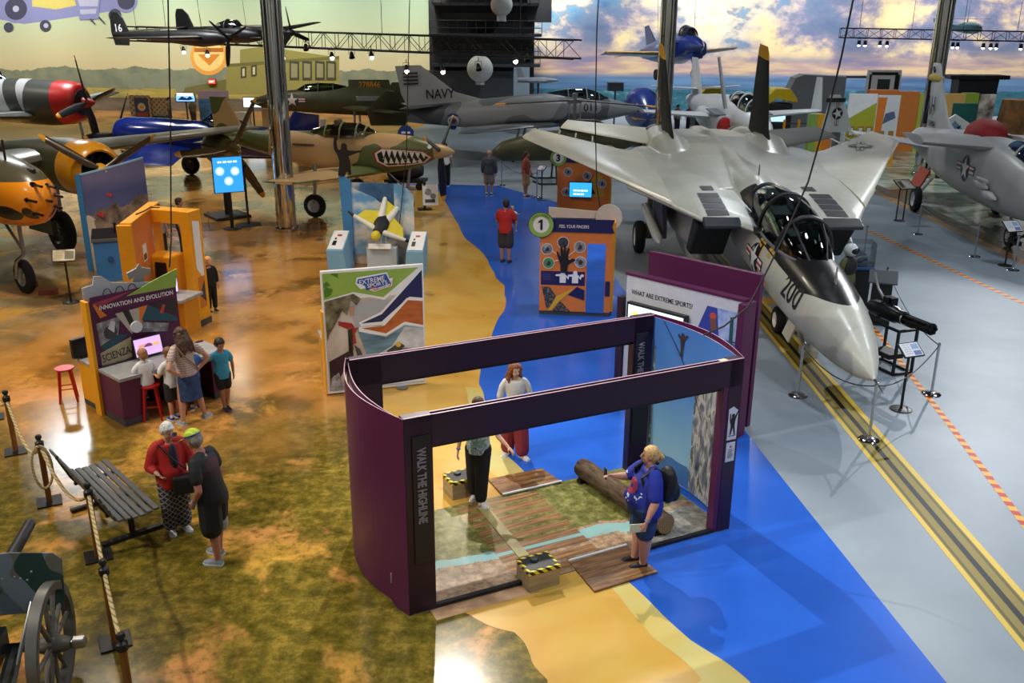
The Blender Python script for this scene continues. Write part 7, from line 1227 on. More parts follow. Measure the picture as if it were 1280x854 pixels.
def rope(pts, lab, r=.022): return tag(MB().tube(pts, r, 8).build('barrier_rope', ROPE.m, None), lab, 'rope', 'barrier ropes')
rope(sag(tops[0], tops[1], .3), 'rope hanging between the two farthest rope posts'); rope(sag(tops[1], tops[2], .42), 'rope sagging to the far end of the bench'); rope(sag(tops[2], tops[3], .36), 'rope sagging along the back of the bench'); rope(sag(tops[3], tops[4], .1), 'rope stretched from the near bench end towards the field gun'); rope(sag(tops[4], tops[5], .1), 'nearest rope, running out at the bottom edge')
c = tops[2]; rope([c+V((.02+.11*sin(a), -.07+.05*sin(a), -.3+.32*cos(a))) for a in [2*pi*i/20 for i in range(21)]], 'loop of spare rope hung on the post at the far bench end', .02)
# bench
A_ = (G(121.5, 577, .45)+G(97, 589, .45))/2; B_ = (G(193, 638, .45)+G(155, 653, .45))/2; t = thing('bench', 'dark grey slatted bench with a curved back beside the rope posts', 'bench', ((A_.x+B_.x)/2, (A_.y+B_.y)/2, 0), atan2(B_.y-A_.y, B_.x-A_.x)); Lb = (B_-A_).length; SL = M('#54575c', .45, .1, 'bench_slat_grey')
for i in range(6): MB().box((0, .23-.092*i, .44+.012*abs(i-2.5)), (Lb, .075, .03)).build('seat_slat', SL, t, None, .01)
for i in range(4): MB().box((0, -.3-.045*i, .52+.1*i), (Lb, .03, .085), rx=R(20)).build('back_slat', SL, t, None, .01)
for xx in (-Lb/2+.35, Lb/2-.35): MB().box((xx, -.02, .415), (.05, .56, .035)).tube([(xx, -.26, .42), (xx, -.34, .55), (xx, -.47, .88)], .022, 6).build('end_frame', BLACK, t, None); MB().cyl((xx-.05, 0, .05), (xx-.05, 0, .42), .025, 8).cyl((xx+.05, 0, .05), (xx+.05, 0, .42), .025, 8).build('leg', BLACK, t); MB().box((xx, 0, .03), (.08, .8, .05)).build('foot', BLACK, t, None, .01)
# field gun in the corner
t = thing('field_gun', 'field gun with a blue-green patch-painted shield and spoked wheels in the lower left corner', 'field gun', (-5.12, 7.72, 0), R(10)); fg = Mat('patch_camouflage', .5); x, y, z = fg.xyz(); v1 = fg.noise(2.6, 1, .3, vec=fg.vec(x, 0, z)); v2 = fg.noise(2.2, 1, .3, vec=fg.vec(x+7, 0, z+3)); fg.col(fg.mix(v2.gt(.56), fg.mix(v1.gt(.5), '#6a6c62', '#71808f'), '#22423d'))
sh_ = MB().prism([(-.75, .0), (.62, .0), (.66, .1), (.68, .55), (.6, .62), (.2, .66), (-.75, .6)], (0, .25, .75), (1, 0, 0), (0, .12, 1), (0, -1, .12), .02).build('gun_shield', fg.m, t, None, .006)
for i in range(22): a = random.Random(i); MB().ell((a.uniform(-.55, .45), .22, .9+a.uniform(0, .35)), (.012, .008, .012), n=8, m=5).build('rivet', M('#aeb6bd', .4, .6), sh_)
WDK = MN('grey_wheel_wood', [(.3, '#4f4a42'), (.7, '#6f6a60')], 4, .6)
def cartwheel(parent, c, r):
    w_ = MB().lathe([(r-.07, -.05), (r, -.055), (r, .055), (r-.07, .05), (r-.07, -.05)], c, 'X', 40, cap=False).build('wheel', WDK, parent); MB().lathe([(r+.001, -.05), (r+.014, -.05), (r+.014, .05), (r+.001, .05)], c, 'X', 40, cap=False).build('iron_tyre', M('#7d7d7c', .35, .6), w_); MB().lathe([(0, -.12), (.07, -.12), (.1, -.04), (.1, .04), (.07, .14), (.05, .18), (0, .18)], c, 'X', 24).build('hub', WDK, w_)
    for k in range(12): a = 2*pi*k/12; d = V((0, cos(a), sin(a))); MB().cyl(V(c)+d*.09, V(c)+d*(r-.06), .028, 8, r2=.022).build('spoke', WDK, w_)
for s in (-.62, .6): cartwheel(t, (s, -.12, .6), .6)
MB().cyl((-.75, -.12, .6), (.78, -.12, .6), .05, 10).box((0, -.1, .62), (.3, .3, .25)).build('axle', M('#3a3d40', .5), t); MB().cyl((0, -.9, .98), (0, 1.5, 1.08), .09, 16, r2=.06).box((0, -.6, .98), (.24, .7, .22)).build('gun_barrel', M('#35383c', .4, .3), t)
for s in (-1, 1): MB().tube([(s*.25, -.1, .6), (s*.3, -1.2, .3), (s*.32, -2.0, .08)], .06, 8).build('trail_arm', M('#3f4a4c', .5), t); MB().tube([(s*.42, .2, .85), (s*.46, -.05, 1.05), (s*.44, -.45, .8), (s*.36, -.6, .45)], .02, 8).build('fender_bar', M('#8e959a', .4, .4), t)
MB().box((-.55, .2, 1.42), (.2, .06, .12)).build('sight_bracket', DGREY, t, None, .01); MB().box((.85, -.12, .6), (.14, .1, .1)).build('hub_clamp', STEEL, t, None, .02)
# rotary cannon on a stand
t = thing('rotary_cannon', 'black rotary cannon on an open black frame stand beside the jet nose', 'cannon', (7.42, 17.2, 0), R(-70)); mb = MB()
for a in (-.45, .35):
    for b in (-.22, .22): mb.box((a, b, .46), (.045, .045, .92))
for z_ in (.03, .9):
    for a in (-.45, .35): mb.box((a, 0, z_), (.045, .44, .045))
    for b in (-.22, .22): mb.box((-.05, b, z_), (.8, .045, .045))
mb.build('frame_stand', BLACK, t, None); MB().box((-.1, 0, .3), (.5, .35, .1)).build('lower_tray', BLACK, t, None, .01); GM = M('#1d1d20', .3, .7, 'gun_steel')
MB().lathe([(0, -.75), (.1, -.75), (.15, -.62), (.17, -.3), (.16, 0), (.13, .06), (.13, .2), (0, .2)], (0, 0, 1.1), 'X', 24).build('rotor_housing', GM, t); MB().lathe([(.115, .2), (.125, .2), (.125, .24), (.115, .24)], (0, 0, 1.1), 'X', 24, cap=False).build('barrel_clamp', CHROME, t)
for k in range(6): a = 2*pi*k/6; MB().cyl((.15, .075*cos(a), 1.1+.075*sin(a)), (.95, .075*cos(a), 1.1+.075*sin(a)), .03, 10).build('barrel', GM, t)
MB().lathe([(.06, .86), (.115, .86), (.115, .92), (.06, .92)], (0, 0, 1.1), 'X', 24).build('muzzle_clamp', GM, t); MB().box((-.35, .12, 1.28), (.24, .16, .16)).cyl((-.3, .0, 1.2), (-.3, .0, 1.38), .04).build('feed_unit', GM, t, None); MB().tube([(-.45, .1, 1.25), (-.7, .1, 1.45), (-.8, .05, 1.75)], .03, 8).build('steel_bracket', STEEL, t)
# display case and black desk beside the mannequin
q = V((8.3, 21.75, 0)); t = thing('display_case', 'black pedestal with a clear case holding a silver engine model', 'display case', q, R(-8)); MB().box((0, 0, .45), (.5, .5, .9)).build('pedestal', BLACK, t, None, .01); MB().box((0, 0, .93), (.62, .62, .06)).build('blue_tray', M('#27508f', .5), t, None, .006); MB().box((0, 0, 1.24), (.58, .58, .56)).build('clear_cover', GLASS('case_glass', '#e6eef0', .06), t, None)
MB().lathe([(0, -.2), (.09, -.2), (.11, -.05), (.08, .08), (.1, .14), (0, .2)], (0, 0, 1.1), (1, .4, .3), 18).box((.05, .08, 1.22), (.12, .1, .1)).box((-.1, -.05, 1.02), (.14, .12, .1)).build('engine_model', M('#b9bcc0', .25, .8), t)
t = thing('black_desk', 'narrow black reading desk between the mannequin and the cannon', 'desk', V((8.25, 20.1, 0)), R(-20)); MB().box((0, 0, .5), (.42, .32, 1.0)).build('body', BLACK, t, None, .01); MB().hexa([(-.3, -.22, .98), (.3, -.22, .98), (.3, .22, 1.16), (-.3, .22, 1.16)], [(-.3, -.22, 1.01), (.3, -.22, 1.01), (.3, .22, 1.19), (-.3, .22, 1.19)]).build('reading_top', M('#4c5056', .3), t, None)
# small signs by the shark fighter nose
t = thing('direction_sign', 'round-topped blue direction sign on a white box behind the shark-mouthed fighter', 'sign', AT(508, 190, 43)*1); t.location.z = 0; t.location.y = 43
MB().box((0, 0, .55), (.95, .5, 1.1)).build('box_base', WHITE, t, None, .01); b = MB().prism([(-.32, 0), (.32, 0), (.36, .55), (.2, .75), (0, .8), (-.2, .75), (-.36, .55)], (0, 0, 1.12), (1, 0, 0), (0, 0, 1), (0, 1, 0), .05).build('blue_panel', M('#20408a', .5), t, None, .004); F = frame((0, -.003, 1.55), (1, 0, 0), (0, 0, 1))
graphic('sign_print', b, F, [(WHITE, rect(-.2+.22*i, -.2*k, .18, .09)) for k in (0, 1) for i in (0, 1)])
graphic('box_print', t, frame((0, -.252, .7), (1, 0, 0), (0, 0, 1)), [(BLACK, rect(-.38+.16*i, .0, .1+.03*(i % 2), .24)) for i in range(5)])
t = thing('leaflet_stand', 'leaning black stand with a white printed sheet by the shark fighter nose wheel', 'stand', G(531, 262), R(10)); MB().box((0, 0, .5), (.08, .06, 1.0)).box((0, 0, .02), (.5, .4, .04)).build('post', BLACK, t, None, .004); b = MB().box((.2, -.12, .55), (.55, .02, .75), rx=R(-18)).build('sheet', WHITE, t, None); graphic('print', b, frame((.2, -.135, .55), (1, 0, 0), (0, .31, .95)), [(PHOTO_G, circ(-.08, .1, .12)), (DGREY, rect(-.2, -.28, .36, .12)), (M('#8a8d90', .5), circ(.1, -.05, .1))])
t = thing('engine_display', 'black engine block on a trolley beneath the shark fighter nose', 'engine', G(508, 236), R(-8)); MB().box((0, 0, .35), (1.6, .8, .1)).cyl((-.6, -.3, .15), (-.6, .3, .15), .15).cyl((.6, -.3, .15), (.6, .3, .15), .15).build('trolley', BLACK, t, None); MB().lathe([(0, -.7), (.3, -.7), (.36, -.3), (.34, .4), (.2, .7), (0, .72)], (0, 0, .75), 'X', 20).box((0, 0, 1.05), (.9, .3, .2)).build('engine_block', M('#2a2a2c', .5, .4), t)
# ================================================================ RIGGING, MURAL PICTURES AND THE FAR EXHIBITS
TR = M('#161618', .5, .3, 'truss_black')
def truss(label, a, b, w=.36):
    a, b = V(a), V(b); d = (b-a).normalized(); s = V((-d.y, d.x, 0)).normalized(); mb = MB(); n = max(6, int((b-a).length/.75)); cs = [s*(i*w)+V((0, 0, j*w)) for i, j in ((-1, -1), (1, -1), (1, 1), (-1, 1))]
    for c in cs: mb.cyl(a+c, b+c, .035, 6)
    for k in range(n):
        p, q = a+(b-a)*(k/n), a+(b-a)*((k+1)/n)
        for i in range(4): c0, c1 = cs[i], cs[(i+1) % 4]; mb.cyl(p+(c0 if k % 2 else c1), q+(c1 if k % 2 else c0), .018, 4); mb.cyl(p+c0, p+c1, .018, 4)
    t = thing('lighting_truss', label, 'truss', (0, 0, 0)); mb.build('lattice', TR, t, 60); mb = MB()
    for k in (.1, .37, .63, .9): p = a+(b-a)*k; MB().cyl(p+V((0, 0, w)), V((p.x, p.y, 13)), .014, 5).build('hanging_cable', DGREY, t)
    return t
tA, tB = AT(165, 42, 50), AT(722, 62, 37.5); truss('long black lattice truss with hanging lamps before the polished column', tA, tB, .34)
tC, tD = AT(1050, 41, 57), AT(1296, 46, 55); truss('thin black lattice truss across the cloud mural at upper right', tC, tD, .26)
def lamp(label, p, lit, grp, col='#fff0d8', sc=1.0, tilt=-30):
    t = thing('spotlight', label, 'spotlight', p, R(20), grp); t.scale = (sc, sc, sc); q = Matrix.Rotation(R(tilt), 4, 'X')
    if lit: MB().ell((0, 0, -.2), (.11, .11, .11), n=12, m=8).xf(q).build('glow_ball', EM(col, 14, 'lit_lens_'+col.lstrip('#')), t)  # glowing ball added below the lens so its glare shows from every side
    MB().lathe([(0, .16), (.07, .16), (.1, .08), (.15, -.14), (.16, -.2), (.14, -.2), (.12, -.1)], (0, 0, 0), 'Z', 18, cap=False).xf(q).build('can', BLACK, t); MB().tube([(-.17, 0, 0), (-.17, 0, .26), (.17, 0, .26), (.17, 0, 0)], .015, 6).cyl((0, 0, .26), (0, 0, .45), .02, 6).build('yoke', BLACK, t)
    MB().lathe([(0, -.12), (.125, -.12), (.125, -.13), (0, -.13)], n=18).xf(q).build('lens', EM(col, 14, 'lit_lens_'+col.lstrip('#')) if lit else M('#2a2c30', .2), t)
along = lambda px: tA+(tB-tA)*((px-165)/557)
for px, lit, dz, lab in [(369, 0, .75, 'first unlit can lamp on the long truss, right of the column'), (386, 0, .9, 'second unlit can lamp on the long truss, right of the column'), (420, 0, .45, 'small unlit lamp on the long truss above the olive canopy'), (453, 1, .75, 'lit lamp on the long truss above the number 278846'), (478, 0, .7, 'unlit lamp between two lit lamps on the long truss'), (502, 1, .65, 'lit lamp on the long truss above the pusher propeller'), (543, 1, 1.15, 'bright lit lamp above the white fin of the NAVY jet'), (584, 1, 1.1, 'bright lit lamp left of the white radar dome'), (623, 0, .95, 'unlit lamp right of the white radar dome'), (661, 1, .55, 'lit lamp near the right end of the long truss'), (673, 0, .5, 'unlit lamp nearest the right end of the long truss'), (245, 1, .8, 'lit lamp under the black twin-boom fighter wing'), (281, 1, .9, 'lit lamp below the black twin-boom fighter nose')]:
    p = along(px); lamp(lab, (p.x, p.y, p.z-dz+.15), lit, 'lamps on the long truss', sc=.8)
for i, px in enumerate((1076, 1084, 1103, 1112, 1187, 1195, 1201, 1233, 1242, 1249, 1279)):
    p = tC+(tD-tC)*((px-1050)/246); o_ = ['first', 'second', 'third', 'fourth', 'fifth', 'sixth', 'seventh', 'eighth', 'ninth', 'tenth', 'eleventh'][i]; lamp(o_+' lit white lamp from the left on the thin truss', (p.x, p.y, p.z-.5), 1, 'lamps on the thin truss', '#f2f4ff', .75, 0)
# ship's island mock-up in the middle of the back wall
CI = MN('ship_dark_grey', [(.3, '#2c2f33'), (.7, '#3a3e43')], .6, .7); CI2 = M('#4a4f55', .7, 0, 'ship_mid_grey')
a, b = AT(536, 60, 65), AT(668, 60, 65); t = thing('ship_island', "dark grey ship's island mock-up with decks, windows and white radar domes against the back wall", 'ship model', ((a.x+b.x)/2, 66.2, 0)); Wd = b.x-a.x
MB().box((0, 1.2, 6), (Wd, 4, 12)).build('tower', CI, t, None); MB().box((-.2, -.9, 1.6), (Wd*.98, .6, 3.2)).build('lower_deckhouse', CI2, t, None)
for i, (z_, w_, d_) in enumerate(((3.6, 1.02, 1.8), (5.5, 1.04, 2.2), (7.4, .98, 2.0), (9.2, .9, 1.6))):
    MB().box((.3, -1.2, z_), (Wd*w_, d_, .18)).build('deck', CI2, t, None); r_ = MB()
    for k in range(13): x_ = .3-Wd*w_/2+Wd*w_*k/12; r_.cyl((x_, -1.2-d_/2, z_), (x_, -1.2-d_/2, z_+.9), .025, 5)
    for zz in (.45, .9): r_.cyl((.3-Wd*w_/2, -1.2-d_/2, z_+zz), (.3+Wd*w_/2, -1.2-d_/2, z_+zz), .025, 5)
    r_.build('railing', CI, t); MB().box((.3, -.82, z_+1.1), (Wd*w_*.8, .06, .55)).build('window_band', M('#0e1013', .2), t, None)
MB().box((Wd/2+.3, -.4, 7.6), (1.6, 1.6, 2.6)).build('side_gallery', CI, t, None)
for px, py, r_ in ((600, 86, .85), (627, 6, .7)): p = AT(px, py, 63.4); MB().ell((p.x-t.location.x, p.y-66.2, p.z), (r_, r_, r_), n=24, m=14).cyl((p.x-t.location.x, p.y-66.2, p.z-1.0), (p.x-t.location.x, p.y-66.2, p.z-.5), .3, 14).build('radar_dome', M('#b9bcbc', .6), t)
# painted pictures and a round emblem on the left mural
WY = WALLY-.003
def wp(px): return [(AT(u, v, WY).x, AT(u, v, WY).z) for u, v in px]
WFr = frame((0, WY, 0), (1, 0, 0), (0, 0, 1))
def wallpic(name, label, cat, shapes): t = thing(name, label, cat, (0, WY, 0)); graphic('painting', t, frame((0, 0, 0), (1, 0, 0), (0, 0, 1)), [(m, wp(p)) for m, p in shapes], .004); return t
pc = lambda u, v, r, n=24: [(u+r*cos(2*pi*k/n), v+r*sin(2*pi*k/n)) for k in range(n)]
MUL = M('#7d83b8', .8, 0, 'mural_lilac'); MUY = M('#c3b96a', .8, 0, 'mural_yellow'); MUD = M('#3c3f5a', .8, 0, 'mural_dark'); MUP = M('#a9aed0', .8, 0, 'mural_pale')
wallpic('painted_bomber', 'four-engine bomber painted nose-on at the top left of the mural', 'mural picture', [(MUL, [(-12, 22), (30, 30), (60, 26), (100, 20), (140, 14), (172, 2), (172, -14), (-12, -14)]), (MUY, [(40, 8), (70, 12), (100, 6), (100, -10), (40, -10)]), (MUL, pc(20, 12, 17)), (MUD, pc(20, 11, 14)), (MUP, pc(20, 11, 4)), (MUL, pc(158, 2, 14)), (MUD, pc(158, 1, 11)), (MUL, pc(110, 0, 16)), (MUP, [(96, -4), (124, -4), (122, 8), (100, 8)]), (MUL, [(96, 11), (124, 9), (123, 24), (100, 25)]), (MUP, [(100, 12), (121, 11), (120, 17), (101, 18)]), (MUD, pc(11, 34, 6)), (MUD, pc(144, 19, 8)), (MUD, pc(57, 32, 7)), (MUP, pc(58, 32, 3)), (MUD, [(112, 24), (119, 31), (120, 30), (114, 23)]), (MUD, [(123, 22), (131, 30), (132, 29), (125, 21)])])
wallpic('wall_emblem', 'round orange and yellow emblem on the mural below the hanging black fighter', 'mural picture', [(M('#e9a84a', .8), pc(261, 71, 23, 36)), (M('#f2d88a', .8), pc(261, 70, 19, 36)), (M('#d98a30', .8), [(247, 68), (275, 68), (262, 82)]), (M('#b06a24', .8), [(243, 60), (279, 60), (279, 65), (243, 65)])])  # flat orange and yellow disc with a triangle and a bar
OH = M('#8d8a4c', .8, 0, 'mural_olive'); OH2 = M('#6a6a3a', .8, 0, 'mural_olive_dark'); MW = M('#3f4434', .8, 0, 'mural_window')
wins = [(MW, [(u, v), (u+7, v-1), (u+7, v+13), (u, v+14)]) for u, v in ((301, 84), (314, 82))] + [(M('#c9c6a4', .8), [(u+2, v+2), (u+5, v+1.5), (u+5, v+11), (u+2, v+11.5)]) for u, v in ((301, 84), (314, 82))]
wallpic('painted_hangar', 'olive hangar and control building painted on the mural behind the polished column', 'mural picture', [(OH2, [(222, 112), (283, 99), (283, 118), (222, 118)]), (OH, [(283, 118), (283, 84), (300, 80), (300, 62), (330, 58), (424, 72), (424, 118)]), (OH2, [(283, 84), (424, 74), (424, 70), (283, 80)])] + wins + [(MW, [(u, 76), (u+12, 77), (u+12, 100), (u, 100)]) for u in (362, 378, 394, 408)] + [(M('#8a8a6a', .8), [(u+2, 79), (u+10, 80), (u+10, 97), (u+2, 97)]) for u in (362, 378, 394, 408)])
TREE = M('#7f8c7c', .8, 0, 'mural_tree')
for lab, cs in (('pale tree painted on the mural above the framed poster', ((170, 98, 7), (166, 105, 6), (175, 106, 6))), ('pale tree painted on the mural above the black display box', ((194, 97, 6), (197, 105, 6), (190, 105, 5))), ('small pale tree painted on the mural above the far video screen', ((228, 104, 6), (225, 110, 6)))): wallpic('painted_tree', lab, 'mural picture', [(TREE, pc(u, v, r)) for u, v, r in cs])
# far exhibits: flat panels and screens stand on the floor where the photo shows them
def onfloor(px, Y): p = AT(px, 150, Y); return V((p.x, Y, 0))
def mperpx(Y): return Y*1.045/FPX
def fpanel(name, label, px0, px1, pytop, Y, mat, cat='display panel', depth=.12, rz=0, zb=0.0, post=False):
    a, b = AT(px0, pytop, Y), AT(px1, pytop, Y); w_, h_ = (b.x-a.x), a.z; t = thing(name, label, cat, ((a.x+b.x)/2, Y, 0), rz)
    MB().box((0, 0, (h_+zb)/2), (w_, depth, h_-zb)).build('panel', mat, t, None, .01)
    if zb or post: MB().cyl((0, .02, 0), (0, .02, zb+.1), .05, 8).cyl((0, .02, 0), (0, .02, .03), .35, 16).build('stand', DGREY, t)
    return t, w_, h_
lat = Mat('lattice_print', .6); x, y, z = lat.xyz(); lat.col(lat.mix((((x+z)*3.2).fract().lt(.28)).max(((x-z)*3.2).fract().lt(.28)), '#7a6444', '#b49a6e'))
t, w_, h_ = fpanel('lattice_wall', 'tan lattice-patterned display wall with a framed poster at far left', 161, 187, 119, 60, lat.m); b = MB().box((.1, -.08, h_-.75), (.85, .05, 1.2)).build('poster', M('#3d3f4c', .6), t, None); graphic('poster_picture', b, frame((.1, -.106, h_-.75), (1, 0, 0), (0, 0, 1)), [(M('#c9b58a', .6), circ(0, .05, .24)), (M('#a8352a', .6), rect(-.35, -.5, .7, .2)), (M('#d98a3a', .6), circ(0, .02, .12))])
fpanel('lattice_wall', 'second tan lattice-patterned wall right of the poster', 187, 208, 122, 60.5, lat.m); fpanel('black_box', 'black display box before the lattice wall', 193, 209, 144, 58.5, BLACK, 'display box', .9)
t, w_, h_ = fpanel('video_screen', 'far video screen with a blue and white aircraft picture', 219, 244, 118, 59, BLACK, 'screen', .1, 0, 1.55); MB().box((0, -.055, (h_+1.55)/2), (w_-.1, .01, h_-1.65)).build('lit_screen', EM('#6fb0ef', 1.4), t, None); graphic('screen_picture', t, frame((0, -.062, (h_+1.55)/2), (1, 0, 0), (0, 0, 1)), [(EM('#1a2a5a', .6), [(-.5, -.1), (-.2, .12), (.1, .0), (.3, .14), (.5, -.05), (.2, -.12)]), (EM('#f0f6ff', 1.5), rect(-.5, .15, 1.0, .15))])
seam = Mat('seascape_panel_print', .6); x, y, z = seam.xyz(); seam.col(seam.mix(z.gt(1.6), seam.ramp(seam.noise(3, 5, vec=seam.vec(x, y, z*4)), [(.35, '#2f6a9a'), (.7, '#5f93b8')]), seam.ramp(seam.noise(1, 3), [(.3, '#8a9cc0'), (.7, '#d0a8a8')]))); fpanel('seascape_panel', 'tall seascape panel behind the far visitors', 247, 285, 113, 61, seam.m)
fpanel('purple_lectern', 'small purple lectern right of the seascape panel', 280, 292, 140, 58, PURP, 'lectern', .5); t, w_, h_ = fpanel('video_screen', 'bright white far video screen left of the polished column', 303, 327, 121, 57, BLACK, 'screen', .1, 0, 1.4); MB().box((0, -.055, (h_+1.4)/2), (w_-.1, .01, h_-1.5)).build('lit_screen', EM('#d5ecff', 1.8), t, None); fpanel('console_desk', 'pale console desk below the bright far screen', 297, 312, 140, 55.5, M('#b3b0a8', .5), 'desk', .5)
fpanel('tan_sign', 'tan information board left of the polished column', 327, 337, 137, 52, M('#b5a070', .6), 'sign', .1); fpanel('poster_box', 'dark poster box with a white printed side right of the column', 370, 387, 150, 47, M('#232325', .6), 'display box', .6)
t = thing('exit_sign', 'red lit EXIT sign on the mural wall', 'exit sign', AT(265, 102, WALLY-.1)*1); MB().box((0, 0, 0), (.55, .12, .36)).build('case', M('#6a1a16', .5), t, None, .01); MB().box((0, -.065, 0), (.5, .01, .3)).build('lit_face', EM('#e0301c', 2.0), t, None); text('lettering', 'EXIT', .2, EM('#ffd8c8', 2.5), t, frame((0, -.075, -.07), (1, 0, 0), (0, 0, 1)), 'CENTER', .002)
# centre and right
fpanel('white_pillar_panel', 'pale blue and white upright panel left of the sea mural', 642, 662, 84, 60, M('#a9bcc8', .6)); fpanel('dark_speaker_box', 'dark square box on a stand above the grey jet canopy', 760, 779, 103, 56, M('#2a3038', .6), 'box', .8, 0, 2.6)
t = thing('blue_gold_nose', 'blue and gold aircraft nose section behind the left black fin', 'aircraft nose', onfloor(800, 53)); MB().loft([(0, 0, 1.9, .9, 1.1, 2.4), (-1.6, 0, 1.9, .9, 1.05, 2.4), (-2.6, 0, 1.8, .6, .7), (-3.4, 0, 1.7, .1, .12)], 24).build('nose', BG, t); MB().loft([(-1.0, 0, 1.6, .95, .16), (-2.5, 0, 1.55, .66, .14), (-3.3, 0, 1.6, .14, .06)], 24).build('gold_band', GD, t); MB().box((0, -.4, .45), (1.2, 1.4, .9)).build('cradle', DGREY, t, None)
t = thing('model_jet', 'small grey model jet on a stand right of the pale panel', 'model aircraft', onfloor(672, 57) + V((0, 0, 0))); MB().loft([(1.2, 0, 3.1, .05, .05), (.4, 0, 3.1, .16, .18), (-1.2, 0, 3.1, .14, .14)], 16, 0, 'X').build('body', JGREY, t); MB().wing([((.3, 1.0, 3.1), (-.5, 1.0, 3.1), .05), ((.6, 0, 3.1), (-.7, 0, 3.1), .08), ((.3, -1.0, 3.1), (-.5, -1.0, 3.1), .05)]).build('wing', JGREY, t); MB().wing([((-.7, 0, 3.2), (-1.2, 0, 3.2), .05), ((-1.0, 0, 3.8), (-1.3, 0, 3.8), .03)], (0, 1, 0)).build('fin', JGREY, t); MB().cyl((0, 0, 0), (0, 0, 3.0), .06, 8).build('stand', DGREY, t)
for px, lab in ((884, 'yellow-hooded simulator pod between the two black fins'), (969, 'yellow-hooded simulator pod right of the black fin')):
    t = thing('simulator_pod', lab, 'simulator', onfloor(px, 53)); MB().box((0, .3, 1.1), (1.5, 1.6, 2.2)).build('dark_body', M('#1c1e24', .6), t, None, .05); MB().prism([(-1.0, 2.0), (-.7, 2.6), (-.3, 3.0), (.5, 3.0), (.9, 2.5), (.95, 2.3), (.5, 2.35), (-.2, 2.5), (-.7, 2.15), (-.85, 1.9)], (0, -.7, 0), (1, 0, 0), (0, 0, 1), (0, 1, 0), 1.9).build('yellow_hood', M('#d9b912', .45), t, None, .02); MB().box((0, -.52, 1.5), (.8, .03, .5)).build('lit_screen', EM('#a9d4ef', 1.2), t, None)
t = thing('yellow_railing', 'yellow-posted railing under the white jet wing', 'railing', onfloor(990, 52)); 
for k in range(4): MB().box((-1.2+.8*k, 0, .7), (.12, .12, 1.4)).build('post', YEL, t, None)
for z_ in (.3, .6, .9, 1.2): MB().cyl((-1.3, 0, z_), (1.3, 0, z_), .03, 6).build('rail', DGREY, t)
fpanel('lime_block', 'lime and yellow display block right of the yellow railing', 1012, 1021, 142, 50, SAGE, 'display block', .6); fpanel('yellow_block', 'yellow display block between lime and orange blocks', 1021, 1029, 142, 50, YEL, 'display block', .6); fpanel('orange_block', 'orange display block below the folded white wing', 1029, 1040, 143, 50, ORANGE, 'display block', .6)
t = thing('grey_mock_up', 'plain grey curved-topped cockpit mock-up before the cloud mural', 'mock-up', onfloor(1015, 58)); MB().prism([(-1.9, 0), (1.6, 0), (1.6, 3.4), (-.9, 3.5), (-1.4, 3.3), (-1.7, 2.6)], (0, -.6, 0), (1, 0, 0), (0, 0, 1), (0, 1, 0), 1.2).build('shell', M('#7d8288', .6), t, None, .03); MB().box((2.4, 0, 3.35), (2.6, .6, .12)).build('shelf', DGREY, t, None); MB().cyl((3.6, 0, 0), (3.6, 0, 3.3), .04, 8).build('post', DGREY, t)
t = thing('door_frame_display', 'white and black framed dark door display before the cloud mural', 'display', onfloor(1098, 55)); z0 = 1.5; 
MB().box((0, 0, 2.6), (1.9, .2, 2.6)).build('white_frame', WHITE, t, None, .01); MB().box((0, -.11, 3.7), (1.5, .03, .16)).build('black_header', BLACK, t, None); MB().box((-.02, -.11, 2.55), (.7, .03, 1.7)).build('dark_door', M('#2c3a40', .3), t, None); MB().box((.72, -.11, 2.6), (.26, .03, 2.1)).build('black_stripe', BLACK, t, None); MB().box((-.8, -.11, 2.6), (.12, .03, 2.1)).build('black_stripe', BLACK, t, None); MB().box((0, 0, .65), (1.4, .6, 1.3)).build('plinth', M('#5a6068', .6), t, None)
t = thing('black_table_stand', 'black flat-topped stand silhouetted against the blue mural at right', 'stand', onfloor(1210, 56)); MB().hexa([(-1.0, -.5, 0), (1.0, -.5, 0), (1.0, .5, 0), (-1.0, .5, 0)], [(-1.1, -.5, 3.4), (1.2, -.5, 3.4), (1.2, .5, 3.4), (-1.1, .5, 3.4)]).build('body', M('#25272b', .6), t, None); MB().box((0, 0, 3.5), (3.4, 1.4, .22)).build('top', M('#1b1c1f', .5), t, None, .02)
for i, (a, b, c, lab, hh) in enumerate(((1086, 1122, '#d9803a', 'orange counter wall left of the tail fin', 112), (1122, 1148, '#d9803a', 'orange counter wall behind the tail fin', 114), (1148, 1174, '#b9c24a', 'lime counter wall behind the tail fin', 117), (1174, 1205, '#dfae62', 'pale orange counter wall right of the polished column', 117), (1205, 1222, '#94a83a', 'green counter wall right of the polished column', 116))): fpanel('counter_wall', lab, a, b, hh, 50, M(c, .5), 'counter', .5)
t, w_, h_ = fpanel('graphic_board', 'white and olive graphic board with small photo frames left of the tail fin', 1062, 1097, 117, 46, WHITE); graphic('graphic_print', t.children[0], frame((0, -.061, 0), (1, 0, 0), (0, 0, 1)), [(M('#a9ae2f', .5), [(-w_/2, .6), (w_/2, 1.2), (w_/2, h_-.4), (-w_/2, h_-1.2)]), (TEAL, rect(-w_/2, 0, w_, .5))] + [(M('#b07a3a', .5), rect(q, 1.2, .3, .5)) for q in (-.55, -.1, .3)] + [(WHITE, rect(q+.05, 1.28, .18, .34)) for q in (-.55, -.1, .3)])
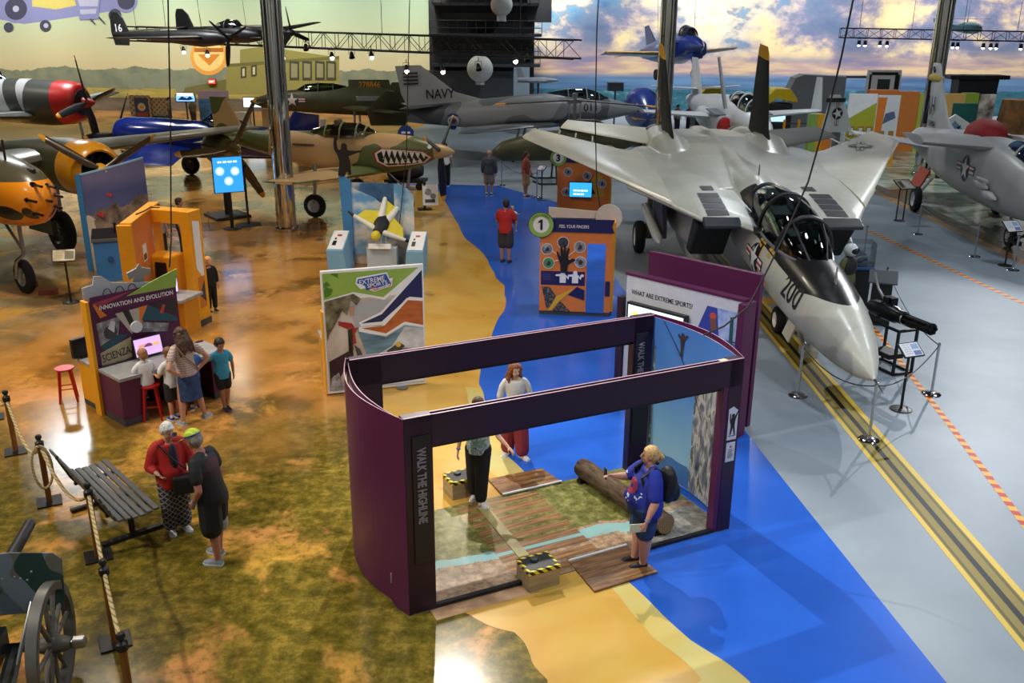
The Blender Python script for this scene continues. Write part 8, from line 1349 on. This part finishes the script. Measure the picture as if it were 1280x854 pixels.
t, w_, h_ = fpanel('graphic_board', 'navy and orange graphic board beside the tail fin', 1098, 1126, 119, 45, M('#d9dcdf', .5)); graphic('graphic_print', t.children[0], frame((0, -.061, 0), (1, 0, 0), (0, 0, 1)), [(ORANGE, [(-w_/2, 1.4), (-w_/2+.3, 1.4), (-.1, h_-.1), (-w_/2, h_-.1)]), (NAVY, [(-w_/2, .4), (w_/2, .4), (w_/2, 1.0), (-.1, 1.1)]), (YEL, [(w_/2-.4, 0), (w_/2, 0), (w_/2, .7)]), (M('#5a6a8a', .5), [(-.2, 1.9), (.4, 2.2), (.3, 2.5), (-.1, 2.4)])] + [(M('#b07a3a', .5), rect(q, 1.15, .25, .45)) for q in (-.3, .15)])
fpanel('teal_wall', 'dark teal wall behind the eight-sided picture board', 1192, 1226, 129, 43, M('#1f5a55', .5)); t = thing('picture_board', 'white many-sided picture board with blue and tan shapes right of the polished column', 'display panel', onfloor(1199, 41)); zc = 2.15; o8 = [(-1.25, .7), (-1.1, 2.1), (-.2, 2.75), (.9, 2.1), (1.25, 1.45), (.7, 1.0), (.0, .7)]; b = MB().prism(o8, (0, -.06, 0), (1, 0, 0), (0, 0, 1), (0, 1, 0), .1).build('board', WHITE, t, None, .01); MB().box((0, .1, .5), (1.2, .1, 1.0)).build('support', DGREY, t, None); LB = M('#7fa6c4', .5); graphic('print', b, frame((0, -.061, 0), (1, 0, 0), (0, 0, 1)), [(LB, [(-.6, 1.9), (-.2, 2.5), (.2, 2.1), (-.3, 1.7)]), (NAVY, [(-.1, 2.2), (.1, 2.3), (0, 2.05)]), (LB, [(.1, 1.8), (.5, 2.1), (.9, 1.7), (.4, 1.5)]), (M('#b98a70', .5), circ(.05, 1.35, .35)), (LB, [(-1.1, .8), (-.95, 1.6), (-.7, 1.5), (-.75, .8)]), (NAVY, [(-.6, .8), (-.5, 1.3), (-.4, .8)]), (LB, [(-.45, .8), (-.3, 1.2), (-.2, .8)]), (NAVY, [(.5, 1.6), (.65, 1.9), (.8, 1.7)]), (M('#8a2a2a', .5), circ(.05, 1.2, .06))])
BRK = MN('cave_brown', [(.3, '#5a3a1e'), (.6, '#8a5c2e')], 3, .7); t, w_, h_ = fpanel('cave_photo_wall', 'rocky photo wall with a rounded brown column at far right', 1226, 1245, 118, 42, MN('rock_photo', [(.3, '#4a4038'), (.5, '#a09084'), (.65, '#d0c4bc')], 2.5, .6, 5)); MB().loft([(0, 1.2, .0, .5, .5), (2.3, 1.2, 0, .62, .5), (3.3, 1.2, 0, .5, .5)], 20, 0, 'Z').build('brown_column', BRK, t)
t = thing('hanging_helicopter', 'small pale blue helicopter hanging above the thin truss at upper right', 'helicopter', AT(1208, 36, 62)*1); t.scale = (.62, .62, .62); MB().loft([(1.6, 0, 0, .1, .1), (1.1, 0, .05, .5, .5), (.1, 0, .1, .6, .6), (-.9, 0, .1, .35, .4), (-3.2, 0, .3, .1, .12)], 20, 0, 'X').build('body', M('#9fd0dc', .5), t); MB().loft([(1.45, 0, .1, .3, .25), (.7, 0, .25, .52, .42), (.2, 0, .3, .3, .3)], 20, 0, 'X').build('windscreen', M('#dfe8ea', .3), t); MB().cyl((0, 0, .6), (0, 0, .95), .05, 8).box((0, 0, .95), (5.2, .14, .03), R(10)).build('main_rotor', DGREY, t, None); MB().wing([((-2.8, 0, .3), (-3.3, 0, .3), .06), ((-3.1, 0, 1.0), (-3.5, 0, 1.0), .04)], (0, 1, 0)).build('tail_fin', M('#9fd0dc', .5), t); MB().cyl((0, 0, .9), (0, .1, (12.9-t.location.z)/.62), .012, 5).build('hanging_wire', DGREY, t)
# loose power cables dropping from the ceiling to the exhibits
def cable(label, pts, r=.013): P = [V(p) for p in pts]; return tag(MB().tube(P, r, 6).build('power_cable', M('#1a1a1c', .5), None), label, 'cable', 'power cables')
cable('grey power cable dropping past the jet canopy to the rounded end of the booth', [AT(880, 411, 11.95)-V((0, 0, .09)), AT(905, 408, 11.95), AT(935, 384, 12), AT(958, 340, 12), AT(985, 285, 12.05), AT(1010, 228, 12.1), AT(1035, 140, 12.1), AT(1052, 70, 12.1), AT(1066, 2, 12.1), V((5.4, 12.2, 12.95))]); cable('black power cable dropping to the number 1 kiosk', [AT(752, 268, 21.1), AT(746, 235, 21.0), AT(744, 150, 21), AT(746, 40, 21), AT(748, 0, 21), V((2.6, 21, 12.95))])
cable('black power cable dropping to the innovation desk header', [AT(212, 334, 15.4), AT(214, 300, 15.3), AT(213, 150, 15.3), AT(210, 0, 15.3), V((-6.5, 15.3, 12.95))]); cable('thin black cable dropping to the wingsuit display', [AT(497, 300, 24.98), AT(500, 275, 24.98), AT(508, 190, 24.98), AT(512, 0, 24.98), V((-2.9, 24.98, 12.95))])
